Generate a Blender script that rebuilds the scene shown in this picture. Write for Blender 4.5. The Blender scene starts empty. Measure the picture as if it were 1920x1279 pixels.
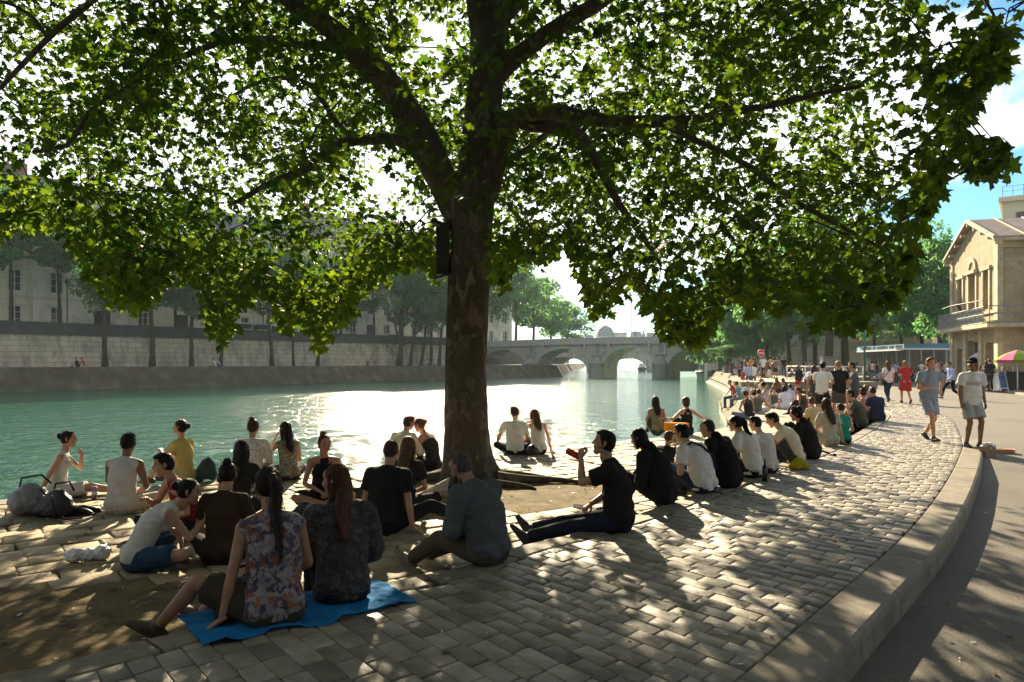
import bpy, math, random
import numpy as np
from mathutils import Vector, Matrix, noise as mnoise
R = math.radians
rng = random.Random(11)
nr = np.random.RandomState(11)
scene = bpy.context.scene
COL = scene.collection
H, F, CX, HY = 1.65, 1400.0, 960.0, 680.0     # eye height, focal length in photo pixels, principal column, horizon row
LOW, WATER, PLAT = -0.15, -0.95, 0.40
V = Vector

def G(u, v, z=0.0):
    Y = (H - z) * F / (v - HY)
    return V(((u - CX) / F * Y, Y, z))

def P(u, v, Y):
    return V(((u - CX) / F * Y, Y, H - (v - HY) / F * Y))

# ------------------------------------------------------------------ mesh building
class MB:
    def __init__(self):
        self.v = []; self.f = []; self.m = []
    def add(self, vs, fs, mi=0):
        o = len(self.v)
        self.v.extend([tuple(p) for p in vs])
        for f in fs:
            self.f.append(tuple(i + o for i in f)); self.m.append(mi)
        return self
    def box(self, c, s, mi=0, rz=0.0, mat=None):
        x, y, z = s[0] / 2, s[1] / 2, s[2] / 2
        vs = [V((sx * x, sy * y, sz * z)) for sz in (-1, 1) for sx, sy in ((-1, -1), (1, -1), (1, 1), (-1, 1))]
        if mat is not None:
            vs = [mat @ p for p in vs]
        elif rz:
            q = Matrix.Rotation(rz, 3, 'Z'); vs = [q @ p for p in vs]
        vs = [p + V(c) for p in vs]
        return self.add(vs, [(3, 2, 1, 0), (4, 5, 6, 7), (0, 1, 5, 4), (1, 2, 6, 5), (2, 3, 7, 6), (3, 0, 4, 7)], mi)
    def b2(self, a, b, mi=0):
        return self.box([(a[i] + b[i]) / 2 for i in range(3)], [abs(b[i] - a[i]) for i in range(3)], mi)
    def rings(self, rs, mi=0, cap=True):
        n = len(rs[0]); vs = [p for r in rs for p in r]; fs = []
        for k in range(len(rs) - 1):
            for i in range(n):
                j = (i + 1) % n
                fs.append((k * n + i, k * n + j, (k + 1) * n + j, (k + 1) * n + i))
        if cap:
            fs.append(tuple(range(n - 1, -1, -1)))
            fs.append(tuple((len(rs) - 1) * n + i for i in range(n)))
        return self.add(vs, fs, mi)
    def tube(self, pts, rad, n=8, mi=0, cap=True):
        pts = [V(p) for p in pts]
        if not hasattr(rad, '__len__'): rad = [rad] * len(pts)
        rs = []; nx = None
        for i, p in enumerate(pts):
            t = (pts[min(i + 1, len(pts) - 1)] - pts[max(i - 1, 0)])
            if t.length < 1e-9: t = V((0, 0, 1))
            t.normalize()
            if nx is None:
                nx = t.cross(V((0, 1, 0)))
                if nx.length < .2: nx = t.cross(V((1, 0, 0)))
            nx = (nx - t * nx.dot(t)).normalized(); ny = t.cross(nx)
            rs.append([p + (nx * math.cos(2 * math.pi * k / n) + ny * math.sin(2 * math.pi * k / n)) * rad[i] for k in range(n)])
        return self.rings(rs, mi, cap)
    def lathe(self, c, prof, n=12, mi=0):
        c = V(c)
        return self.rings([[c + V((r * math.cos(2 * math.pi * k / n), r * math.sin(2 * math.pi * k / n), z)) for k in range(n)] for r, z in prof], mi)
    def prism(self, poly, z0, z1, mi=0):
        n = len(poly)
        vs = [(p[0], p[1], z0) for p in poly] + [(p[0], p[1], z1) for p in poly]
        fs = [tuple(range(n - 1, -1, -1)), tuple(range(n, 2 * n))] + [(i, (i + 1) % n, n + (i + 1) % n, n + i) for i in range(n)]
        return self.add(vs, fs, mi)
    def build(self, name, mats=None, parent=None, smooth=False, color=None):
        me = bpy.data.meshes.new(name)
        me.from_pydata(self.v, [], self.f)
        if len(set(self.m)) > 1: me.polygons.foreach_set('material_index', self.m)
        return put(name, me, mats, parent, smooth, color)

def put(name, me, mats=None, parent=None, smooth=False, color=None):
    if mats is not None:
        for m in (mats if isinstance(mats, (list, tuple)) else [mats]):
            me.materials.append(m)
    if smooth: me.polygons.foreach_set('use_smooth', [True] * len(me.polygons))
    me.update()
    o = bpy.data.objects.new(name, me); COL.objects.link(o)
    if parent is not None: o.parent = parent
    if color is not None: o.color = (*color[:3], 1)
    return o

def empty(name, loc=(0, 0, 0), rz=0.0):
    o = bpy.data.objects.new(name, None); COL.objects.link(o)
    o.empty_display_size = .2
    o.location = loc; o.rotation_euler = (0, 0, rz)
    return o

def tag(o, label, cat, group=None):
    o['label'] = label; o['category'] = cat
    if group: o['group'] = group
    return o

def struct(o, kind='structure'):
    o['kind'] = kind
    return o

def dup(root, loc=None, rz=None, label=None, group=None, scale=None):
    c = root.copy(); COL.objects.link(c)
    if loc is not None: c.location = loc
    if rz is not None: c.rotation_euler = (0, 0, rz)
    if scale is not None: c.scale = scale
    if label: c['label'] = label
    if group: c['group'] = group
    for ch in root.children:
        d = ch.copy(); COL.objects.link(d); d.parent = c
        for g in ch.children:
            e = g.copy(); COL.objects.link(e); e.parent = d
    return c

def np_mesh(name, verts, tris, tone=None):
    me = bpy.data.meshes.new(name)
    verts = np.ascontiguousarray(verts, dtype=np.float32); tris = np.ascontiguousarray(tris, dtype=np.int32)
    k = tris.shape[1]
    me.vertices.add(len(verts)); me.vertices.foreach_set('co', verts.ravel())
    me.loops.add(tris.size); me.loops.foreach_set('vertex_index', tris.ravel())
    me.polygons.add(len(tris)); me.polygons.foreach_set('loop_start', np.arange(0, tris.size, k, dtype=np.int32))
    if tone is not None:
        a = me.attributes.new('tone', 'FLOAT', 'POINT'); a.data.foreach_set('value', np.ascontiguousarray(tone, dtype=np.float32))
    me.update(calc_edges=True)
    return me

# ------------------------------------------------------------------ materials
def mat_new(name):
    m = bpy.data.materials.new(name); m.use_nodes = True
    nt = m.node_tree
    return m, nt, nt.nodes['Principled BSDF']

def nmix(nt, a, b, fac, mode='MIX'):
    n = nt.nodes.new('ShaderNodeMix'); n.data_type = 'RGBA'; n.blend_type = mode
    for sock, val in ((n.inputs[0], fac), (n.inputs[6], a), (n.inputs[7], b)):
        if hasattr(val, 'is_linked') or isinstance(val, bpy.types.NodeSocket): nt.links.new(val, sock)
        elif hasattr(val, '__len__'): sock.default_value = (*val[:3], 1)
        else: sock.default_value = val
    return n.outputs[2]

def nnoise(nt, scale, detail=4, rough=.55, coord='Object', stretch=None, lo=.35, hi=.65):
    tc = nt.nodes.new('ShaderNodeTexCoord'); src = tc.outputs[coord]
    if coord == 'World':
        pass
    if stretch:
        mp = nt.nodes.new('ShaderNodeMapping'); mp.inputs['Scale'].default_value = stretch
        nt.links.new(src, mp.inputs['Vector']); src = mp.outputs['Vector']
    n = nt.nodes.new('ShaderNodeTexNoise'); n.inputs['Scale'].default_value = scale
    n.inputs['Detail'].default_value = detail; n.inputs['Roughness'].default_value = rough
    nt.links.new(src, n.inputs['Vector'])
    mr = nt.nodes.new('ShaderNodeMapRange'); mr.inputs['From Min'].default_value = lo; mr.inputs['From Max'].default_value = hi
    nt.links.new(n.outputs['Fac'], mr.inputs['Value'])
    return mr.outputs['Result'], n.outputs['Fac']

def nbump(nt, bsdf, height, strength, dist=.02):
    b = nt.nodes.new('ShaderNodeBump'); b.inputs['Strength'].default_value = strength; b.inputs['Distance'].default_value = dist
    nt.links.new(height, b.inputs['Height']); nt.links.new(b.outputs['Normal'], bsdf.inputs['Normal'])
    return b

def simple(name, c1, c2=None, scale=4, rough=.8, bump=0., bscale=40, spec=.3, tone=False, objcol=False, stretch=None, metal=0., bdist=.02,
           dirt=None, dscale=1.2):
    m, nt, b = mat_new(name)
    base = c1
    if c2 is not None:
        f, _ = nnoise(nt, scale, 6, .6, stretch=stretch)
        base = nmix(nt, c1, c2, f)
    if dirt is not None:
        f, _ = nnoise(nt, dscale, 5, .65, lo=.48, hi=.68)
        base = nmix(nt, base, dirt, f)
    if tone:
        a = nt.nodes.new('ShaderNodeAttribute'); a.attribute_name = 'tone'
        base = nmix(nt, base, a.outputs['Fac'], 1.0, 'MULTIPLY')
    if objcol:
        oi = nt.nodes.new('ShaderNodeObjectInfo')
        base = nmix(nt, base, oi.outputs['Color'], 1.0, 'MULTIPLY')
    if isinstance(base, bpy.types.NodeSocket): nt.links.new(base, b.inputs['Base Color'])
    else: b.inputs['Base Color'].default_value = (*base, 1)
    b.inputs['Roughness'].default_value = rough; b.inputs['Specular IOR Level'].default_value = spec
    b.inputs['Metallic'].default_value = metal
    if bump:
        _, h = nnoise(nt, bscale, 5, .6, stretch=stretch)
        nbump(nt, b, h, bump, bdist)
    return m

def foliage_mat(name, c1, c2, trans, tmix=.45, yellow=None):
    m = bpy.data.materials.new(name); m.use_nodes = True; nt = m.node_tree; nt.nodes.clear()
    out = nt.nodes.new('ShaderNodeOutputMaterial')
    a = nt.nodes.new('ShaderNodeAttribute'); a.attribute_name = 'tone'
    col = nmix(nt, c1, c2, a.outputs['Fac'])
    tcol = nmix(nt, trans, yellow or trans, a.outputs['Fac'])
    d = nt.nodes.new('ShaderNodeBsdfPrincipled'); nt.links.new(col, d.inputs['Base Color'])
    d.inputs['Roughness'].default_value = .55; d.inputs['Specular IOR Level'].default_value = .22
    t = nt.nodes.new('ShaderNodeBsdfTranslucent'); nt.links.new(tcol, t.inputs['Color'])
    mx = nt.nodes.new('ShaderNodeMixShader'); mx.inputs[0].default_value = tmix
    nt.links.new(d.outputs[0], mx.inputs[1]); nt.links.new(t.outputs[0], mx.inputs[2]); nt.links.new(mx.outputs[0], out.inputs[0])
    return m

def ashlar_mat(name, c1, c2, mortar, bw=.8, bh=.38, coord='Object', axes='xz', rough=.9, stain=(.09, .08, .065), streak=.5, mort=.012):
    """cut stone in courses; local x runs along the wall, z up"""
    m, nt, b = mat_new(name)
    tc = nt.nodes.new('ShaderNodeTexCoord'); sep = nt.nodes.new('ShaderNodeSeparateXYZ'); nt.links.new(tc.outputs[coord], sep.inputs[0])
    cmb = nt.nodes.new('ShaderNodeCombineXYZ')
    if coord == 'UV':
        nt.links.new(sep.outputs[0], cmb.inputs[0]); nt.links.new(sep.outputs[1], cmb.inputs[1])
    else:
        sm = nt.nodes.new('ShaderNodeMath'); sm.operation = 'ADD'; nt.links.new(sep.outputs[0], sm.inputs[0]); nt.links.new(sep.outputs[1], sm.inputs[1])
        nt.links.new(sm.outputs[0], cmb.inputs[0]); nt.links.new(sep.outputs[2], cmb.inputs[1])
    br = nt.nodes.new('ShaderNodeTexBrick')
    br.inputs['Color1'].default_value = (*c1, 1); br.inputs['Color2'].default_value = (*c2, 1); br.inputs['Mortar'].default_value = (*mortar, 1)
    br.inputs['Scale'].default_value = 1; br.inputs['Mortar Size'].default_value = mort; br.inputs['Mortar Smooth'].default_value = .3
    br.inputs['Brick Width'].default_value = bw; br.inputs['Row Height'].default_value = bh; br.inputs['Bias'].default_value = 0
    nt.links.new(cmb.outputs[0], br.inputs['Vector'])
    f, _ = nnoise(nt, 1.1, 6, .65, coord=coord if coord != 'UV' else 'Object', stretch=(1, 1, .35), lo=.45, hi=.72)
    f2, h2 = nnoise(nt, 9, 5, .6)
    colr = nmix(nt, br.outputs['Color'], stain, f)
    colr = nmix(nt, colr, [x * .62 for x in c1], nscale(nt, f2, streak))
    nt.links.new(colr, b.inputs['Base Color'])
    b.inputs['Roughness'].default_value = rough; b.inputs['Specular IOR Level'].default_value = .2
    bp = nbump(nt, b, br.outputs['Fac'], .6, .02); bp.invert = True
    return m

def nscale(nt, s, k):
    n = nt.nodes.new('ShaderNodeMath'); n.operation = 'MULTIPLY'; n.inputs[1].default_value = k
    nt.links.new(s, n.inputs[0]); return n.outputs[0]

M = {}
def init_mats():
    M['skin'] = simple('skin', (1, 1, 1), (.82, .72, .68), 14, .5, .05, 90, .35, objcol=True)
    M['skin_dark_detail'] = simple('eye_and_brow', (.03, .02, .015), rough=.4)
    M['lips'] = simple('lips', (.32, .11, .09), rough=.45)
    M['cloth'] = simple('cloth', (1, 1, 1), (.82, .82, .82), 9, .9, .35, 22, .1, objcol=True, bdist=.015)
    M['denim'] = simple('denim', (1, 1, 1), (.6, .65, .7), 30, .9, .3, 160, .1, objcol=True)
    M['shoe'] = simple('shoe_leather', (1, 1, 1), (.8, .8, .8), 20, .6, .2, 60, .3, objcol=True)
    M['leather'] = simple('bag_leather', (1, 1, 1), (.7, .7, .7), 14, .45, .3, 35, .4, objcol=True)
    # hair: strands run down
    m, nt, b = mat_new('hair'); oi = nt.nodes.new('ShaderNodeObjectInfo')
    f, h = nnoise(nt, 60, 3, .5, stretch=(1, 1, .08))
    c = nmix(nt, nmix(nt, (1, 1, 1), (.45, .45, .45), f), oi.outputs['Color'], 1.0, 'MULTIPLY')
    nt.links.new(c, b.inputs['Base Color']); b.inputs['Roughness'].default_value = .5; b.inputs['Specular IOR Level'].default_value = .22
    nbump(nt, b, h, .8, .01)
    tr = nt.nodes.new('ShaderNodeBsdfTranslucent'); nt.links.new(nmix(nt, c, (3, 2.2, 1.5), 1.0, 'MULTIPLY'), tr.inputs[0])
    mx = nt.nodes.new('ShaderNodeMixShader'); mx.inputs[0].default_value = .3
    nt.links.new(b.outputs[0], mx.inputs[1]); nt.links.new(tr.outputs[0], mx.inputs[2])
    nt.links.new(mx.outputs[0], nt.nodes['Material Output'].inputs[0])
    M['hair'] = m
    # printed cloths
    def print_cloth(name, cols, scale, feat=.5):
        m, nt, b = mat_new(name); tc = nt.nodes.new('ShaderNodeTexCoord')
        vo = nt.nodes.new('ShaderNodeTexVoronoi'); vo.inputs['Scale'].default_value = scale
        nz = nt.nodes.new('ShaderNodeTexNoise'); nz.inputs['Scale'].default_value = scale * .8; nz.inputs['Detail'].default_value = 4
        vm = nt.nodes.new('ShaderNodeVectorMath'); vm.operation = 'MULTIPLY_ADD'; vm.inputs[1].default_value = (.08, .08, .08)
        nt.links.new(tc.outputs['Object'], nz.inputs['Vector'])
        nt.links.new(nz.outputs['Color'], vm.inputs[0]); nt.links.new(tc.outputs['Object'], vm.inputs[2]); nt.links.new(vm.outputs[0], vo.inputs['Vector'])
        sp = nt.nodes.new('ShaderNodeSeparateColor'); nt.links.new(vo.outputs['Color'], sp.inputs[0])
        cr = nt.nodes.new('ShaderNodeValToRGB'); cr.color_ramp.interpolation = 'CONSTANT'
        for i, c in enumerate(cols):
            e = cr.color_ramp.elements[i] if i < 2 else cr.color_ramp.elements.new(i / len(cols))
            e.position = i / len(cols); e.color = (*c, 1)
        nt.links.new(sp.outputs[0], cr.inputs[0]); nt.links.new(cr.outputs[0], b.inputs['Base Color'])
        b.inputs['Roughness'].default_value = .9
        _, h = nnoise(nt, 22, 4); nbump(nt, b, h, .35, .015)
        return m
    M['floral'] = print_cloth('floral_print', [(.16, .145, .18), (.04, .035, .05), (.20, .17, .19), (.06, .05, .08), (.20, .07, .03), (.24, .22, .24)], 34)
    M['speckle'] = print_cloth('speckled_print', [(.24, .22, .16), (.09, .08, .05), (.36, .33, .25), (.13, .12, .08)], 60)
    M['darkprint'] = print_cloth('dark_print', [(.035, .032, .035), (.02, .02, .022), (.06, .055, .055), (.025, .023, .024)], 40)
    # dotted shirt
    m, nt, b = mat_new('dotted_cloth'); tc = nt.nodes.new('ShaderNodeTexCoord')
    vo = nt.nodes.new('ShaderNodeTexVoronoi'); vo.inputs['Scale'].default_value = 22; vo.inputs['Randomness'].default_value = .5
    nt.links.new(tc.outputs['Object'], vo.inputs['Vector'])
    mr = nt.nodes.new('ShaderNodeMapRange'); mr.inputs['From Min'].default_value = .2; mr.inputs['From Max'].default_value = .3
    nt.links.new(vo.outputs['Distance'], mr.inputs['Value'])
    nt.links.new(nmix(nt, (.12, .12, .14), (.62, .60, .56), mr.outputs[0]), b.inputs['Base Color']); b.inputs['Roughness'].default_value = .9
    M['dots'] = m
    M['stone_block'] = simple('paving_sett', (.32, .282, .215), (.18, .16, .128), 5, .56, .6, 45, .45, tone=True, bdist=.012, dirt=(.12, .105, .08), dscale=.7)
    M['slab'] = simple('quay_slab', (.40, .32, .19), (.26, .21, .125), 3, .75, .6, 22, .3, tone=True, bdist=.025, dirt=(.13, .10, .065), dscale=1.1)
    M['kerb'] = simple('kerb_stone', (.24, .212, .16), (.145, .13, .10), 6, .75, .5, 70, .3, bdist=.01, dirt=(.13, .115, .09))
    M['dirt'] = simple('packed_soil', (.105, .08, .043), (.19, .145, .07), 2.4, .95, .8, 18, .1, bdist=.03, dirt=(.06, .045, .028), dscale=5)
    M['joint'] = simple('joint_sand', (.075, .062, .043), (.045, .038, .028), 8, .95, .5, 60, .1)
    M['asphalt'] = simple('asphalt', (.20, .18, .145), (.085, .078, .066), 75, .8, 1.0, 110, .35, bdist=.015, dirt=(.105, .096, .082), dscale=.45)
    M['light_paving'] = simple('light_paving', (.36, .315, .23), (.27, .24, .175), 1.5, .85, .4, 40, .2, dirt=(.20, .175, .13))
    # flaking plane bark: pale plates where the old skin has come away, cracks between them
    m, nt, b = mat_new('plane_bark'); tc = nt.nodes.new('ShaderNodeTexCoord'); mp = nt.nodes.new('ShaderNodeMapping'); mp.inputs['Scale'].default_value = (1, 1, .55)
    nt.links.new(tc.outputs['Object'], mp.inputs[0])
    wz = nt.nodes.new('ShaderNodeTexNoise'); wz.inputs['Scale'].default_value = 5; wz.inputs['Detail'].default_value = 5; nt.links.new(mp.outputs[0], wz.inputs[0])
    vm = nt.nodes.new('ShaderNodeVectorMath'); vm.operation = 'MULTIPLY_ADD'; vm.inputs[1].default_value = (.55, .55, .55); nt.links.new(wz.outputs['Color'], vm.inputs[0]); nt.links.new(mp.outputs[0], vm.inputs[2])
    vo = nt.nodes.new('ShaderNodeTexVoronoi'); vo.inputs['Scale'].default_value = 7.5; nt.links.new(vm.outputs[0], vo.inputs['Vector'])
    ve = nt.nodes.new('ShaderNodeTexVoronoi'); ve.feature = 'DISTANCE_TO_EDGE'; ve.inputs['Scale'].default_value = 7.5; nt.links.new(vm.outputs[0], ve.inputs['Vector'])
    sp = nt.nodes.new('ShaderNodeSeparateColor'); nt.links.new(vo.outputs['Color'], sp.inputs[0])
    cr = nt.nodes.new('ShaderNodeValToRGB'); cr.color_ramp.interpolation = 'CONSTANT'
    for i_, (ps, cl_) in enumerate([(0, (.075, .068, .052)), (.30, (.11, .10, .075)), (.52, (.17, .155, .115)), (.74, (.30, .27, .19)), (.90, (.06, .055, .045))]):
        el = cr.color_ramp.elements[i_] if i_ < 2 else cr.color_ramp.elements.new(ps)
        el.position = ps; el.color = (*cl_, 1)
    nt.links.new(sp.outputs[0], cr.inputs[0])
    f1, _ = nnoise(nt, 1.6, 5, .6); f2, h2 = nnoise(nt, 30, 6, .65, stretch=(1, 1, .6))
    er = nt.nodes.new('ShaderNodeMapRange'); er.inputs['From Max'].default_value = .03; er.inputs['To Min'].default_value = .45; nt.links.new(ve.outputs['Distance'], er.inputs[0])
    c_ = nmix(nt, (.105, .088, .06), cr.outputs[0], nscale(nt, f1, .9)); c_ = nmix(nt, c_, (.045, .038, .027), nscale(nt, f2, .5)); c_ = nmix(nt, (.04, .033, .024), c_, er.outputs[0])
    nt.links.new(c_, b.inputs['Base Color']); b.inputs['Roughness'].default_value = .9; b.inputs['Specular IOR Level'].default_value = .15
    ad = nt.nodes.new('ShaderNodeMath'); ad.operation = 'MULTIPLY_ADD'; ad.inputs[1].default_value = .5; nt.links.new(h2, ad.inputs[0]); nt.links.new(er.outputs[0], ad.inputs[2])
    nbump(nt, b, ad.outputs[0], .7, .02)
    M['bark'] = m
    M['bark_far'] = simple('dark_bark', (.045, .038, .028), (.075, .062, .045), 2, .9, .6, 9, .1)
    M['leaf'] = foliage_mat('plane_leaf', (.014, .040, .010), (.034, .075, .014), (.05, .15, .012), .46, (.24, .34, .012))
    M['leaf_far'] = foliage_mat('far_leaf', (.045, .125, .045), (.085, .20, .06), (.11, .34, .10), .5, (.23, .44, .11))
    M['metal_dark'] = simple('dark_metal', (.03, .03, .032), rough=.45, metal=.6)
    M['metal_grey'] = simple('grey_metal', (.35, .36, .37), (.25, .25, .26), 10, .4, metal=.7)
    M['white_paint'] = simple('white_paint', (.75, .75, .73), (.62, .62, .6), 6, .5)
    M['glass_dark'] = simple('window_glass', (.03, .035, .04), (.06, .07, .08), 1.5, .08, spec=.6)
    M['paint'] = simple('paint', (1, 1, 1), (.85, .85, .85), 5, .55, .1, 40, .4, objcol=True)
    M['plastic_clear'] = simple('plastic_film', (.75, .78, .8), (.5, .52, .55), 25, .18, .9, 25, .6, bdist=.03)
# ------------------------------------------------------------------ curves of the quay
def resample(pts, step):
    pts = [np.array(p[:2], float) for p in pts]
    # Catmull-Rom then even spacing
    out = []
    for i in range(len(pts) - 1):
        p0 = pts[max(i - 1, 0)]; p1 = pts[i]; p2 = pts[i + 1]; p3 = pts[min(i + 2, len(pts) - 1)]
        for t in np.linspace(0, 1, 24, endpoint=False):
            out.append(.5 * ((2 * p1) + (-p0 + p2) * t + (2 * p0 - 5 * p1 + 4 * p2 - p3) * t * t + (-p0 + 3 * p1 - 3 * p2 + p3) * t ** 3))
    out.append(pts[-1]); out = np.array(out)
    d = np.r_[0, np.cumsum(np.linalg.norm(np.diff(out, axis=0), axis=1))]
    n = max(2, int(round(d[-1] / step)))
    q = np.linspace(0, d[-1], n + 1)
    return np.c_[np.interp(q, d, out[:, 0]), np.interp(q, d, out[:, 1])]

def offset(c, k):
    t = np.gradient(c, axis=0); t /= np.linalg.norm(t, axis=1)[:, None]
    return c + np.c_[t[:, 1], -t[:, 0]] * k      # + is to the right of travel

gp = lambda L, z: [tuple(G(u, v, z)[:2]) for u, v in L]
KERB_IN = [(-1.6, .6), (-.2, 2.3)] + gp([(1373, 1279), (1479, 1190), (1551, 1128), (1623, 1068), (1695, 1003), (1745, 946), (1777, 899), (1799, 856), (1804, 827),
               (1786, 788), (1760, 774), (1721, 759), (1640, 744)], 0) + [(19.5, 48), (21, 60), (24, 80)]
STEP = [(-5.5, 1.6), (-4.2, 2.5)] + gp([(19, 1262), (152, 1230), (363, 1175), (705, 1093), (846, 1066), (966, 1025), (1087, 995), (1250, 945), (1440, 876), (1519, 851), (1597, 816),
              (1633, 795), (1652, 778)], 0) + [(13.0, 27.0), (15.0, 33)]
EDGE = [(-30, -4.5), (-16, 3.6)] + gp([(0, 938), (300, 910), (642, 884), (860, 862), (1030, 842), (1138, 830), (1198, 825)], LOW) + [(6.2, 21.2), (9.1, 29.2), (11.1, 37.0), (13.8, 48.5)]
WALL_FAR = [(13.5, 48.3), (16.3, 58), (19.6, 71), (23.9, 91), (27.0, 105), (33, 118), (46, 140), (70, 190)]

def strip(name, A, B, za, zb, mat, seg_uv=False, parent=None):
    """ribbon between polylines A and B (same length)"""
    n = len(A); za = np.broadcast_to(za, n); zb = np.broadcast_to(zb, n)
    vs = np.r_[np.c_[A, za], np.c_[B, zb]]
    fs = [(i, n + i, n + i + 1, i + 1) for i in range(n - 1)]
    me = bpy.data.meshes.new(name); me.from_pydata([tuple(p) for p in vs], [], fs)
    if seg_uv:
        d = np.r_[0, np.cumsum(np.linalg.norm(np.diff(A, axis=0), axis=1))]
        uv = me.uv_layers.new(name='uv'); hb = zb - za
        for p in me.polygons:
            for li in p.loop_indices:
                vi = me.loops[li].vertex_index
                uv.data[li].uv = (d[vi % n], za[vi % n] if vi < n else zb[vi % n])
    return put(name, me, mat, parent)

def interp_curve(c, n):
    d = np.r_[0, np.cumsum(np.linalg.norm(np.diff(c, axis=0), axis=1))]
    q = np.linspace(0, d[-1], n)
    return np.c_[np.interp(q, d, c[:, 0]), np.interp(q, d, c[:, 1])]

def setts(name, quads, z, mat, gap=.011, bev=.012, jit=.004, tone=(.7, 1.2), thick=.05, tilt=.003, rnd=.10):
    """quads: (N,4,2) plan corners of stones -> one mesh of bevelled stones"""
    q = np.array(quads); N = len(q); c = q.mean(1, keepdims=True)
    q = q + nr.uniform(-jit, jit, q.shape)
    dv = c - q; ln = np.linalg.norm(dv, axis=2, keepdims=True); dv = dv / np.maximum(ln, 1e-6)
    a = q + dv * gap * 1.1; b = q + dv * (gap + bev) * 1.35
    # round the corners a little by splitting each corner in two on the top ring
    def ring(r, k):
        nx = np.roll(r, -1, 1); pv = np.roll(r, 1, 1)
        p1 = r + (pv - r) * k; p2 = r + (nx - r) * k
        return np.stack([p1, p2], 2).reshape(N, 8, 2)
    outer = ring(a, rnd); inner = ring(b, rnd * 1.4)
    zt = z + nr.uniform(-tilt, tilt, (N, 8)) + nr.uniform(-tilt, tilt, (N, 1)) * 1.5
    vs = np.concatenate([np.dstack([outer, np.full((N, 8), z - thick)]), np.dstack([outer, zt - bev * .75]), np.dstack([inner, zt])], 1).reshape(-1, 3)
    base = np.arange(N)[:, None] * 24
    tri = []
    for k in range(2):
        for i in range(8):
            j = (i + 1) % 8
            tri += [(k * 8 + i, k * 8 + j, k * 8 + 8 + j), (k * 8 + i, k * 8 + 8 + j, k * 8 + 8 + i)]
    for i in range(1, 7): tri.append((16, 16 + i, 16 + i + 1))
    tri = np.array(tri); T = (base[:, None, :] + tri[None]).reshape(-1, 3)
    tn = np.repeat(nr.uniform(tone[0], tone[1], N), 24)
    me = np_mesh(name, vs, T, tn)
    return put(name, me, mat)

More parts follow.
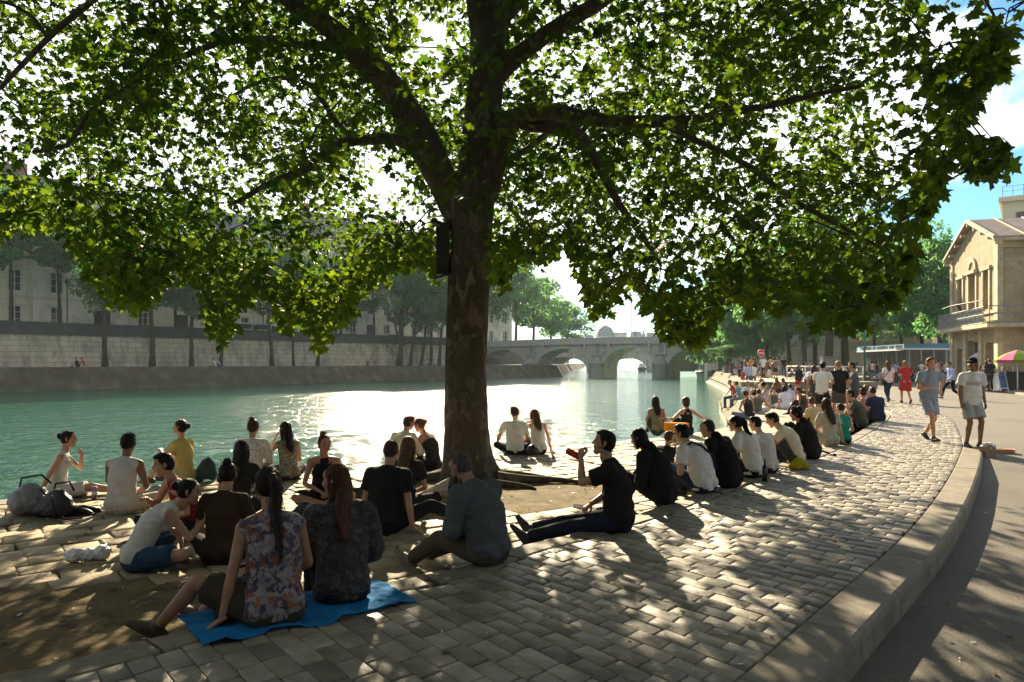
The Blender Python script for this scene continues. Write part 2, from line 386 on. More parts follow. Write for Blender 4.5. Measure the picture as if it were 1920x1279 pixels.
def build_ground():
    kin = resample(KERB_IN, .15); step = resample(STEP, .15)
    # land under everything on the near bank: asphalt sheet out to the horizon
    edge = resample(EDGE, .5); far = resample(WALL_FAR, 2)
    bank = np.r_[edge, far[1:]]
    A = bank; B = bank.copy(); B[:, 0] = 700; B[:, 1] = np.linspace(-60, 900, len(B))
    # road sheet (right of the kerb)
    n = 260; k2 = interp_curve(kin, n); tp_ = np.interp(k2[:, 1], [15.6, 16.4], [1, 0])[:, None]; ko = offset(k2, .34) * tp_ + k2 * (1 - tp_)
    zr = np.interp(k2[:, 1], [0, 11.5, 15.5, 30], [-.19, -.19, -.012, -.012])
    C = ko.copy(); C[:, 0] = 420; C[:, 1] = np.linspace(-120, 420, n)
    rows = 14; vs = []; fs = []
    for r in range(rows):
        t = (r / (rows - 1)) ** 2.2
        zz = zr * (1 - min(1, t * 30) * .0)
        pts = ko * (1 - t) + C * t
        vs += [(x, y, z) for (x, y), z in zip(pts, zz)]
    for r in range(rows - 1):
        for i in range(n - 1): fs.append((r * n + i, (r + 1) * n + i, (r + 1) * n + i + 1, r * n + i + 1))
    me = bpy.data.meshes.new('road'); me.from_pydata(vs, [], fs)
    struct(put('road', me, M['asphalt'], smooth=True))
    # ground sheet below all of the near bank
    n2 = len(A); me = bpy.data.meshes.new('ground')
    inset = offset(A, .6)
    me.from_pydata([(x, y, -.40) for x, y in inset] + [(x, y, -.40) for x, y in B], [], [(i, n2 + i, n2 + i + 1, i + 1) for i in range(n2 - 1)])
    struct(put('ground', me, M['asphalt']))
    # kerb on the road side: separate stones about a metre long
    kb = MB(); d = 0; i = 0; kfine = resample(KERB_IN, .06); ofine = offset(kfine, .34)
    L = 18
    while i + L < len(kfine) and kfine[i][1] < 16.2:
        j = i + L
        ring = [kfine[q] for q in range(i, j + 1, 3)]; ringo = [ofine[q] for q in range(i, j + 1, 3)]
        dz = rng.uniform(-.002, .002)
        drop = np.interp(kfine[i][1], [14, 16], [0, -.005])
        rs = []
        m_ = len(ring)
        for q in range(m_):
            t0 = .004 if q == 0 else (-.004 if q == m_ - 1 else 0)
            tv = (ring[min(q + 1, m_ - 1)] - ring[max(q - 1, 0)]); tv = tv / np.linalg.norm(tv)
            pin = ring[q] + tv * t0; po = ringo[q] + tv * t0
            w = (po - pin)
            rs.append([V((*(pin + w * .01), -.3)), V((*(pin + w * .01), -.008 + dz)), V((*(pin + w * .04), .004 + dz)), V((*(pin + w * .90), .004 + dz + drop)),
                       V((*(pin + w * .975), -.012 + dz)), V((*(pin + w * 1.01), -.05 + dz)), V((*(pin + w * 1.03), -.3))])
        kb.rings(rs, 0, True)
        i = j
    struct(kb.build('kerb', M['kerb']))
    # step edge stones, along the lower quay
    sb = MB(); sf = resample(STEP, .06); so = offset(sf, .27); i = 0
    while i + 16 < len(sf):
        L = rng.choice([14, 17, 20]); j = min(i + L, len(sf) - 1)
        dz = rng.uniform(-.008, .006); rs = []; idx = list(range(i, j + 1, 2))
        for q in idx:
            w = so[q] - sf[q]; tv = sf[min(q + 1, len(sf) - 1)] - sf[max(q - 1, 0)]; tv = tv / np.linalg.norm(tv)
            t0 = .012 if q == idx[0] else (-.012 if q == idx[-1] else 0)
            a = sf[q] + tv * t0; wig = .012 * mnoise.noise(V((a[0] * 3, a[1] * 3, 0)))
            zz = dz + .01 * mnoise.noise(V((a[0] * 4, a[1] * 4, 5)))
            rs.append([V((*(a + w * (-.02 + wig)), -.3)), V((*(a + w * (.0 + wig)), -.04 + zz)), V((*(a + w * (.07 + wig)), .0 + zz)), V((*(a + w * .93), .002 + zz)), V((*(a + w * .99), -.012 + zz)), V((*(a + w * .99), -.3))])
        sb.rings(rs, 0, True); i = j
    struct(sb.build('step_edge', M['kerb'], smooth=False))
    # paved band of setts, courses across the path
    n = 330
    Lc = offset(interp_curve(step, 900), .28); Rc = interp_curve(kin, 900)
    # match course ends by nearest perpendicular: parametrise right curve, project to left curve
    quads = []
    Rr = resample(KERB_IN, .148)
    tang = np.gradient(Rr, axis=0); tang /= np.linalg.norm(tang, axis=1)[:, None]
    def hit(i):
        p = Rr[i]
        # cross direction: perpendicular, leaning a little forward as in the photo
        d = np.array([-tang[i, 1], tang[i, 0]]); d = d * math.cos(.22) + tang[i] * math.sin(.22)
        rel = Lc - p; cr = rel[:, 0] * d[1] - rel[:, 1] * d[0]; fw = rel @ d
        ok = np.where((np.sign(cr[:-1]) != np.sign(cr[1:])) & (fw[:-1] > 0))[0]
        if len(ok) == 0: return None
        k = ok[np.argmin(fw[ok])]; t = cr[k] / (cr[k] - cr[k + 1] + 1e-12)
        return Lc[k] + (Lc[k + 1] - Lc[k]) * t
    ends = [hit(i) for i in range(len(Rr))]
    for i in range(len(Rr) - 1):
        if ends[i] is None or ends[i + 1] is None or Rr[i][1] > 46: continue
        a0, a1, b0, b1 = Rr[i], ends[i], Rr[i + 1], ends[i + 1]
        Lg = np.linalg.norm(a1 - a0)
        if Lg > 9 or np.linalg.norm(b1 - a1) > .6: continue
        x = 0.0 if i % 2 else -.13
        x += rng.uniform(-.03, .03)
        while x < Lg:
            w = rng.uniform(.24, .30); t0 = max(0, x) / Lg; t1 = min(Lg, x + w) / Lg; x += w
            if (t1 - t0) * Lg < .05: continue
            quads.append([a0 + (a1 - a0) * t0, a0 + (a1 - a0) * t1, b0 + (b1 - b0) * t1, b0 + (b1 - b0) * t0])
    q = np.array(quads)[:, ::-1]
    # orientation: make counter-clockwise
    ar = np.cross(q[:, 1] - q[:, 0], q[:, 2] - q[:, 0]); q[ar < 0] = q[ar < 0][:, ::-1]
    struct(setts('pavement', q, 0.0, M['stone_block'], tone=(.62, 1.28), tilt=.0026, gap=.0060, bev=.0060, rnd=.03, jit=.0025))
    # bed under the setts (also the kerb to step fill)
    n = 200; Lb = interp_curve(offset(resample(STEP, .15), .1), n)
    Rb = interp_curve(kin, n)
    struct(strip('pavement_bed', Lb, Rb, -.022, -.022, M['joint']))
    # lower quay: worn slabs in courses roughly along the water edge
    edge = resample(EDGE[1:], .2); near = resample(STEP, .2)
    poly = np.r_[edge, near[::-1]]
    pa, pb = poly, np.roll(poly, -1, 0)
    dyy = np.where(abs(pb[:, 1] - pa[:, 1]) < 1e-9, 1e-9, pb[:, 1] - pa[:, 1])
    def inside(p):
        x, y = p
        return bool(np.count_nonzero(((pa[:, 1] > y) != (pb[:, 1] > y)) & (x < (pb[:, 0] - pa[:, 0]) * (y - pa[:, 1]) / dyy + pa[:, 0])) % 2)
    pits = [(G(905, 930, LOW), 1.9, 1.25), (G(1010, 915, LOW), 1.5, .9), (G(180, 1140, LOW), 2.0, .85), (G(420, 1110, LOW), 1.3, .5), (G(0, 1190, LOW), 1.5, .9)]
    def pitf(x, y):
        m = 0
        for c, rx, ry in pits:
            dd = ((x - c.x) / rx) ** 2 + ((y - c.y) / ry) ** 2
            m = max(m, 1 - dd + .5 * mnoise.noise(V((x * 1.3, y * 1.3, 3))))
        return m
    quads = []; ang = math.atan2(2.5, 3.2); ca, sa = math.cos(ang), math.sin(ang)
    for iy in range(-20, 46):
        y0 = -6 + iy * .34; x = -26 + rng.uniform(0, .4); h = .34
        while x < 34:
            w = rng.uniform(.30, .62)
            xx0, xx1 = x, x + w; x += w
            cx, cy = (xx0 + xx1) / 2, y0 + h / 2
            wob = .10 * mnoise.noise(V((cx * .5, cy * .5, 0)))
            c = (cx * ca - cy * sa, cx * sa + cy * ca + 6 + wob)
            if c[1] < 1 or c[1] > 30: continue
            if not inside(c) or pitf(*c) > .22: continue
            pts = [(xx0, y0), (xx1, y0), (xx1, y0 + h), (xx0, y0 + h)]
            quads.append([(px * ca - py * sa, px * sa + py * ca + 6 + wob) for px, py in pts])
    struct(setts('quay_paving', np.array(quads), LOW, M['slab'], gap=.012, bev=.012, jit=.018, tone=(.65, 1.2), tilt=.007, thick=.09, rnd=.05))
    # coping along the water edge
    cb = MB(); e = resample(EDGE, .09); eo = offset(e, .42); i = 0
    while i + 16 < len(e):
        j = min(i + rng.choice([13, 16, 18]), len(e) - 1); rs = []
        idx = list(range(i, j + 1, 2)); dz = rng.uniform(-.006, .006)
        for q in idx:
            w = eo[q] - e[q]; tv = e[min(q + 1, len(e) - 1)] - e[max(q - 1, 0)]; tv = tv / np.linalg.norm(tv)
            t0 = .008 if q == idx[0] else (-.008 if q == idx[-1] else 0); a = e[q] + tv * t0
            rs.append([V((*a, -.5)), V((*(a + w * .0), LOW - .02 + dz)), V((*(a + w * .06), LOW + .008 + dz)), V((*(a + w * .95), LOW + .008 + dz)), V((*(a + w), LOW - .01)), V((*(a + w), -.5))])
        cb.rings(rs, 0, True); i = j
    struct(cb.build('quay_coping', M['kerb']))
    # soil sheet: fine grid; rises over the slabs in the tree pit and the bare patches
    xs = np.arange(-14, 14.01, .12); ys = np.arange(1.2, 30, .12); vs = []; keep = {}
    fs = []
    for iy, y in enumerate(ys):
        for ix, x in enumerate(xs):
            if not inside((x, y)): continue
            p = pitf(x, y)
            z = LOW - .035 + .030 * max(0, min(1, p * 3)) + .012 * mnoise.noise(V((x * 2.2, y * 2.2, 0))) + (.012 * mnoise.noise(V((x * 7, y * 7, 2))) if p > .1 else 0)
            d = math.hypot(x - TRUNK.x, y - TRUNK.y); z += .07 * math.exp(-(d / .75) ** 2)
            keep[(ix, iy)] = len(vs); vs.append((x, y, z))
    for (ix, iy), a in keep.items():
        b = keep.get((ix + 1, iy)); c = keep.get((ix + 1, iy + 1)); d = keep.get((ix, iy + 1))
        if b is not None and c is not None and d is not None: fs.append((a, b, c, d))
    me = bpy.data.meshes.new('soil'); me.from_pydata(vs, [], fs); struct(put('soil', me, M['dirt'], smooth=True))
    # ledge beyond the slabs, light paving
    n = 60
    e2 = interp_curve(resample(EDGE[-5:], .3), n); s2 = np.c_[np.linspace(10.0, 22, n), np.linspace(21, 49, n)]
    struct(strip('ledge', offset(e2, .35), s2, LOW + .004, np.interp(np.arange(n), [0, n - 1], [LOW + .004, LOW + .004]), M['light_paving']))

    # quay walls
    M['quay_wall'] = ashlar_mat('quay_wall_stone', (.135, .115, .07), (.095, .08, .05), (.04, .034, .022), .9, .36, coord='UV', stain=(.07, .065, .03), streak=.5)
    M['algae'] = simple('algae', (.10, .14, .025), (.05, .085, .02), 4, .8, .6, 30)
    e = resample(EDGE, .5); bk_ = np.interp(e[:, 1], [18, 24, 38, 47], [.38, .95, .95, .45])[:, None]; b = e + (offset(e, -1.0) - e) * bk_
    w = strip('quay_wall', b, e, WATER - .4, LOW - .02, M['quay_wall'], True)
    tag(w, 'low pale stone quay wall at the water beside the seated crowd', 'wall')
    b1 = e + (offset(e, -1.0) - e) * (bk_ + .02); t1 = e + (offset(e, -1.0) - e) * (bk_ * .70 + .02)
    al = strip('algae_band', b1, t1, WATER - .35, WATER + .14, M['algae']); al.parent = w
    fw = resample(WALL_FAR, 1.0); fb = fw; ft = offset(fw, 1.65)
    w2 = strip('embankment_wall', fb, ft, WATER - .3, PLAT - .02, M['quay_wall'], True)
    tag(w2, 'long sloping stone embankment wall running towards the bridge', 'wall')
    al = strip('algae_band', offset(fw, -.02), offset(fw, .46), WATER - .3, WATER + .16, M['algae']); al.parent = w2
    cp = MB(); ft2 = offset(fw, 2.05)
    cp.rings([[V((*ft[i], PLAT - .16)), V((*(ft[i] - (ft2[i] - ft[i]) * .15), PLAT - .15)), V((*(ft[i] - (ft2[i] - ft[i]) * .15), PLAT + .01)), V((*ft2[i], PLAT + .01)), V((*ft2[i], PLAT - .16))] for i in range(len(fw))])
    c = cp.build('coping', M['kerb'], w2)
    # upper platform, with a return wall and steps facing the ledge
    n = len(ft); A = ft2; B = np.c_[np.linspace(23.0, 70, n), np.linspace(50.0, 230, n)]
    struct(strip('platform', A, B, PLAT, PLAT, M['light_paving']))
    rw = MB()
    a = G(1421, 733, LOW); a2 = G(1466, 733, LOW)
    for k in range(4):
        z1 = LOW + (PLAT - LOW) * (k + 1) / 4.0 - .003; off = k * .36
        rw.b2((a.x, a.y + off, LOW - .2), (a2.x, a.y + 1.9, z1 - (.0 if k < 3 else .004)))
    st = rw.build('steps', simple('step_stone', (.20, .18, .14), (.15, .135, .11), 3, .85, .3, 30)); struct(st)
    pw = MB()
    pw.b2((13.6 + 1.2, 48.2, LOW - .2), (a.x, 50.1, PLAT + .012)); pw.b2((a2.x, 48.2, LOW - .2), (23.6, 50.1, PLAT + .012))
    pw.b2((a.x, 50.0 - .0, PLAT - .2), (a2.x, 52, PLAT + .008))
    tag(pw.build('terrace_wall', M['light_paving']), 'low pale terrace wall on both sides of the stone steps', 'wall')
    # far pavement in front of the stone house and terrace
    fp = MB(); poly = [(G(1795, 716).x, G(1795, 716).y), G(1830, 728)[:2], G(1925, 742)[:2], (60, 30), (70, 120), (46, 120), (27.5, 72)]
    fp.prism(poly, -.3, .10)
    struct(fp.build('far_pavement', M['light_paving']))

def litter():
    b = MB(); rr = random.Random(9)
    for k in range(230):
        if k % 3 == 0: p = G(rr.uniform(0, 900), rr.uniform(960, 1240), LOW); z = LOW + .004
        elif k % 3 == 1: p = G(rr.uniform(940, 1200), rr.uniform(880, 990), LOW); z = LOW + .006
        else: p = G(rr.uniform(800, 1900), rr.uniform(900, 1270), 0); z = .004 if p.x < 1.0 + .76 * (p.y - 3.67) else -.186
        s = rr.uniform(.006, .018); m = Matrix.Rotation(rr.uniform(0, 6.3), 3, 'Z') @ Matrix.Rotation(rr.uniform(-.5, .5), 3, 'X')
        b.box((p.x, p.y, z + .005), (s * rr.uniform(1, 3), s, s * .35), rr.randint(0, 1), mat=m)
    struct(b.build('litter', [M['white_paint'], M['dirt']]), 'stuff')

def build_water():
    m = bpy.data.materials.new('river_water'); m.use_nodes = True; nt = m.node_tree; b = nt.nodes['Principled BSDF']
    b.inputs['Base Color'].default_value = (.012, .10, .046, 1); b.inputs['Roughness'].default_value = .07
    b.inputs['IOR'].default_value = 1.33; b.inputs['Specular IOR Level'].default_value = .62
    n1 = nnoise(nt, .85, 3, .6, stretch=(1, 1.5, 1))[1]
    n2 = nnoise(nt, 3.6, 3, .6, stretch=(.8, 1.5, 1))[1]
    n0 = nnoise(nt, .22, 2, .5, stretch=(.7, 1.6, 1))[1]
    m0 = nt.nodes.new('ShaderNodeMath'); m0.operation = 'MULTIPLY_ADD'; m0.inputs[1].default_value = 1.1
    nt.links.new(n0, m0.inputs[0]); nt.links.new(n1, m0.inputs[2])
    mx = nt.nodes.new('ShaderNodeMath'); mx.operation = 'MULTIPLY_ADD'; mx.inputs[1].default_value = .28
    nt.links.new(n2, mx.inputs[0]); nt.links.new(m0.outputs[0], mx.inputs[2])
    bp = nbump(nt, b, mx.outputs[0], 1.0, .36)
    w = MB(); w.add([(-900, -200, WATER), (900, -200, WATER), (900, 2500, WATER), (-900, 2500, WATER)], [(0, 1, 2, 3)])
    struct(w.build('water', m))
TRUNK = G(880, 905, LOW)
# ------------------------------------------------------------------ left bank
BA = G(0, 736, WATER); BB = G(830, 713, WATER)
BT = (BB - BA).normalized(); BN = V((-BT.y, BT.x, 0))
BROT = math.atan2(BT.y, BT.x)
def bw(s, q, z): return V((BA.x, BA.y, 0)) + BT * s + BN * q + V((0, 0, z))
def s_at(u, q):
    k = (u - CX) / F; o = BA + BN * q
    return (k * o.y - o.x) / (BT.x - k * BT.y)

def framed(mb, name, mats, parent=None, smooth=False, color=None):
    o = mb.build(name, mats, parent, smooth, color)
    if parent is None:
        o.location = (BA.x, BA.y, 0); o.rotation_euler = (0, 0, BROT)
    return o

def building(name, label, s0, s1, zb, floors, fh, depth, wallmat, cat='building', q=16.0, roof='mansard', bay=3.2, door=None, shutters=False, groundh=4.2, wsize=(1.25, 2.3), group=None):
    root = empty(name, bw(s0, q, zb), BROT); tag(root, label, cat, group)
    L = s1 - s0; hgt = groundh + floors * fh
    openings = []
    nb = max(2, int(L / bay)); bw_ = L / nb
    for k in range(nb):
        xc = (k + .5) * bw_
        if door is not None and k == door: openings.append((xc, .0, 1.9, 3.1, 'door'))
        else: openings.append((xc, 1.0, wsize[0], 2.2, 'window'))
        for f in range(floors): openings.append((xc, groundh + f * fh + .55, wsize[0], wsize[1] * (1 - .06 * f), 'window'))
    # wall with real openings: grid of cells
    xs = sorted({0, L} | {o[0] - o[2] / 2 for o in openings} | {o[0] + o[2] / 2 for o in openings})
    wb = MB()
    for i in range(len(xs) - 1):
        xa, xb = xs[i], xs[i + 1]; xm = (xa + xb) / 2
        col_ = sorted([(o[1], o[1] + o[3]) for o in openings if abs(o[0] - xm) < o[2] / 2])
        z = 0
        for a, b in col_ + [(hgt, hgt)]:
            if a > z + .01: wb.add([(xa, 0, z), (xb, 0, z), (xb, 0, a), (xa, 0, a)], [(0, 1, 2, 3)])
            z = b
    for xc, z0, w, h, kind in openings:
        a, b, d = xc - w / 2, xc + w / 2, .35
        wb.add([(a, 0, z0), (a, d, z0), (a, d, z0 + h), (a, 0, z0 + h)], [(0, 1, 2, 3)]); wb.add([(b, 0, z0), (b, d, z0), (b, d, z0 + h), (b, 0, z0 + h)], [(3, 2, 1, 0)])
        wb.add([(a, 0, z0), (b, 0, z0), (b, d, z0), (a, d, z0)], [(0, 1, 2, 3)]); wb.add([(a, 0, z0 + h), (b, 0, z0 + h), (b, d, z0 + h), (a, d, z0 + h)], [(3, 2, 1, 0)])
    wb.b2((0, .36, 0), (L, depth, hgt))
    # string courses and cornice
    for zc, pr, th in ((groundh - .05, .10, .22), (hgt - .35, .28, .40)): wb.b2((-.05, -pr, zc), (L + .05, .06, zc + th))
    wb.build('wall', wallmat, root)
    for xc, z0, w, h, kind in openings:
        if kind == 'door':
            d = MB(); d.b2((xc - w / 2, .22, z0), (xc + w / 2, .30, z0 + h)); d.b2((xc - .03, .19, z0), (xc + .03, .22, z0 + h)); d.build('door', M['door'], root); continue
        wn = MB(); f = .07
        wn.b2((xc - w / 2, .20, z0), (xc - w / 2 + f, .28, z0 + h)); wn.b2((xc + w / 2 - f, .20, z0), (xc + w / 2, .28, z0 + h))
        wn.b2((xc - w / 2, .20, z0), (xc + w / 2, .28, z0 + f)); wn.b2((xc - w / 2, .20, z0 + h - f), (xc + w / 2, .28, z0 + h)); wn.b2((xc - .04, .20, z0), (xc + .04, .28, z0 + h))
        for zz in (.35, .68): wn.b2((xc - w / 2, .22, z0 + h * zz - .02), (xc + w / 2, .27, z0 + h * zz + .02))
        wn.b2((xc - w / 2 - .12, -.10, z0 - .14), (xc + w / 2 + .12, .12, z0 - .02))
        wo = wn.build('window', M['white_paint'], root)
        gl = MB(); gl.b2((xc - w / 2, .285, z0), (xc + w / 2, .30, z0 + h)); gl.build('pane', M['glass_dark'], wo)
    rf = MB()
    if roof == 'mansard':
        rf.rings([[V((0, .1, hgt + .05)), V((L, .1, hgt + .05)), V((L, depth - .1, hgt + .05)), V((0, depth - .1, hgt + .05))],
                  [V((0, 1.0, hgt + 2.4)), V((L, 1.0, hgt + 2.4)), V((L, depth - 1, hgt + 2.4)), V((0, depth - 1, hgt + 2.4))],
                  [V((0, depth / 2 - .2, hgt + 3.4)), V((L, depth / 2 - .2, hgt + 3.4)), V((L, depth / 2 + .2, hgt + 3.4)), V((0, depth / 2 + .2, hgt + 3.4))]])
    else:
        rf.rings([[V((-.2, -.3, hgt + .05)), V((L + .2, -.3, hgt + .05)), V((L + .2, depth, hgt + .05)), V((-.2, depth, hgt + .05))],
                  [V((0, depth / 2 - .2, hgt + 2.6)), V((L, depth / 2 - .2, hgt + 2.6)), V((L, depth / 2 + .2, hgt + 2.6)), V((0, depth / 2 + .2, hgt + 2.6))]])
    ro = rf.build('roof', M['zinc'], root)
    for xx in (.8, L - .8):
        ch = MB(); ch.b2((xx - .7, depth / 2 - .4, hgt + 2), (xx + .7, depth / 2 + .4, hgt + 4.6))
        for k in range(3): ch.lathe((xx - .45 + .45 * k, depth / 2, hgt + 4.55), [(.12, 0), (.10, .5)], 8)
        ch.build('chimney', M['brick'], ro)
    return root

def build_left_bank():
    M['bank_stone'] = simple('bank_stone', (.10, .083, .055), (.055, .047, .034), 1.6, .95, .7, 6, .15, bdist=.06, dirt=(.14, .125, .085), dscale=.8)
    M['retaining'] = ashlar_mat('retaining_wall_stone', (.56, .50, .375), (.44, .395, .30), (.19, .165, .125), 1.5, .55, stain=(.15, .14, .11), streak=.35, mort=.025)
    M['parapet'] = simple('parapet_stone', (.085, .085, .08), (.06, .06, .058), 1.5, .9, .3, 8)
    M['facade'] = ashlar_mat('facade_stone', (.74, .67, .51), (.67, .61, .46), (.38, .36, .30), 1.6, .55, stain=(.34, .33, .28), streak=.15)
    M['facade_plaster'] = simple('facade_plaster', (.74, .71, .58), (.66, .63, .51), .6, .9, dirt=(.36, .37, .33), dscale=.4)
    M['facade_pale'] = simple('facade_pale', (.76, .68, .52), (.68, .61, .46), .6, .9, dirt=(.44, .41, .35), dscale=.4)
    M['zinc'] = simple('zinc_roof', (.20, .22, .25), (.15, .165, .19), 1.2, .5, metal=.3)
    M['brick'] = simple('chimney_brick', (.28, .17, .12), (.22, .14, .10), 6, .9)
    M['door'] = simple('door_wood', (.05, .038, .03), (.035, .027, .02), 4, .6)
    PB = G(1000, 707, WATER); SB = (V((PB.x, PB.y, 0)) - V((BA.x, BA.y, 0))).dot(BT)
    S0, S1 = -70, SB + 4.9
    b = MB(); b.rings([[V((s, 0, WATER - .5)), V((s, .35, WATER + .12)), V((s, .42, WATER + .12)), V((s, 1.9, 1.18)), V((s, 2.2, 1.2)), V((s, 2.2, WATER - .5))] for s in np.linspace(S0, S1, 60)])
    struct(framed(b, 'embankment', M['bank_stone']))
    SW = s_at(868, 7.3)
    w = MB(); w.b2((S0, 2.2, .9), (S1, 15.8, 1.215)); struct(framed(w, 'riverside_path', simple('path_soil', (.16, .15, .11), (.10, .10, .07), .8, .95, .4, 8)))
    rw = MB(); rw.rings([[V((s, 7.0, .9)), V((s, 7.35, 4.65)), V((s, 8.2, 4.65)), V((s, 8.2, .9))] for s in (S0, SW)])
    r = framed(rw, 'retaining_wall', M['retaining']); tag(r, 'long pale ashlar retaining wall behind the row of trees across the river', 'wall')
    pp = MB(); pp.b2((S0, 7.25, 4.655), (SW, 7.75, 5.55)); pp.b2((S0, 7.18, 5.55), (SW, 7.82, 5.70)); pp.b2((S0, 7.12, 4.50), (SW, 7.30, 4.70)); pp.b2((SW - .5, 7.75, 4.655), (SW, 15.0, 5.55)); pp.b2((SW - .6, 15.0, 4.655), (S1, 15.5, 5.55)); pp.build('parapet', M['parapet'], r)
    st = MB(); st.b2((S0, 8.2, .9), (SW - .002, 16.3, 4.62)); st.b2((SW, 14.9, .9), (S1, 16.3, 4.62)); struct(framed(st, 'street', M['asphalt']))
    gr = MB(); gr.b2((-200, 16.3, 3), (S1, 500, 4.5)); struct(framed(gr, 'far_ground', M['asphalt']))
    e0 = bw(S1 - .5, 0, 0); b2_ = resample([(e0.x, e0.y), (21, 250), (31, 330), (62, 620)], 6.0)
    fb = MB(); fb.rings([[V((*p, WATER - .5)), V((*(q), 1.18)), V((*r, 1.2)), V((*r, 4.4)), V((*w_, 4.4)), V((*w_, WATER - .5))] for p, q, r, w_ in zip(b2_, offset(b2_, -1.9), offset(b2_, -14.5), offset(b2_, -330))])
    struct(fb.build('far_embankment', M['bank_stone']))
    # stair against the wall at u 705-740
    sA = s_at(704, 6.9); sB = s_at(742, 6.9); sm = MB(); nst = 18
    for k in range(nst):
        t0 = sA + (sB - sA) * k / nst; t1 = sA + (sB - sA) * (k + 1) / nst
        sm.b2((t0, 6.0, 1.0), (t1, 6.98, 4.4 - (4.4 - 1.4) * k / nst))
    so = framed(sm, 'stone_stair', M['retaining']); tag(so, 'narrow stone stair slanting down the retaining wall across the river', 'stair')
    rl = MB(); rl.tube([V((sA, 6.0, 5.3)), V((sB, 6.0, 2.3))], .05, 6)
    for t in np.linspace(0, 1, 7): rl.tube([V((sA + (sB - sA) * t, 6.0, 4.3 - 3.0 * t)), V((sA + (sB - sA) * t, 6.0, 5.3 - 3.0 * t))], .035, 5)
    rl.build('handrail', M['metal_dark'], so)
    s = lambda u: s_at(u, 16)
    building('stone_house', 'pale stone apartment house at far left with flower boxes under tall windows', s(-330), s(62), 4.62, 3, 3.6, 12, M['facade'], bay=3.4)
    building('stone_house', 'cream plaster apartment house across the river with a dark double carriage door', s(62), s(232), 4.62, 3, 3.7, 12, M['facade_plaster'], bay=3.3, door=1)
    building('town_house', 'lower cream house with small arched ground windows behind the riverside trunks', s(232), s(436), 4.62, 2, 3.8, 12, M['facade_pale'], bay=4.2, door=1, wsize=(1.3, 2.4), roof='hip')
    building('stone_house', 'stone apartment house behind the parked white cars across the river', s(436), s(610), 4.62, 3, 3.6, 12, M['facade'], bay=3.6)
    building('pale_house', 'pale grey house with an arched dark entrance near the stone stair', s(610), s(712), 4.62, 4, 3.3, 12, M['facade_plaster'], bay=2.9, door=2)
    building('pale_house', 'pale house with tall dark shuttered windows right of the stone stair', s(712), s(790), 4.62, 4, 3.3, 12, M['facade_pale'], bay=2.6)
    building('pale_house', 'narrow windowed cream house seen just left of the big trunk', s(790), s(880), 4.62, 4, 3.3, 12, M['facade_pale'], bay=3.0)
    building('pale_house', 'grey white house half hidden by trees at the left end of the bridge', s(880), s(960), 4.62, 4, 3.3, 12, M['facade_plaster'], bay=3.4)
    # window flower boxes
    for u, z in ((62, 5.5), (178, 5.5)):
        pass
    # trees on the riverside path
    tr = [(197, 'slim dark trunked tree, first from the left on the far path'), (283, 'dark trunked tree in front of the cream house doorway'), (358, 'straight thin tree before the small arched ground windows'),
          (413, 'thin tree rising behind the two pale seated people'), (508, 'leaning thin tree in front of the parked white cars'), (549, 'thinnest straight tree of the far row, right of the white cars'),
          (595, 'thin tree just left of the pale washed patch of wall'), (747, 'forked tree spreading over the foot of the stone stair'), (768, 'leaning slender tree next right of the forked tree'),
          (789, 'slender leaning tree midway between the forked tree and the big trunk'), (806, 'thin upright tree second left of the big trunk across the river'), (822, 'thin leaning tree directly left of the big trunk across the river')]
    vis = {}
    for i, (u, lab) in enumerate(tr):
        q = 5.6 if i < 7 else 4.8; sv = s_at(u, q); loc = bw(sv, q, 1.2)
        lean = (.0, .02, .04, .03, -.03, .02, .03, .10, .16, .12, .06, .12)[i]
        tree('riverside_tree', lab, loc, h=(15, 16, 15, 14.5, 15, 15, 15, 17, 16.5, 16, 17, 17)[i], r=(3.1, 3.4, 3.2, 3.0, 3.2, 3.0, 3.0, 5.0, 4.4, 4.6, 4.6, 4.6)[i], cb=(6.0, 6.0, 5.4, 5.6, 5.8, 6, 5.8, 5.0, 6, 5.6, 6.2, 6.0)[i], tr_=(.26, .29, .24, .22, .25, .17, .22, .38, .24, .25, .25, .24)[i], lean=lean, var=i % 3, group='trees on the far riverside path', fork=(i == 7))
    for i, (u, q, z, lab) in enumerate([(20, 10.5, 4.62, 'broad leafy street tree at far left before the stone house'), (110, 10.8, 4.62, 'leafy street tree standing before the house with the carriage door'), (330, 10.5, 4.62, 'loose pale street tree above the parapet at left'), (640, 10.2, 4.62, 'small round street tree beside the pale grey house'), (700, 11, 4.62, 'tall street tree above the top of the stone stair')]):
        tree('street_tree', lab, bw(s_at(u, q), q, z), h=(15, 13, 13, 9, 15)[i], r=(4.6, 3.6, 3.8, 2.6, 4.2)[i], cb=(6, 6.5, 5.5, 1.6, 4.5)[i], tr_=.2, lean=0, var=(i + 1) % 3, group='street trees behind the far parapet')
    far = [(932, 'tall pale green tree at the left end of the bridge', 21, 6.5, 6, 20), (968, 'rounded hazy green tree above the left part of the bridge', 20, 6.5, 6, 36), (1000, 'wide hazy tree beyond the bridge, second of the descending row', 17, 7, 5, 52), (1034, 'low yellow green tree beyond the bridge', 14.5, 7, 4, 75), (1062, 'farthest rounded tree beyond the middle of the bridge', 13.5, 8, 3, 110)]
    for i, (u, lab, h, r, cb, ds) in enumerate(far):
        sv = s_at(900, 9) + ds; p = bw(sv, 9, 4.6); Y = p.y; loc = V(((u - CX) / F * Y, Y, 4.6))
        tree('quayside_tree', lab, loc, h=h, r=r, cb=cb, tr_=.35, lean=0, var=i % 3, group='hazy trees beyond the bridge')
    # lamp posts and parked cars behind the parapet
    for u, lab in ((126, 'dark lamp post before the cream house with the carriage door'), (494, 'dark lamp post beside the parked white van')):
        lamp_post(bw(s_at(u, 8.8), 8.8, 4.62), lab, 5.5)
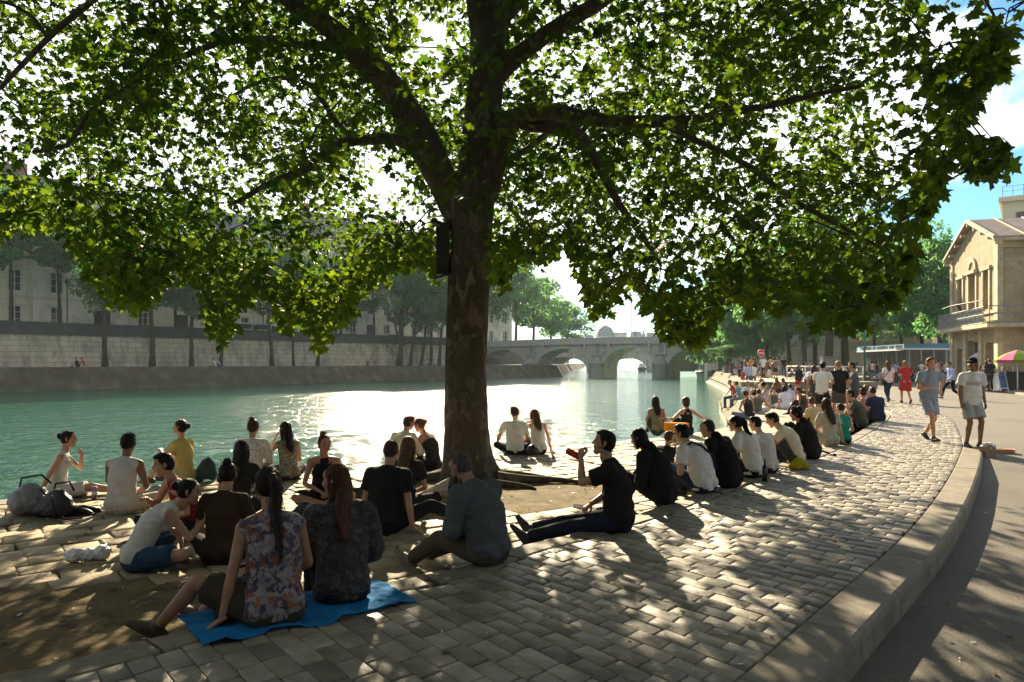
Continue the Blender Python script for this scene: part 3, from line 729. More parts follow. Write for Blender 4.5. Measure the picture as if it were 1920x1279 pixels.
    for u, lab, c in ((497, 'white van parked behind the far parapet', (.75, .76, .78)), (462, 'pale car parked left of the white van', (.6, .62, .64)), (432, 'grey car parked leftmost behind the far parapet', (.3, .32, .34)), (735, 'white car roof above the parapet by the forked tree', (.72, .72, .72))):
        car(bw(s_at(u, 10.2), 10.2, 4.62), lab, c, van='van' in lab)

def car(loc, label, c, van=False):
    r = empty('parked_car', loc, BROT); tag(r, label, 'van' if van else 'car', 'cars parked on the far street')
    h = 2.1 if van else 1.45; L = 4.9 if van else 4.2
    pr = [(-L / 2, .35), (-L / 2, .9), (-L / 2 + .25, h), (L * .12 if van else L * .05, h), (L * .28, 1.05), (L / 2 - .1, .85), (L / 2, .35)]
    b = MB(); b.rings([[V((x, y, z)) for x, z in pr] for y in (-.85, .85)]); b.build('body', M['paint'], r, color=c)
    w = MB(); w.b2((-L / 2 + .5, -.86, h * .62), (L * .05, -.855, h * .92)); w.b2((L * .08, -.86, 1.1), (L * .2, -.855, h * .88)); w.build('window', M['glass_dark'], r)
    for x in (-L * .3, L * .3):
        for y in (-.8, .8):
            t = MB(); t.tube([V((x, y - .1, .32)), V((x, y + .1, .32))], .32, 12); t.build('wheel', M['metal_dark'], r)

def lamp_post(loc, label, h, arm=False, group='lamp posts'):
    r = empty('lamp_post', loc); tag(r, label, 'lamp post', group)
    p = MB(); p.lathe((0, 0, 0), [(.16, 0), (.16, .5), (.09, .7), (.06, 1.0), (.05, h - .6), (.09, h - .55), (.03, h - .5)], 10); p.build('post', M['metal_dark'], r, True)
    l = MB(); l.lathe((0, 0, h - .5), [(.10, 0), (.24, .42), (.26, .45), (.12, .62), (.04, .75), (.0, .8)], 8); l.build('lantern', M['metal_dark'], r)

# ------------------------------------------------------------------ far trees
CROWNS = {}
def crown_mesh(var, n=7500, lumps=40, leafs=.040):
    """leaf cloud filling a unit crown (radius 1, height 2 centred on 0)"""
    r2 = np.random.RandomState(50 + var)
    C = []
    while len(C) < lumps:
        p = r2.uniform(-1, 1, 3)
        if np.linalg.norm(p) < .95 and not (p[2] < -.6 and np.linalg.norm(p[:2]) > .55): C.append(p * (1, 1, .98))
    C = np.array(C); cr = r2.uniform(.20, .42, lumps)
    k = r2.randint(0, lumps, n); d = r2.normal(size=(n, 3)); d /= np.linalg.norm(d, axis=1)[:, None]
    rad = r2.uniform(.3, 1, n) ** .5
    pos = C[k] + d * (cr[k] * rad)[:, None] * (1, 1, .75)
    ax = d + r2.normal(size=(n, 3)) * .6 + (0, 0, -.5); ax /= np.linalg.norm(ax, axis=1)[:, None]
    nz = r2.normal(size=(n, 3)) * .7 + (0, 0, 1); sd = np.cross(ax, nz); sd /= np.linalg.norm(sd, axis=1)[:, None]
    s = r2.uniform(.6, 1.35, n)[:, None] * leafs
    nn_ = np.cross(sd, ax) * s * .35
    vs = np.stack([pos - ax * s, pos + sd * s * .8 + nn_, pos + ax * s * 1.2, pos - sd * s * .8 + nn_], 1).reshape(-1, 3)
    b = np.arange(n)[:, None] * 4
    T = np.concatenate([b + (0, 1, 2), b + (0, 2, 3)], 0)
    tone = np.repeat(np.clip(r2.uniform(0, 1, lumps)[k] * .6 + r2.uniform(0, .4, n), 0, 1), 4)
    return np_mesh('crown_leaves_%s' % 'abc'[var % 3], vs, T, tone), C

def tree(name, label, loc, h, r, cb, tr_, lean=0., var=0, group=None, fork=False, mat=None, dense=1.0):
    if var not in CROWNS: CROWNS[var] = crown_mesh(var)
    me, C = CROWNS[var]
    root = empty(name, loc, rng.uniform(0, 6.28) if not lean else 0.0); tag(root, label, 'tree', group)
    ch = h - cb; cz = cb + ch / 2; top = V((lean * cz * 1.2, 0, cz))
    t = MB()
    def tp(z): return V((lean * z + .12 * math.sin(z * .5 + var), .1 * math.sin(z * .4 + 2 * var), z))
    zs = np.linspace(0, cz + ch * .2, 9)
    t.tube([tp(z) for z in zs], [tr_ * (1.35 if i == 0 else 1) * (1 - .75 * (i / 8) ** 1.3) for i in range(9)], 9)
    for k in range(9 if not fork else 12):
        c = C[(k * 3) % len(C)]; e = V((c[0] * r * .8 + top.x, c[1] * r * .8, cz + c[2] * ch * .42))
        z0 = cb * rng.uniform(.75, 1.15) + (e.z - cb) * .3; z0 = min(z0, e.z - .3); a = tp(z0)
        mid = a.lerp(e, .5) + V((0, 0, .4)); t.tube([a, mid, e], [tr_ * .38, tr_ * .24, tr_ * .08], 5)
    if fork:
        a = tp(cb * .55); t.tube([a, a + V((1.4, 0, 1.2)), a + V((2.6, .3, 2.4)), a + V((3.3, .3, 4.4))], [.17, .15, .13, .06], 6)
        t.tube([a, a + V((-.5, 0, 1.8)), a + V((-1.2, .3, 4.4))], [.2, .17, .09], 6)
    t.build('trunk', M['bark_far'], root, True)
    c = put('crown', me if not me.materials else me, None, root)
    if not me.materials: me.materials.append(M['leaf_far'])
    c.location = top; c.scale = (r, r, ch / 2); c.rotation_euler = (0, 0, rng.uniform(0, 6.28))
    return root

# ------------------------------------------------------------------ bridges
def bridge(name, label, P0, ax, piers, ends, zd, span_spring, crown, depth, mats, group=None, detail=True, cut=True):
    """piers: pier centre positions along ax from P0 (half width hw); arches between neighbouring ends/piers"""
    root = empty(name, (P0.x, P0.y, 0), math.atan2(ax.y, ax.x)); tag(root, label, 'bridge', group)
    hw = 1.05
    xs = [ends[0]] + piers + [ends[1]]
    lo = []   # (x, z) of underside
    for i in range(len(xs) - 1):
        a = xs[i] + (hw if i > 0 else 0); b = xs[i + 1] - (hw if i < len(xs) - 2 else 0)
        if i > 0: lo.append((xs[i] - hw, WATER - 1)); lo.append((xs[i] + hw, WATER - 1))
        m = (a + b) / 2; rr = (b - a) / 2
        for k in range(29):
            t = math.pi * k / 28
            lo.append((m - rr * math.cos(t), span_spring + (crown - span_spring) * math.sin(t) ** .92))
    deck = lambda x: zd + .30 * (1 - ((x - (ends[0] + ends[1]) / 2) / ((ends[1] - ends[0]) / 2)) ** 2)
    b = MB(); n = len(lo)
    fr = [V((x, 0, z)) for x, z in lo] + [V((x, 0, deck(x))) for x, z in lo]
    bk = [p + V((0, depth, 0)) for p in fr]; fs = []
    for i in range(n - 1):
        if abs(lo[i + 1][0] - lo[i][0]) > 1e-6:
            fs.append((i, i + 1, n + i + 1, n + i)); fs.append((2 * n + i + 1, 2 * n + i, 3 * n + i, 3 * n + i + 1))
        fs.append((i + 1, i, 2 * n + i, 2 * n + i + 1))
        fs.append((n + i, n + i + 1, 3 * n + i + 1, 3 * n + i))
    # lift front faces between duplicate x (pier sides) are degenerate and skipped
    b.add(fr + bk, fs)
    b.build('arches', mats[0], root)
    pr = MB()
    xx = np.linspace(ends[0] - 20, ends[1] + 25, 44)
    pr.rings([[V((x, -.12, deck(min(max(x, ends[0]), ends[1])) - .02)), V((x, .35, deck(min(max(x, ends[0]), ends[1])) - .02)), V((x, .35, deck(min(max(x, ends[0]), ends[1])) + .85)), V((x, -.12, deck(min(max(x, ends[0]), ends[1])) + .85))] for x in xx])
    pr.rings([[V((x, -.30, deck(min(max(x, ends[0]), ends[1])) - .28)), V((x, .2, deck(min(max(x, ends[0]), ends[1])) - .28)), V((x, .2, deck(min(max(x, ends[0]), ends[1])) - .03)), V((x, -.30, deck(min(max(x, ends[0]), ends[1])) - .03))] for x in xx])
    pr.build('parapet', mats[1], root)
    # abutments
    for x0_, x1_ in ((ends[0] - 22, ends[0]), (ends[1], ends[1] + 26)):
        ab = MB(); ab.b2((x0_, .02, WATER - 1), (x1_, depth, deck(ends[0]) - .03)); ab.build('abutment', mats[0], root)
    if cut:
        for x in piers:
            c = MB(); z1 = 1.55
            prof = [(-1.15, .1), (-1.15, -1.0), (-.75, -1.75), (0, -2.3), (.75, -1.75), (1.15, -1.0), (1.15, .1)]
            c.rings([[V((x + px * k, py * k2, z)) for px, py in prof] for z, k, k2 in ((WATER - 1, 1.06, 1.04), (WATER + .5, 1.02, 1.02), (z1 - .3, 1, 1), (z1 - .28, 1.08, 1.06), (z1, 1.08, 1.06), (z1 + .02, .98, .98), (z1 + 1.15, .25, .15))])
            po = c.build('pier', mats[2], root)
            nc = MB(); zz = 3.2
            nc.b2((x - .75, -.16, zz), (x - .5, .02, zz + 1.75)); nc.b2((x + .5, -.16, zz), (x + .75, .02, zz + 1.75)); nc.b2((x - .95, -.34, zz - .25), (x + .95, .02, zz)); nc.b2((x - .9, -.30, zz + 1.75), (x + .9, .02, zz + 1.95))
            nc.rings([[V((x - .9, yy, zz + 1.95)), V((x + .9, yy, zz + 1.95)), V((x, yy, zz + 2.25))] for yy in (-.25, .01)])
            nc.build('niche', mats[1], po); dk = MB(); dk.b2((x - .5, -.03, zz), (x + .5, .0, zz + 1.75)); dk.build('niche_back', mats[2], po)
    if detail:
        # voussoir rings, and the small red/white and yellow navigation boards
        for i in range(len(xs) - 1):
            a = xs[i] + (hw if i > 0 else 0); bb = xs[i + 1] - (hw if i < len(xs) - 2 else 0); m = (a + bb) / 2; rr = (bb - a) / 2
            v = MB(); rs = []
            for k in range(33):
                t = math.pi * k / 32; s_ = math.sin(t) ** .92
                x0, z0 = m - rr * math.cos(t), span_spring + (crown - span_spring) * s_
                x1, z1 = m - (rr + .55) * math.cos(t), span_spring + (crown + .5 - span_spring) * s_
                rs.append([V((x0, -.09, z0)), V((x0, .02, z0)), V((x1, .02, z1)), V((x1, -.09, z1))])
            v.rings(rs); v.build('arch_ring', mats[1], root)
        for i in (1, 2):
            a, bb = xs[i], xs[i + 1]; m = (a + bb) / 2
            y = MB(); y.rings([[V((m + .75 * dx, yy, 4.95 + .5 * dz)) for dx, dz in ((-1, 0), (0, -1), (1, 0), (0, 1))] for yy in (-.14, -.10)]); y.build('yellow_sign', M['paint'], root, color=(.62, .50, .08))
            for sx in (-1, 1):
                g = MB(); xx_ = m + sx * (bb - a) * .30
                g.rings([[V((xx_ + .36 * dx, yy, 4.75 + .36 * dz)) for dx, dz in ((-1, -1), (1, -1), (1, 1), (-1, 1))] for yy in (-.14, -.10)]); so = g.build('red_sign', M['paint'], root, color=(.55, .05, .06))
                g = MB(); g.rings([[V((xx_ + .36 * dx * sx, yy, 4.75 + .36 * dz)) for dx, dz in ((.0, -1), (1, -1), (1, 1), (.0, 1))] for yy in (-.165, -.145)]); g.build('white_half', M['white_paint'], so)
    return root

def line_u(P0, ax, u):
    k = (u - CX) / F
    return (k * P0.y - P0.x) / (ax.x - k * ax.y)

def build_bridges():
    M['bridge_stone'] = ashlar_mat('bridge_stone', (.52, .49, .42), (.43, .41, .35), (.18, .17, .15), 1.2, .5, stain=(.20, .205, .20), streak=.2, mort=.02)
    M['bridge_trim'] = simple('bridge_trim_stone', (.44, .45, .43), (.36, .37, .35), 1.2, .9)
    M['pier_stone'] = simple('pier_stone', (.30, .31, .29), (.20, .215, .20), .8, .9, .5, 5)
    ax = -BN
    P1 = G(1000, 707, WATER); q1 = V((P1.x, P1.y, 0))
    u = lambda uu: line_u(q1, ax, uu)
    mats = (M['bridge_stone'], M['bridge_trim'], M['pier_stone'])
    piers = [u(996), u(1121), u(1240)]
    d = (piers[2] - piers[0]) / 2
    bridge('stone_bridge', 'pale stone arched bridge with pointed piers crossing the river', q1, ax, piers, (piers[0] - 11.6, piers[2] + d * .95), 4.75, .4, 4.05, 4.8, mats)
    for uu, lab, h in ((1184, 'taller thin lamp post on the bridge, left of the pair', 7.6), (1191, 'shorter thin lamp post on the bridge, right of the pair', 7.0), (1242, 'thin faint lamp post on the bridge by the hanging leaves', 5.0)):
        x = line_u(q1, ax, uu); p = q1 + ax * x + BT * (2.5 if uu != 1191 else 11)
        if uu == 1191: p = q1 + ax * line_u(q1 + BT * 11, ax, uu) + BT * 11
        else: p = q1 + BT * 2.5 + ax * line_u(q1 + BT * 2.5, ax, uu)
        lamp_post(V((p.x, p.y, 4.6)), lab, h, group='lamp posts on the bridge')
    q2 = q1 + BT * 85 
    pu = lambda uu: line_u(q2, ax, uu)
    bridge('distant_bridge', 'distant hazy arched bridge seen through the openings of the nearer one', q2, ax, [pu(1010), pu(1105), pu(1172)+8], (pu(1010) - 26, pu(1240) + 26), 5.0, -.4, 3.4, 12, mats, detail=False, cut=False)
    # domed building on the skyline
    Y = 420; c = P(1136, 640, Y); r = empty('domed_building', (c.x, c.y, 4)); tag(r, 'distant domed roof building on the skyline above the bridge', 'building')
    b = MB(); b.b2((-4.5, 0, 0), (4.5, 9, 12.5)); b.b2((2.5, .5, 0), (12, 8, 14)); b.build('wall', M['facade_plaster'], r)
    ro = MB(); ro.rings([[V((sx * x, 4.5 + sy * x, z)) for sx, sy in ((-1, -1), (1, -1), (1, 1), (-1, 1))] for x, z in ((4.8, 12.5), (4.4, 15), (3.2, 17.2), (1.5, 18.4), (.5, 18.8))])
    ro.b2((-.25, 4.2, 18.8), (.25, 4.8, 20.4)); ro.b2((2.3, .4, 14), (12.2, 8.2, 14.6)); ro.build('roof', M['zinc'], r)
    Y = 500; c = P(1208, 640, Y); r = empty('church_spire', (c.x, c.y, 4)); tag(r, 'tiny distant spire on the skyline right of the domed building', 'spire')
    b = MB(); b.b2((-3, 0, 0), (3, 6, 11.5)); b.build('tower', M['facade_plaster'], r)
    s_ = MB(); s_.rings([[V((sx * x, 3 + sy * x, z)) for sx, sy in ((-1, -1), (1, -1), (1, 1), (-1, 1))] for x, z in ((2.4, 11.5), (1.6, 14), (.1, 20))]); s_.build('roof', M['zinc'], r)
    lo = MB(); rr = random.Random(5)
    for k in range(26):
        uu = 1078 + k * 9; c = P(uu, 640, 430 + rr.uniform(-20, 60)); hh = rr.uniform(11, 15.5)
        h_ = empty('distant_house', (c.x, c.y, 4)); tag(h_, 'low hazy house in the distant skyline row above the bridge', 'house', 'distant houses above the bridge')
        w = MB(); w.b2((-2.6, 0, 0), (2.6, 8, hh - 2.5)); w.build('wall', M['facade_plaster'], h_)
        ro = MB(); ro.rings([[V((-2.7, -.2, hh - 2.5)), V((2.7, -.2, hh - 2.5)), V((2.7, 8.2, hh - 2.5)), V((-2.7, 8.2, hh - 2.5))], [V((-2.3, 3, hh)), V((2.3, 3, hh)), V((2.3, 5, hh)), V((-2.3, 5, hh))]]); ro.build('roof', M['zinc'], h_)
    # boats
    def boat(loc, rz, L, label, c, cabin, name='river_boat', aw=None):
        r = empty(name, loc, rz); tag(r, label, 'boat')
        h = MB(); n = 9; rs = []
        for k in range(n):
            t = k / (n - 1); x = -L / 2 + L * t; w = L * .13 * (1 - (abs(2 * t - 1)) ** 3.2 * .85) + .08; sh = .35 * (2 * t - 1) ** 2
            rs.append([V((x, -w, .9 + sh)), V((x, -w * .8, -.3)), V((x, w * .8, -.3)), V((x, w, .9 + sh))])
        h.rings(rs); ho = h.build('hull', M['paint'], r, color=c)
        g = MB()
        for sy in (-1, 1): g.tube([V((rs[k][0].x, sy * abs(rs[k][0].y) * 1.02, rs[k][0].z + .02)) for k in range(n)], .07, 6)
        g.build('gunwale', M['white_paint'], ho)
        cb = MB(); cb.b2((-L * .3, -L * .09, .9), (L * .16, L * .09, .9 + cabin)); co = cb.build('cabin', M['white_paint'], r)
        wn = MB()
        for k in range(5): wn.b2((-L * .28 + k * L * .085, -L * .0915, 1.2), (-L * .28 + k * L * .085 + L * .06, -L * .0905, .9 + cabin * .8)); wn.b2((-L * .28 + k * L * .085, L * .0905, 1.2), (-L * .28 + k * L * .085 + L * .06, L * .0915, .9 + cabin * .8))
        wn.build('window', M['glass_dark'], co)
        if aw:
            a = MB(); a.lathe((L * .25, 0, 1.0), [(.04, 0), (.04, 1.9), (1.5, 1.75), (1.45, 1.8), (.05, 2.4)], 10); a.build('parasol', M['paint'], r, color=aw)
        return r
    p = G(1316, 708, WATER); boat((p.x + 1.0, p.y, WATER + .1), R(84), 13, 'moored dark barge with white rail and red parasol by the far embankment', (.03, .045, .07), 1.6, 'moored_barge', (.6, .1, .08))
    p = G(1216, 698, WATER); boat((p.x, p.y + 10, WATER + .1), R(80), 9, 'small dark boat on the bright water beyond the bridge arch', (.05, .06, .08), 1.4)
    pm = MB()
    for uu in (1324,):
        p = G(uu, 716, WATER); pm.tube([V((p.x, p.y, -2)), V((p.x, p.y, 1.6))], .22, 8)
    tag(pm.build('mooring_post', M['white_paint']), 'pale mooring post in the water at the end of the embankment wall', 'post')

# ------------------------------------------------------------------ right bank buildings
def build_right():
    M['house_stone'] = ashlar_mat('house_rubble', (.50, .415, .275), (.33, .27, .175), (.34, .28, .19), .48, .26, stain=(.15, .12, .085), streak=1.0, mort=.012)
    M['house_trim'] = simple('house_trim_stone', (.52, .44, .29), (.42, .35, .23), 2, .85, .3, 20, dirt=(.30, .24, .16))
    M['house_roof'] = simple('standing_seam_roof', (.36, .28, .20), (.27, .215, .16), 1.4, .55, .2, 12, dirt=(.20, .16, .12))
    A = V((27.4, 42.0, 0)); B = V((29.9, 50.9, 0))            # gable front, right corner to left corner
    A = V(((1873 - CX) / F * 42, 42, 0)); B = V(((1784 - CX) / F * 50.8, 50.8, 0))
    ax = (B - A).normalized(); L = (B - A).length; rz = math.atan2(ax.y, ax.x)
    # local frame: x from right corner to left corner along the gable, y = towards the outside (river side), so depth is -y
    root = empty('gable_house', (A.x, A.y, .05), rz); tag(root, 'two storey ochre stone gable house with balcony and arched centre window', 'house')
    he, ha, fl, D = 8.55, 10.2, 3.6, 13.0
    wins = [(L * .22, 4.75, 1.0, 2.3), (L * .5, 4.55, 1.35, 2.55), (L * .77, 4.75, 1.0, 2.3), (L * .16, .05, 1.5, 2.7), (L * .5, .05, 2.0, 2.9), (L * .80, .9, 1.1, 1.6)]
    xs = sorted({0, L, L / 2} | {w[0] - w[2] / 2 for w in wins} | {w[0] + w[2] / 2 for w in wins})
    top = lambda x: he + (ha - he) * (1 - abs(x - L / 2) / (L / 2))
    wb = MB()
    for i in range(len(xs) - 1):
        xa, xb = xs[i], xs[i + 1]; xm = (xa + xb) / 2; z = 0
        for a, b in sorted([(w[1], w[1] + w[3]) for w in wins if abs(w[0] - xm) < w[2] / 2]) + [(None, None)]:
            if a is None: wb.add([(xa, 0, z), (xb, 0, z), (xb, 0, top(xb)), (xa, 0, top(xa))], [(3, 2, 1, 0)])
            elif a > z + .01: wb.add([(xa, 0, z), (xb, 0, z), (xb, 0, a), (xa, 0, a)], [(3, 2, 1, 0)])
            z = b
    for xc, z0, w, h in wins:
        a, b, d = xc - w / 2, xc + w / 2, -.4
        for q in ([(a, 0, z0), (a, d, z0), (a, d, z0 + h), (a, 0, z0 + h)], [(b, 0, z0), (b, d, z0), (b, d, z0 + h), (b, 0, z0 + h)], [(a, 0, z0), (b, 0, z0), (b, d, z0), (a, d, z0)], [(a, 0, z0 + h), (b, 0, z0 + h), (b, d, z0 + h), (a, d, z0 + h)]): wb.add(q, [(0, 1, 2, 3)])
    # side facing the camera (x = 0 plane), other side and back
    wb.add([(0, 0, 0), (0, 0, he), (0, -D, he), (0, -D, 0)], [(0, 1, 2, 3)]); wb.add([(L, 0, 0), (L, 0, he), (L, -D, he), (L, -D, 0)], [(3, 2, 1, 0)])
    wb.add([(0, -D, 0), (L, -D, 0), (L, -D, he), (L / 2, -D, ha), (0, -D, he)], [(0, 1, 2, 3, 4)])
    wb.build('wall', M['house_stone'], root)
    tr = MB()
    for x0, x1 in ((-.06, .55), (L - .55, L + .06)): tr.b2((x0, -.2, 0), (x1, .09, he - .1))
    for x in (L * .33, L * .66): tr.b2((x - .3, -.05, 0), (x + .3, .08, fl - .1))
    for z, p in ((fl - .02, .85), (fl + .28, .30), (4.45, .12)): tr.b2((-.14, -.1, z), (L + .14, p, z + (.22 if p > .5 else .12)))
    for xc, z0, w, h in wins[:3]:
        for sx in (-1, 1): tr.b2((xc + sx * (w / 2 + .11) - .11, -.05, z0), (xc + sx * (w / 2 + .11) + .11, .085, z0 + h))
        tr.b2((xc - w / 2 - .3, -.05, z0 + h), (xc + w / 2 + .3, .14 if xc != L * .5 else .25, z0 + h + .2))
    # arch above the centre window
    c = (L * .5, 7.3); n = 13
    for k in range(n - 1):
        t0, t1 = math.pi * k / (n - 1), math.pi * (k + 1) / (n - 1)
        q = [(c[0] + r_ * math.cos(t), c[1] + r_ * math.sin(t)) for r_, t in ((.55, t0), (.8, t0), (.8, t1), (.55, t1))]
        tr.rings([[V((x, y, z)) for x, z in q] for y in (-.02, .11)])
    tr.b2((-.12, -D, fl), (-.02, .05, fl + .3)); tr.b2((-.10, -D, he - .5), (.02, .0, he - .1)); tr.b2((-.10, -5.2, 0), (.0, -4.6, he - .4))
    tr.build('stone_trim', M['house_trim'], root)
    ar = MB(); ar.rings([[V((c[0] + .55 * math.cos(t), y, c[1] + .55 * math.sin(t))) for t in np.linspace(0, math.pi, 11)] for y in (.01, .03)]); ar.build('arch_panel', M['brick'], root)
    for xc, z0, w, h in wins:
        wn = MB(); f = .09; y0, y1 = -.36, -.28
        for q in (((xc - w / 2, y0, z0), (xc - w / 2 + f, y1, z0 + h)), ((xc + w / 2 - f, y0, z0), (xc + w / 2, y1, z0 + h)), ((xc - w / 2, y0, z0 + h - f), (xc + w / 2, y1, z0 + h)), ((xc - w / 2, y0, z0), (xc + w / 2, y1, z0 + f)), ((xc - .04, y0, z0), (xc + .04, y1, z0 + h))): wn.b2(*q)
        wo = wn.build('window', M['house_trim'], root); g = MB(); g.b2((xc - w / 2, -.39, z0), (xc + w / 2, -.365, z0 + h)); g.build('pane', M['glass_dark'], wo)
    # side openings
    for y, z0 in ((-2.6, 4.7), (-7.2, 4.7), (-2.6, .6), (-7.2, .6)):
        g = MB(); g.b2((-.05, y - .8, z0), (.02, y + .8, z0 + 2.4)); wo = g.build('window', M['house_trim'], root); g = MB(); g.b2((-.07, y - .65, z0 + .15), (-.04, y + .65, z0 + 2.25)); g.build('pane', M['glass_dark'], wo)
    # roof with overhang and standing seams
    rf = MB(); ov = .42; oz = ov * (ha - he) / (L / 2)
    for sgn in (0, 1):
        e = (-ov if sgn == 0 else L + ov); pr = [V((e, 0, he - oz + .10)), V((L / 2, 0, ha + .10)), V((L / 2, 0, ha + .28)), V((e, 0, he - oz + .28))]
        rf.rings([[p + V((0, y, 0)) for p in pr] for y in (.42, -D - .5)])
    ro = rf.build('roof', M['house_roof'], root)
    sm = MB()
    for sgn in (0, 1):
        for y in np.arange(.35, -D - .4, -1.5):
            e = (-ov if sgn == 0 else L + ov); sm.tube([V((e, y, he - oz + .30)), V((L / 2, y, ha + .30))], .06, 4)
    sm.b2((-ov - .12, -D - .5, he - oz + .0), (-ov + .0, .42, he - oz + .16)); sm.build('seam', M['house_trim'], ro)
    ch = MB(); ch.b2((1.2, -3.6, 8.8), (1.6, -3.2, 9.9)); ch.build('chimney', M['metal_dark'], ro); ch = MB(); ch.lathe((1.2, -6.6, 9.0), [(.3, 0), (.3, .7), (.12, .9)], 8); ch.build('chimney', M['metal_dark'], ro)
    for x in np.linspace(-.5, L + .5, 9): 
        zz = he + (ha - he) * (1 - abs(x - L / 2) / (L / 2)); bk = MB(); bk.b2((x - .07, .0, zz - .16), (x + .07, .36, zz + .03)); bk.build('bracket', M['house_trim'], ro)
    # balcony railing: lace-like iron panels
    bl = MB()
    for x in np.linspace(0, L, 46): bl.tube([V((x, .78, fl + .2)), V((x, .78, fl + 1.15))], .022, 4)
    for z in (fl + .25, fl + .72, fl + 1.15): bl.tube([V((-.1, .78, z)), V((L + .1, .78, z))], .03, 4)
    for x in np.linspace(.1, L - .1, 34):
        bl.tube([V((x + .12 * math.cos(t), .78, fl + .48 + .17 * math.sin(t))) for t in np.linspace(0, 6.28, 9)], .02, 4); bl.tube([V((x + .12 * math.cos(t), .78, fl + .94 + .15 * math.sin(t))) for t in np.linspace(0, 6.28, 9)], .02, 4)
    for y in np.linspace(.7, -D, 34): bl.tube([V((-.8, y, fl + .2)), V((-.8, y, fl + 1.15))], .022, 4)
    for z in (fl + .25, fl + .72, fl + 1.15): bl.tube([V((-.8, .78, z)), V((-.8, -D, z))], .03, 4)
    bl.build('balcony_railing', simple('railing_paint', (.26, .28, .28), (.16, .18, .19), 6, .6), root)
    sl = MB(); sl.b2((-.85, -D, fl - .02), (-.02, .84, fl + .18)); sl.build('balcony_slab', M['house_trim'], root)
    # lower wing on the left
    wg = MB(); wg.b2((L + .1, -9, 0), (L + 2.4, -.9, 6.9)); wo = wg.build('side_wing', M['house_stone'], root)
    cn = MB(); cn.b2((L + .1, -9, 6.9), (L + 2.7, -.65, 7.2)); cn.b2((L + .1, -9, 3.6), (L + 2.6, -.7, 3.8)); cn.build('cornice', M['house_trim'], wo)
    g = MB(); g.b2((L + .8, -.92, 4.4), (L + 1.7, -.87, 6.2)); g.b2((L + .8, -.92, .3), (L + 1.7, -.87, 2.7)); g.build('window', M['glass_dark'], wo)
    # street lamp bracket and awning shade on the side wall
    lm = MB(); lm.tube([V((-.1, -3.8, 5.6)), V((-.9, -3.8, 6.1)), V((-1.5, -3.8, 6.0))], .05, 6); lm.lathe((-1.6, -3.8, 5.6), [(.65, 0), (.6, .08), (.2, .32), (.05, .42)], 12); lm.build('wall_lamp', simple('lamp_green', (.12, .22, .19), rough=.4), root)
    cb = MB(); cb.tube([V((-.2, .9, 5.1)), V((L * .5, 1.2, 5.15)), V((L + 6, 1.4, 4.7))], .03, 4); cb.tube([V((L * .5, .3, 4.4)), V((L * .5, .9, 5.2))], .06, 5); cb.build('cable', M['metal_dark'], root)
    # taller building behind
    c = P(1880, 412, 78); r = empty('tall_building', (c.x, c.y, 0), R(-35)); tag(r, 'tall cream building with roof railing behind the gable house', 'building')
    b = MB(); b.b2((0, 0, 0), (22, 14, 18.4)); b.b2((-.35, -.35, 18.4), (22.3, 14.3, 18.9)); b.build('wall', M['facade_pale'], r)
    for k in range(6):
        for f_ in range(5):
            w = MB(); x = 1.1 + k * 3.0; w.b2((x, -.10, 2 + f_ * 3.3), (x + 1.1, .02, 4.1 + f_ * 3.3)); wo = w.build('window', M['house_trim'], r); w = MB(); w.b2((x + .1, -.12, 2.1 + f_ * 3.3), (x + 1.0, -.09, 4.0 + f_ * 3.3)); w.build('pane', M['glass_dark'], wo)
    rl = MB()
    for x in np.arange(0, 22, .9): rl.tube([V((x, 0, 18.9)), V((x, 0, 20.0))], .03, 4)
    rl.tube([V((0, 0, 20)), V((22, 0, 20))], .03, 4); rl.tube([V((0, 0, 19.5)), V((22, 0, 19.5))], .03, 4); rl.build('roof_railing', M['metal_grey'], r)
    # facades behind the trees above the restaurant
    for i, (u0, u1, Y, h, lab) in enumerate([(1575, 1660, 125, 14, 'cream facade glimpsed between trunks behind the terrace, left one'), (1665, 1790, 112, 15, 'cream facade glimpsed through leaves above the blue canopy')]):
        a = P(u0, 680, Y + 8); b_ = P(u1, 680, Y); d = (b_ - a); r = empty('cream_building', (a.x, a.y, 0), math.atan2(d.y, d.x)); tag(r, lab, 'building', 'facades behind the right trees')
        Lb = V((d.x, d.y)).length; w = MB(); w.b2((0, 0, 0), (Lb, 10, h)); w.build('wall', M['facade_pale'], r)
        k = 0; x = .8
        while x < Lb - 1.2:
            for f_ in range(4):
                w = MB(); w.b2((x, -.06, 1 + f_ * 3.4), (x + 1.1, .02, 3.2 + f_ * 3.4)); w.build('window', M['glass_dark'], r)
            x += 2.4
        ro = MB(); ro.rings([[V((-.2, -.2, h)), V((Lb + .2, -.2, h)), V((Lb + .2, 10.2, h)), V((-.2, 10.2, h))], [V((0, 2, h + 2.5)), V((Lb, 2, h + 2.5)), V((Lb, 8, h + 2.5)), V((0, 8, h + 2.5))]]); ro.build('roof', M['zinc'], r)
    # restaurant terrace with blue fascia
    M['fascia'] = simple('blue_fascia', (.10, .26, .46), (.13, .32, .54), 1, .5)
    a = P(1612, 660, 86); b_ = P(1695, 653, 72); e = P(1782, 655, 69)
    a.z = b_.z = e.z = 0; r = empty('restaurant_pavilion', (0, 0, 0)); tag(r, 'glazed restaurant pavilion with long blue canopy beside the trees', 'restaurant')
    f_ = MB(); zt, zb = 3.45, 2.95
    inw = V((3.5, 8.5, 0))
    f_.prism([a[:2], b_[:2], e[:2], (e + inw)[:2], (b_ + inw)[:2], (a + inw)[:2]], zb, zt)
    f_.build('canopy', M['fascia'], r)
    wl = MB(); n1 = (b_ - a).normalized(); nv = V((n1.y, -n1.x, 0))
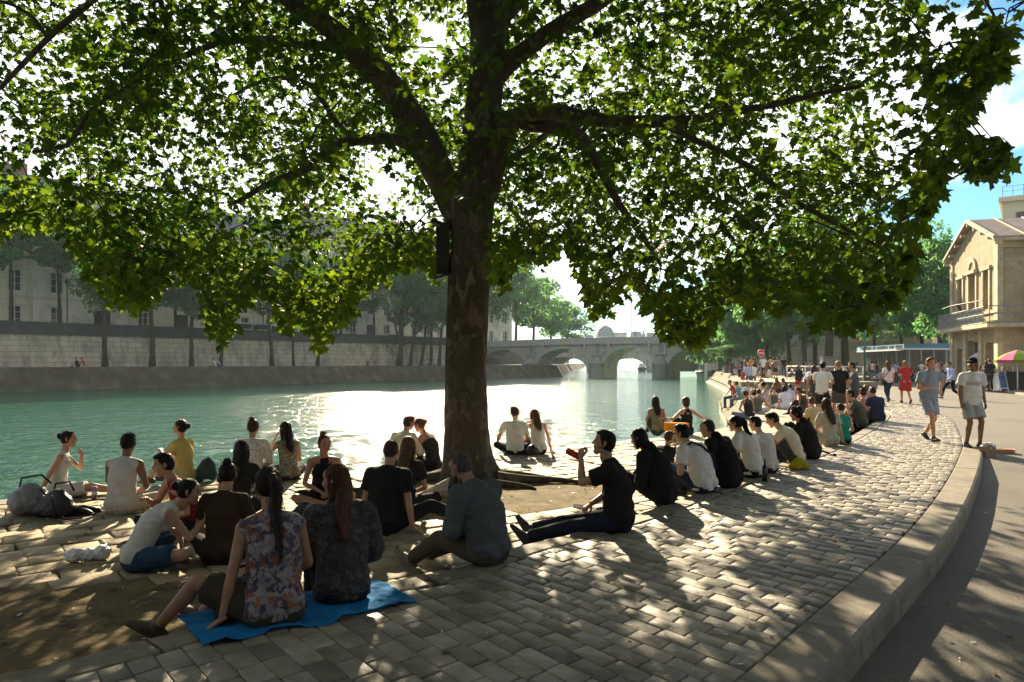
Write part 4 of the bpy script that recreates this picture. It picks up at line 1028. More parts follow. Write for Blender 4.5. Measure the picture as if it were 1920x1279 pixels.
    wl.prism([(a + nv * .35)[:2], (b_ + nv * .35)[:2], (b_ + nv * .02)[:2], (a + nv * .02)[:2]], zb - .12, zb + .02); wl.prism([(e + V((-5, -.35, 0)))[:2], (e + V((0, -.35, 0)))[:2], (e + V((0, -.02, 0)))[:2], (e + V((-5, -.02, 0)))[:2]], zb - .12, zb + .04); wl.build('canopy_edge', M['white_paint'], r)
    # blurred dark-blue lettering strokes along the fascia (unreadable in the photo)
    lt = MB(); Lf = (b_ - a).length; x = 1.0; rr = random.Random(4)
    while x < Lf - .8:
        p = a + n1 * x + nv * .006; w = rr.uniform(.22, .34)
        for q in (0, w): 
            c0 = p + n1 * q; lt.prism([(c0)[:2], (c0 + n1 * .07)[:2], (c0 + n1 * .07 + nv * .03)[:2], (c0 + nv * .03)[:2]], zb + .12, zt - .09)
        zz = rr.choice([zb + .12, zt - .16, (zb + zt) / 2]); lt.prism([p[:2], (p + n1 * w)[:2], (p + n1 * w + nv * .028)[:2], (p + nv * .028)[:2]], zz, zz + .07)
        x += w + rr.uniform(.16, .2) if rr.random() > .16 else w + .7
    lt.build('lettering', simple('lettering_blue', (.02, .05, .13)), r)
    for t in np.linspace(.02, .98, 6): p = a.lerp(b_, t) + nv * -.3; q = MB(); q.b2((p.x - .07, p.y - .07, 0), (p.x + .07, p.y + .07, zb)); q.build('post', M['metal_grey'], r)
    for t in np.linspace(.15, .95, 4): p = b_.lerp(e, t) + V((0, .3, 0)); q = MB(); q.b2((p.x - .07, p.y - .07, 0), (p.x + .07, p.y + .07, zb)); q.build('post', M['metal_grey'], r)
    gl = MB(); i1 = V((1.6, 2.6, 0)); gl.prism([(a + i1)[:2], (b_ + i1)[:2], (e + i1)[:2], (e + i1 * 1.05)[:2], (b_ + i1 * 1.05)[:2], (a + i1 * 1.05)[:2]], .05, zb - .02); gl.build('glass_front', simple('dim_glass', (.10, .11, .105), (.17, .17, .15), .9, .15, spec=.6), r)
    mu = MB()
    for t in np.linspace(0, 1, 16): p = (a + i1 * .98).lerp(b_ + i1 * .98, t); mu.b2((p.x - .05, p.y - .05, 0), (p.x + .05, p.y + .05, zb - .03))
    mu.build('mullion', M['metal_grey'], r)
    # trees of the right bank
    right = [(1322, 118, 13, 5.5, 2.2, 'hazy bank tree behind the barge at the bridge end'), (1362, 104, 15, 6, 2.6, 'hazy dark green tree left of the no entry sign'), (1395, 92, 14, 5.0, 3.0, 'pale leafed tree rising directly behind the no entry sign'), (1438, 88, 16, 5.5, 2.5, 'bluish green tree right of the no entry sign'),
             (1478, 78, 15, 5, 3.2, 'broad tree whose foliage hangs behind the bike racks'), (1507, 74, 15, 4.5, 4.2, 'tree with slim dark trunk left of the grey cabinet'), (1528, 82, 17, 5, 4.4, 'tree with pale trunk just left of the thick trunk'), (1556, 69, 16, 5.0, 4.6, 'tree with the thickest dark trunk behind the standing group'), (1583, 76, 15, 4.5, 4.2, 'tree with dark trunk right of the thickest one'),
             (1640, 92, 15, 6, 5.0, 'tall tree above the left end of the blue canopy'), (1690, 96, 16, 6, 4.4, 'dense green tree above the blue canopy corner'), (1728, 82, 15.5, 5, 4.4, 'tall dark tree left of the gable house'), (1762, 74, 15.3, 4.2, 4.6, 'tall green tree touching the left eave of the gable house')]
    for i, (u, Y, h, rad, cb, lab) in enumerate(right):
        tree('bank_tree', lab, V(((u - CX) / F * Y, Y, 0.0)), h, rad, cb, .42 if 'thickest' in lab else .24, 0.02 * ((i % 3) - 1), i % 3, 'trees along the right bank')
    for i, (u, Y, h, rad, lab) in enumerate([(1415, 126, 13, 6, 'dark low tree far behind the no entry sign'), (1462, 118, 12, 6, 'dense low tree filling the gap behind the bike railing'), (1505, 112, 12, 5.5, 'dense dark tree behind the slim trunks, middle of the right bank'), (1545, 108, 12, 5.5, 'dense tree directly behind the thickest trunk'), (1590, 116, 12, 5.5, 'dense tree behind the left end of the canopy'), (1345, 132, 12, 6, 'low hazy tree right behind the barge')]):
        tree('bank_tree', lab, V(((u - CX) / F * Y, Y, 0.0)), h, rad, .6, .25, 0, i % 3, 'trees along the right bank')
    # low clipped tree canopy and shrubs under it
    s0 = G(1376, 702, PLAT); r = tree('clipped_tree', 'flat topped light green tree above the crowd by the no entry sign', V(((1372 - CX) / F * 84, 84, .3)), 3.4, 3.0, 1.9, .12, 0, 0, None)
    # wall along the back of the far quay
    bwl = MB(); bwl.b2((30, 138, 0), (66, 138.6, 2.6)); tag(bwl.build('back_wall', M['parapet']), 'dark wall behind the far crowd under the trees', 'wall')
# ------------------------------------------------------------------ the big plane tree
LEAF_R = [(.07, -.05), (.34, -.10), (.27, .10), (.58, .28), (.66, .42), (.38, .42), (.30, .52), (.40, .72), (.20, .70), (.10, .86)]
def leaf_template():
    pts = [(0, 0)] + LEAF_R + [(0, 1.08)] + [(-x, y) for x, y in reversed(LEAF_R)]
    v = [(0, .34, .05)] + [(x, y, -.16 * abs(x) - .10 * max(0, y - .3) ** 2 - .05 * (1 if i % 3 == 1 else 0)) for i, (x, y) in enumerate(pts)]
    n = len(pts); t = [(0, 1 + i, 1 + (i + 1) % n) for i in range(n)]
    return np.array(v), np.array(t)

def leaves_mesh(name, pos, ax, nrm, size, tone):
    lv, lt = leaf_template(); N = len(pos)
    ax = ax / np.linalg.norm(ax, axis=1)[:, None]
    sd = np.cross(ax, nrm); sd /= np.linalg.norm(sd, axis=1)[:, None]; nn_ = np.cross(sd, ax)
    bend = nr.uniform(.2, 4.2, N)[:, None, None]
    vs = pos[:, None] + size[:, None, None] * (lv[None, :, 0:1] * sd[:, None] * nr.uniform(.75, 1.05, N)[:, None, None] + lv[None, :, 1:2] * ax[:, None] + lv[None, :, 2:3] * bend * nn_[:, None])
    T = (np.arange(N) * len(lv))[:, None, None] + lt[None]
    return np_mesh(name, vs.reshape(-1, 3), T.reshape(-1, 3), np.repeat(tone, len(lv)))

VLOW = [(-400, 470), (-100, 450), (0, 428), (60, 405), (120, 430), (180, 520), (220, 560), (250, 575), (290, 555), (320, 500), (360, 500), (390, 590), (410, 640), (435, 630), (455, 560), (490, 540), (530, 600), (560, 590),
        (600, 640), (625, 600), (650, 585), (690, 520), (740, 500), (790, 480), (830, 520), (880, 470), (912, 505), (945, 525), (968, 485), (1000, 470), (1030, 478), (1052, 450), (1082, 500), (1105, 592), (1140, 565), (1180, 540), (1230, 590),
        (1262, 640), (1318, 632), (1345, 585), (1375, 545), (1410, 580), (1450, 550), (1500, 565), (1540, 610), (1580, 605), (1620, 575), (1680, 560), (1705, 525), (1722, 470), (1735, 405), (1762, 350), (1800, 250), (1830, 190), (1862, 120), (1885, 70), (1925, 45), (2300, 20)]
_vu = np.array([p[0] for p in sorted(VLOW)]); _vv = np.array([p[1] for p in sorted(VLOW)])
def vlow(u): return np.interp(u, _vu, _vv)

def limb_pts(L):
    return [(P(u, v, Y), r * Y / F) for u, v, Y, r in L]

def build_plane_tree():
    Yt = TRUNK.y
    root = empty('plane_tree', TRUNK); tag(root, 'huge plane tree with thick forking trunk on the quay, leafy crown overhanging everyone', 'tree')
    rel = lambda p: p - TRUNK
    trunk = [(880, 915, Yt, 66), (879, 896, Yt, 55), (878, 870, Yt, 48), (876, 840, Yt, 43), (875, 800, Yt, 41), (874, 740, Yt, 40), (873, 680, Yt, 39), (876, 600, Yt, 38.5), (880, 520, Yt, 38), (884, 460, Yt, 38), (884, 410, Yt, 41), (888, 360, Yt, 40), (893, 320, Yt, 35), (900, 250, Yt, 35), (908, 180, Yt, 34), (914, 120, Yt, 34), (915, 60, Yt, 33), (908, 10, Yt, 33), (900, -60, Yt, 30), (885, -200, Yt + .3, 25), (880, -400, Yt + .6, 20), (900, -650, Yt + .5, 12), (905, -900, Yt + .5, 5)]
    lp = limb_pts(trunk)
    # trunk surface with knots and root flare
    rs = []; n = 40
    tz = [p.z for p, r in lp]; zz = np.concatenate([np.arange(tz[0], 7.0, .07), np.linspace(7, tz[-1], 40)])
    for z in zz:
        cx = np.interp(z, tz, [p.x for p, r in lp]); cy = np.interp(z, tz, [p.y for p, r in lp]); r = np.interp(z, tz, [r for p, r in lp])
        h = z - TRUNK.z; ring = []
        for k in range(n):
            a = 2 * math.pi * k / n
            fl = math.exp(-max(h, 0) / .22) * (.34 * max(0, math.cos(a * 2.5 + .6)) ** 2 + .12 * math.cos(3 * a + 1))
            ns = .05 * mnoise.noise(V((math.cos(a) * 1.6, math.sin(a) * 1.6, z * .9))) + .022 * mnoise.noise(V((math.cos(a) * 4, math.sin(a) * 4, z * 3)))
            rr = r * (1 + ns * 1.5) + fl * .8
            ring.append(V((cx + rr * math.cos(a), cy + rr * math.sin(a), z - (.05 if h < .02 else 0))) - TRUNK)
        rs.append(ring)
    tm = MB(); tm.rings(rs)
    to = tm.build('trunk', M['bark'], root, True)
    # surface roots
    rt = MB()
    for a, L in ((-2.75, 1.1), (2.9, .8), (-.35, 1.5), (-.9, .8), (.5, .9)):
        pts = [V((.38 * math.cos(a), .38 * math.sin(a), .10))]; 
        for k in range(1, 7):
            t = k / 6; aa = a + .35 * math.sin(3 * t + a); pts.append(V(((.38 + L * t) * math.cos(aa), (.38 + L * t) * math.sin(aa), .09 * (1 - t) ** 1.2 + .015)))
        rt.tube(pts, [.11, .085, .06, .05, .04, .03, .015], 8)
    rt.build('root', M['bark'], root, True)
    nodes = []
    def add_limb(L, name='limb', n=12, noisy=.06):
        lp = limb_pts(L); pts = [p for p, r in lp]; rad = [r for p, r in lp]
        # smooth subdivide
        P2 = []; R2 = []
        for i in range(len(pts) - 1):
            p0 = pts[max(i - 1, 0)]; p1 = pts[i]; p2 = pts[i + 1]; p3 = pts[min(i + 2, len(pts) - 1)]
            m_ = max(2, int((p2 - p1).length / .16))
            for k in range(m_):
                t = k / m_; q = .5 * ((2 * p1) + (-p0 + p2) * t + (2 * p0 - 5 * p1 + 4 * p2 - p3) * t * t + (-p0 + 3 * p1 - 3 * p2 + p3) * t ** 3)
                w = mnoise.noise_vector(q * 1.3) * noisy * .5
                P2.append(q + w); R2.append((rad[i] * (1 - t) + rad[i + 1] * t) * (1 + .10 * mnoise.noise(q * 3)))
        P2.append(pts[-1]); R2.append(rad[-1])
        b = MB(); b.tube([rel(p) for p in P2], R2, n); b.build(name, M['bark'], root, True)
        for p in P2[3:]: nodes.append(p)
    Y = Yt
    add_limb([(872, 420, Y, 30), (855, 385, Y, 33), (830, 340, Y - .1, 30), (792, 265, Y - .3, 31), (757, 200, Y - .5, 28), (722, 150, Y - .8, 25), (660, 90, Y - 1.2, 23), (600, 40, Y - 1.5, 19), (530, -12, Y - 1.8, 17), (430, -90, Y - 2, 14), (300, -180, Y - 2.2, 9)])
    add_limb([(665, 92, Y - 1.2, 11), (590, 85, Y - .9, 9), (500, 75, Y - .5, 8), (420, 80, Y - .1, 6.5), (330, 110, Y + .2, 5), (240, 160, Y + .2, 4), (160, 220, Y + .1, 2.5)])
    add_limb([(800, 290, Y - .3, 13), (740, 262, Y - .1, 11), (690, 262, Y + .2, 10), (630, 275, Y + .4, 9), (570, 318, Y + .6, 8), (510, 340, Y + .7, 6), (440, 380, Y + .8, 4)])
    add_limb([(690, 262, Y + .2, 7), (640, 240, Y + 1, 6), (580, 160, Y + 1.6, 5), (500, 150, Y + 2.4, 4), (400, 200, Y + 3, 2)])
    add_limb([(921, 360, Y, 17), (930, 300, Y - .1, 20), (944, 250, Y - .3, 20), (968, 220, Y - .5, 19), (1008, 207, Y - .7, 17), (1090, 219, Y - 1, 14), (1200, 229, Y - 1.4, 12), (1290, 226, Y - 1.8, 9), (1400, 205, Y - 2.2, 7), (1520, 180, Y - 2.8, 5), (1620, 160, Y - 3.3, 3)])
    add_limb([(965, 222, Y - .5, 13), (1000, 234, Y - .5, 13), (1060, 241, Y - .5, 12), (1092, 258, Y - .4, 11), (1130, 322, Y - .2, 9), (1160, 382, Y, 7), (1200, 440, Y + .2, 5), (1240, 500, Y + .3, 3)])
    add_limb([(1230, 229, Y - 1.2, 6), (1300, 262, Y - 1.2, 6), (1400, 312, Y - 1.2, 5.5), (1490, 376, Y - 1.2, 5), (1580, 425, Y - 1.3, 4), (1660, 470, Y - 1.6, 2.5)])
    add_limb([(925, 150, Y, 20), (950, 120, Y - .1, 20), (990, 90, Y - .3, 17), (1060, 42, Y - .7, 15), (1130, 0, Y - 1, 13), (1260, -90, Y - 1.6, 11), (1450, -160, Y - 2.6, 8), (1650, -150, Y - 3.6, 5), (1800, -60, Y - 4.6, 3.5), (1880, 60, Y - 5, 2)])
    add_limb([(925, 40, Y, 22), (965, 5, Y + .3, 18), (1010, -60, Y + .8, 15), (1090, -200, Y + 2, 10), (1200, -300, Y + 3.5, 6)])
    add_limb([(960, 300, Y + .1, 6), (1000, 270, Y + .8, 6), (1040, 250, Y + 1.6, 5), (1120, 270, Y + 2.8, 4), (1250, 300, Y + 4, 3)], n=7)
    add_limb([(430, -90, 9.2, 9), (250, -60, 8.2, 8), (170, 0, 7.6, 6.5), (92, 73, 7.2, 6), (30, 130, 7, 5), (-20, 180, 6.8, 4)], n=8)
    add_limb([(92, 73, 7.2, 4), (60, 30, 7.0, 3.5), (0, 2, 6.8, 3)], n=6)
    add_limb([(240, 160, Y - 2.2, 4), (170, 205, Y - 2.4, 5), (125, 270, Y - 2.6, 4), (60, 285, Y - 2.8, 3)], n=6)
    add_limb([(905, -120, Y, 18), (850, -220, Y + 1.5, 13), (760, -320, Y + 3.2, 8), (650, -380, Y + 5, 4)], n=8)
    add_limb([(905, -150, Y, 16), (960, -260, Y - 1.8, 12), (1050, -420, Y - 3.6, 8), (1150, -700, Y - 5, 5)], n=8)
    add_limb([(880, -150, Y, 16), (800, -300, Y - 2, 12), (600, -480, Y - 4, 8), (420, -700, Y - 5, 5)], n=8)
    # ---- leaf sprays
    c0 = V((TRUNK.x, TRUNK.y, 0)); cl = []
    sun_u, sun_v = 815, 60
    tries = 0; NT = 7600
    while len(cl) < NT and tries < 600000:
        tries += 1
        p = V((rng.uniform(-12, 11), rng.uniform(2.0, 20.5), rng.uniform(1.8, 12.5)))
        dx, dy = p.x - c0.x, p.y - c0.y
        e = (dx / 11.5) ** 2 + (dy / 9.6) ** 2 + (max(0, p.z - 4) / 8.5) ** 2
        if e > 1: continue
        u = CX + p.x / p.y * F; v = HY - (p.z - H) / p.y * F
        inframe = -150 < u < 2080 and v > -60
        vl = vlow(u) + 14 * mnoise.noise(V((u * .02, 0, 3)))
        if v > vl - 12: continue
        if inframe:
            ymin = 8.0 if u < 1350 else (7.4 if u < 1640 else 5.6)
            if p.y < ymin: continue
            if math.hypot(u - sun_u, v - sun_v) < 44 and rng.random() < .95: continue
            if u > 1640 and p.y > 11.5 - (u - 1640) * .01: continue
            if p.y < c0.y + .2 and math.hypot(dx, dy) < 2.2 and p.z < 7 and v < 470 and rng.random() < .75: continue
            # hold the lower hem to the outer part of the crown
            if v > vl - 60 and p.y > 15: continue
        elif p.y < 8 and v > -330: continue
        if p.z < 2.5 and not inframe: continue
        nz = mnoise.noise(p * .55) + .5 * mnoise.noise(p * 1.3)
        if nz < -.02 - .18 * (1 if not inframe else 0): continue
        if inframe and mnoise.noise(V((p.x * .9, p.y * .9, p.z * 1.8))) < -.20: continue
        cl.append(p)
    # extra hanging tips along the hem so the outline of the crown reads
    for k in range(560):
        u = rng.uniform(-40, 1890); Yh = rng.uniform(8.2, 12.2) if u < 1500 else rng.uniform(5.4, 8.5)
        v = vlow(u) - 6 - abs(rng.gauss(0, 30))
        if 940 > u > 775 and v > 370 and Yh < 11.8: Yh += 3.2
        cl.append(P(u, v, Yh))
    for k in range(16):
        cl.append(P(1850 + rng.uniform(-34, 34), 285 + rng.uniform(-28, 28), rng.uniform(5.6, 6.2))); cl.append(P(1852 + rng.uniform(-26, 26), 95 + rng.uniform(-34, 34), rng.uniform(5.6, 6.2)))
    # twigs: join every spray to the nearest wood already placed
    pts = np.array([tuple(p) for p in nodes]); C = np.array([tuple(p) for p in cl])
    d0 = np.array([np.min(((pts - c) ** 2).sum(1)) for c in C]); order = np.argsort(d0)
    allp = np.empty((len(pts) + 2 * len(C), 3)); allp[:len(pts)] = pts; m = len(pts)
    tw = MB(); LP = []; LA = []; LN = []; LS = []; LT = []
    for i in order:
        c = C[i]; k = int(np.argmin(((allp[:m] - c) ** 2).sum(1) + 0.0)); q = allp[k]
        a, b = V(q), V(c); L = (b - a).length
        mid = a.lerp(b, .55) + V((0, 0, .10 * L)) + V((rng.gauss(0, .05), rng.gauss(0, .05), rng.gauss(0, .04))) * L
        r = .007 + .004 * min(L, 2.5)
        u = CX + c[0] / max(c[1], .5) * F; v = HY - (c[2] - H) / max(c[1], .5) * F
        vis = -200 < u < 2100 and v > -120
        if vis or L > .8: tw.tube([a - TRUNK, mid - TRUNK, b - TRUNK], [r, r * .8, .0045], 4, cap=False)
        allp[m] = mid; allp[m + 1] = c; m += 2
        hem = vis and v > vlow(u) - 70
        near = c[1] < 7.2
        nl = rng.randint(12, 18) if not near else rng.randint(9, 13)
        dirn = (b - mid); dirn.normalize(); tone = rng.random()
        if hem: dirn = (dirn + V((0, 0, -.55))).normalized()
        tip = b + dirn * .42
        for j in range(nl):
            t = rng.random() ** .8
            base = mid.lerp(b, .6).lerp(tip, t) + V((rng.gauss(0, .15), rng.gauss(0, .15), rng.gauss(0, .11)))
            az = rng.uniform(0, 6.283)
            out = (V((math.cos(az), math.sin(az), rng.uniform(-1.0, -.05))) + dirn * .5)
            nrm = V((rng.gauss(0, .55), rng.gauss(0, .55), 1))
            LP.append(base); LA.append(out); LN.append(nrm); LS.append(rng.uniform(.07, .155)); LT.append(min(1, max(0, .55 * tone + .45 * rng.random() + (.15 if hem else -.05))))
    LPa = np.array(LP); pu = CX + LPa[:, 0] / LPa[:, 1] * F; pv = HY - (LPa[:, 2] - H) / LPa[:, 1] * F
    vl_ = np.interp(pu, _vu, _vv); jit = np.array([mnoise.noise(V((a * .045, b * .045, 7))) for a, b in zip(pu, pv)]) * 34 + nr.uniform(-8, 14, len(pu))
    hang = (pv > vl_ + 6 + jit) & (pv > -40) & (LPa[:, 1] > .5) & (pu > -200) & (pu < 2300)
    hang &= ~((abs(pu - 1850) < 45) & (abs(pv - 290) < 40)) & ~((abs(pu - 1850) < 40) & (abs(pv - 100) < 45))
    hang |= np.hypot(pu - sun_u, pv - sun_v) < 21 + 10 * nr.rand(len(pu))
    hang |= (abs(pu - 833) < 26) & (abs(pv - 470) < 62) & (LPa[:, 1] < Yt + .1)
    # openings in the foliage along the sun's direction: flecks of sun on the road
    sd_ = np.array([math.sin(SUN_AZ) * math.cos(SUN_EL), math.cos(SUN_AZ) * math.cos(SUN_EL), math.sin(SUN_EL)])
    for u_, v_, r_ in ((1762, 1000, .20), (1800, 1200, .17), (1860, 965, .22), (1720, 1255, .14), (1885, 1120, .2), (1900, 1030, .16), (1775, 1085, .12), (1845, 1260, .15)):
        g_ = np.array(G(u_, v_, -.19)); w_ = LPa - g_; ds = np.linalg.norm(w_ - (w_ @ sd_)[:, None] * sd_, axis=1); hang |= ds < r_ * nr.uniform(.75, 1.3, len(pu))
    nearcam = (np.linalg.norm(LPa - (0, 0, H), axis=1) < 5.0)
    keep = ~hang & ~nearcam
    LP = LPa[keep]; LA = [LA[i] for i in np.where(keep)[0]]; LN = [LN[i] for i in np.where(keep)[0]]; LS = np.array(LS)[keep]; LT = np.array(LT)[keep]
    tw.build('twigs', M['bark_far'], root)
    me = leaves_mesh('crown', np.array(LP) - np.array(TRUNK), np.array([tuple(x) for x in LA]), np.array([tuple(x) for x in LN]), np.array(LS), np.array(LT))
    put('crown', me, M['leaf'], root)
    # copies of the plane added unseen behind the viewer to block sky fill light
    for (x, y, rz, sc_, lb) in ((8.5, -7.5, 2.4, 1.05, 'added unseen plane tree copy behind the viewer on the road side, shading the foreground'), (-7.5, -9.5, 1.1, 1.0, 'added unseen plane tree copy behind the viewer on the water side, shading the foreground')):
        dup(root, V((x, y, -.18)), rz, lb, None, (sc_, sc_, sc_))
    print('LEAVES', len(LP), 'clusters', len(cl), 'tries', tries)
    # slim box fixed to the trunk
    p = P(831, 472, Yt - .05); b = MB()
    b.box((0, 0, 0), (.18, .26, .70)); b.box((-.03, 0, .40), (.28, .34, .05), mat=Matrix.Rotation(.35, 3, 'Y')); b.box((.0, 0, -.38), (.24, .30, .03), mat=Matrix.Rotation(-.3, 3, 'Y')); b.tube([V((-.02, -.14, .15)), V((-.02, -.13, .15))], .035, 10)
    o = b.build('nest_box', simple('dark_board', (.045, .042, .038), (.025, .024, .022), 6, .7)); o.location = p
    tag(o, 'dark slim box fixed high on the left of the plane tree trunk', 'box')
# ------------------------------------------------------------------ people
def ring_lathe(c, rx, ry, ux, uy, n):
    return [c + ux * (rx * math.cos(2 * math.pi * k / n)) + uy * (ry * math.sin(2 * math.pi * k / n)) for k in range(n)]

class Body:
    """closed overlapping volumes, fused later into one skin"""
    def __init__(self): self.mb = MB()
    def limb(self, pts, rad, n=10, ell=None, lat=None, caps=(1, 1)):
        pts = [V(p) for p in pts]; m = len(pts); rs = []
        rad = list(rad) if hasattr(rad, '__len__') else [rad] * m
        ell = ell or [1] * m
        tang = []
        for i in range(m):
            t = pts[min(i + 1, m - 1)] - pts[max(i - 1, 0)]; tang.append(t.normalized())
        ux = V(lat) if lat is not None else (tang[0].cross(V((.3, 1, .2))) if abs(tang[0].y) < .9 else tang[0].cross(V((1, .2, .1))))
        for i in range(m):
            u = (ux - tang[i] * ux.dot(tang[i])).normalized(); w = tang[i].cross(u)
            if lat is None: ux = u
            if i == 0 and caps[0]:
                for a in (75, 40): rs.append(ring_lathe(pts[0] - tang[0] * math.sin(R(a)) * rad[0] * min(1, ell[0]), rad[0] * math.cos(R(a)), rad[0] * ell[0] * math.cos(R(a)), u, w, n))
            rs.append(ring_lathe(pts[i], rad[i], rad[i] * ell[i], u, w, n))
            if i == m - 1 and caps[1]:
                for a in (40, 75): rs.append(ring_lathe(pts[i] + tang[i] * math.sin(R(a)) * rad[i] * min(1, ell[i]), rad[i] * math.cos(R(a)), rad[i] * ell[i] * math.cos(R(a)), u, w, n))
        self.mb.rings(rs); return self
    def ball(self, c, r, n=10):
        c = V(c); r = r if hasattr(r, '__len__') else (r, r, r); rs = []
        for k in range(1, 8):
            a = math.pi * k / 8 - math.pi / 2
            rs.append([c + V((r[0] * math.cos(a) * math.cos(2 * math.pi * j / n), r[1] * math.cos(a) * math.sin(2 * math.pi * j / n), r[2] * math.sin(a))) for j in range(n)])
        self.mb.rings(rs); return self

_tmp = []
def fuse(mb, voxel, smooth=4, fac=.5):
    """one continuous surface round overlapping volumes -> (verts, faces)"""
    me = bpy.data.meshes.new('tmp'); me.from_pydata(mb.v, [], mb.f)
    o = bpy.data.objects.new('tmp', me); COL.objects.link(o)
    r = o.modifiers.new('r', 'REMESH'); r.mode = 'VOXEL'; r.voxel_size = voxel; r.adaptivity = 0
    if smooth: s = o.modifiers.new('s', 'SMOOTH'); s.factor = fac; s.iterations = smooth
    dg = bpy.context.evaluated_depsgraph_get(); ev = o.evaluated_get(dg); m2 = ev.to_mesh()
    n = len(m2.vertices); co = np.empty(n * 3, dtype=np.float32); m2.vertices.foreach_get('co', co)
    nf = len(m2.polygons); fv = np.empty(len(m2.loops), dtype=np.int32); m2.loops.foreach_get('vertex_index', fv)
    lt = np.empty(nf, dtype=np.int32); m2.polygons.foreach_get('loop_total', lt)
    ev.to_mesh_clear(); bpy.data.objects.remove(o); bpy.data.meshes.remove(me)
    if nf and (lt == 4).all(): F_ = fv.reshape(-1, 4)
    else:
        F_ = []; k = 0
        for t in lt:
            q = fv[k:k + t]; F_.append((q[0], q[1], q[2], q[3] if t > 3 else q[2])); k += t
        F_ = np.array(F_).reshape(-1, 4)
    return co.reshape(-1, 3).astype(float), F_

def quad_mesh(name, Vv, Ff, mi=None):
    me = np_mesh(name, Vv, Ff)
    if mi is not None: me.polygons.foreach_set('material_index', np.ascontiguousarray(mi, dtype=np.int32))
    return me

# ---- head template (origin mid head, looks along +y; half height .115)
HEADS = {}
def head_template(lod):
    if lod in HEADS: return HEADS[lod]
    b = Body()
    b.ball((0, -.012, .030), (.076, .094, .088), 14)
    b.limb([(0, .012, .03), (0, .030, -.03), (0, .040, -.075), (0, .050, -.100)], [.068, .062, .050, .030], 12, [1.05, 1.0, .9, .75], lat=(1, 0, 0))
    b.ball((0, .052, .050), (.060, .034, .040)); b.ball((0, .073, .030), (.040, .014, .010))
    for s in (-1, 1):
        b.ball((s * .040, .055, -.020), (.024, .026, .022)); b.ball((s * .031, .066, .012), (.013, .010, .010))
        b.limb([(s * .078, -.014, .022), (s * .083, -.020, .004), (s * .078, -.010, -.026)], [.012, .013, .008], 8)
        b.ball((s * .030, .020, -.070), (.030, .035, .022))
    b.limb([(0, .082, .022), (0, .092, .002), (0, .101, -.016)], [.008, .010, .013], 8); b.ball((-.010, .088, -.019), .009); b.ball((.010, .088, -.019), .009)
    b.ball((0, .080, -.045), (.022, .010, .007)); b.ball((0, .079, -.056), (.020, .010, .008)); b.ball((0, .072, -.095), (.018, .014, .014))
    b.limb([(0, -.035, -.02), (0, -.030, -.09), (0, -.038, -.14)], [.060, .050, .050], 12)
    vox = {0: .0055, 1: .009, 2: .016}[lod]
    Vv, Ff = fuse(b.mb, vox, 3)
    c = Vv[Ff].mean(1); mi = np.zeros(len(Ff), int)
    for s in (-1, 1):
        e = ((c[:, 0] - s * .031) / .014) ** 2 + ((c[:, 2] - .010) / .0065) ** 2; mi[(e < 1) & (c[:, 1] > .05)] = 1
        e = ((c[:, 0] - s * .033) / .020) ** 2 + ((c[:, 2] - .034) / .0055) ** 2; mi[(e < 1) & (c[:, 1] > .05)] = 1
    e = ((c[:, 0]) / .024) ** 2 + ((c[:, 2] + .050) / .010) ** 2; mi[(e < 1) & (c[:, 1] > .06)] = 2
    HEADS[lod] = (Vv, Ff, mi); return HEADS[lod]

# ---- right hand, wrist at origin, fingers +y, back of hand +z, thumb at -x
HANDS = {}
def hand_template(kind, lod):
    key = (kind, lod)
    if key in HANDS: return HANDS[key]
    curl = {'relax': (18, 28, 18), 'grip': (48, 62, 40), 'flat': (3, 6, 4)}[kind]
    b = Body()
    b.limb([(0, -.02, 0), (0, .01, 0), (-.002, .045, -.002), (-.001, .085, -.004)], [.026, .027, .038, .040], 10, [.75, .65, .42, .34], lat=(1, 0, 0))
    for k, (x, L, r) in enumerate(((-.030, .068, .0088), (-.010, .076, .0092), (.011, .071, .0088), (.030, .056, .0078))):
        p = V((x, .088 - .004 * abs(k - 1.2), -.004)); a = 0; sp = (x + .001) * 1.6; pts = [V((x * .95, .070, -.003)), p]
        for j, fr in enumerate((.44, .32, .24)):
            a += R(curl[j] + 4 * k * (kind != 'flat')); p = p + V((sp * math.cos(a) * L * fr * 2, math.cos(a) * L * fr, -math.sin(a) * L * fr)); pts.append(p)
        b.limb(pts, [r * 1.1, r * 1.1, r * 1.02, r * .93, r * .78], 8 if lod == 0 else 6)
    tb = [V((-.020, .018, -.008)), V((-.042, .038, -.014)), V((-.056, .062, -.020 - (.012 if kind == 'grip' else 0))), V((-.058 + (.02 if kind == 'grip' else 0), .088, -.026 - (.020 if kind == 'grip' else 0)))]
    b.limb(tb, [.016, .0135, .0105, .0085], 8 if lod == 0 else 6)
    if lod == 0: Vv, Ff = fuse(b.mb, .0042, 2)
    else:
        q = []
        for f in b.mb.f:
            if len(f) == 4: q.append(f)
            else:
                for i in range(1, len(f) - 1, 2):
                    q.append((f[0], f[i], f[i + 1], f[min(i + 2, len(f) - 1)]))
        Vv, Ff = np.array(b.mb.v), np.array(q)
    HANDS[key] = (Vv, Ff); return HANDS[key]

def ik(a, t, l1, l2, pole):
    a, t = V(a), V(t); d = t - a; L = d.length
    if L > (l1 + l2) * .998: d = d * ((l1 + l2) * .998 / L); t = a + d; L = d.length
    if L < abs(l1 - l2) + .02: L = abs(l1 - l2) + .02; d = d.normalized() * L; t = a + d
    x = (l1 * l1 - l2 * l2 + L * L) / (2 * L); h = math.sqrt(max(0, l1 * l1 - x * x)); dn = d.normalized()
    p = V(pole); p = p - dn * p.dot(dn)
    if p.length < 1e-4: p = V((1, 0, 0))
    return a + dn * x + p.normalized() * h, t

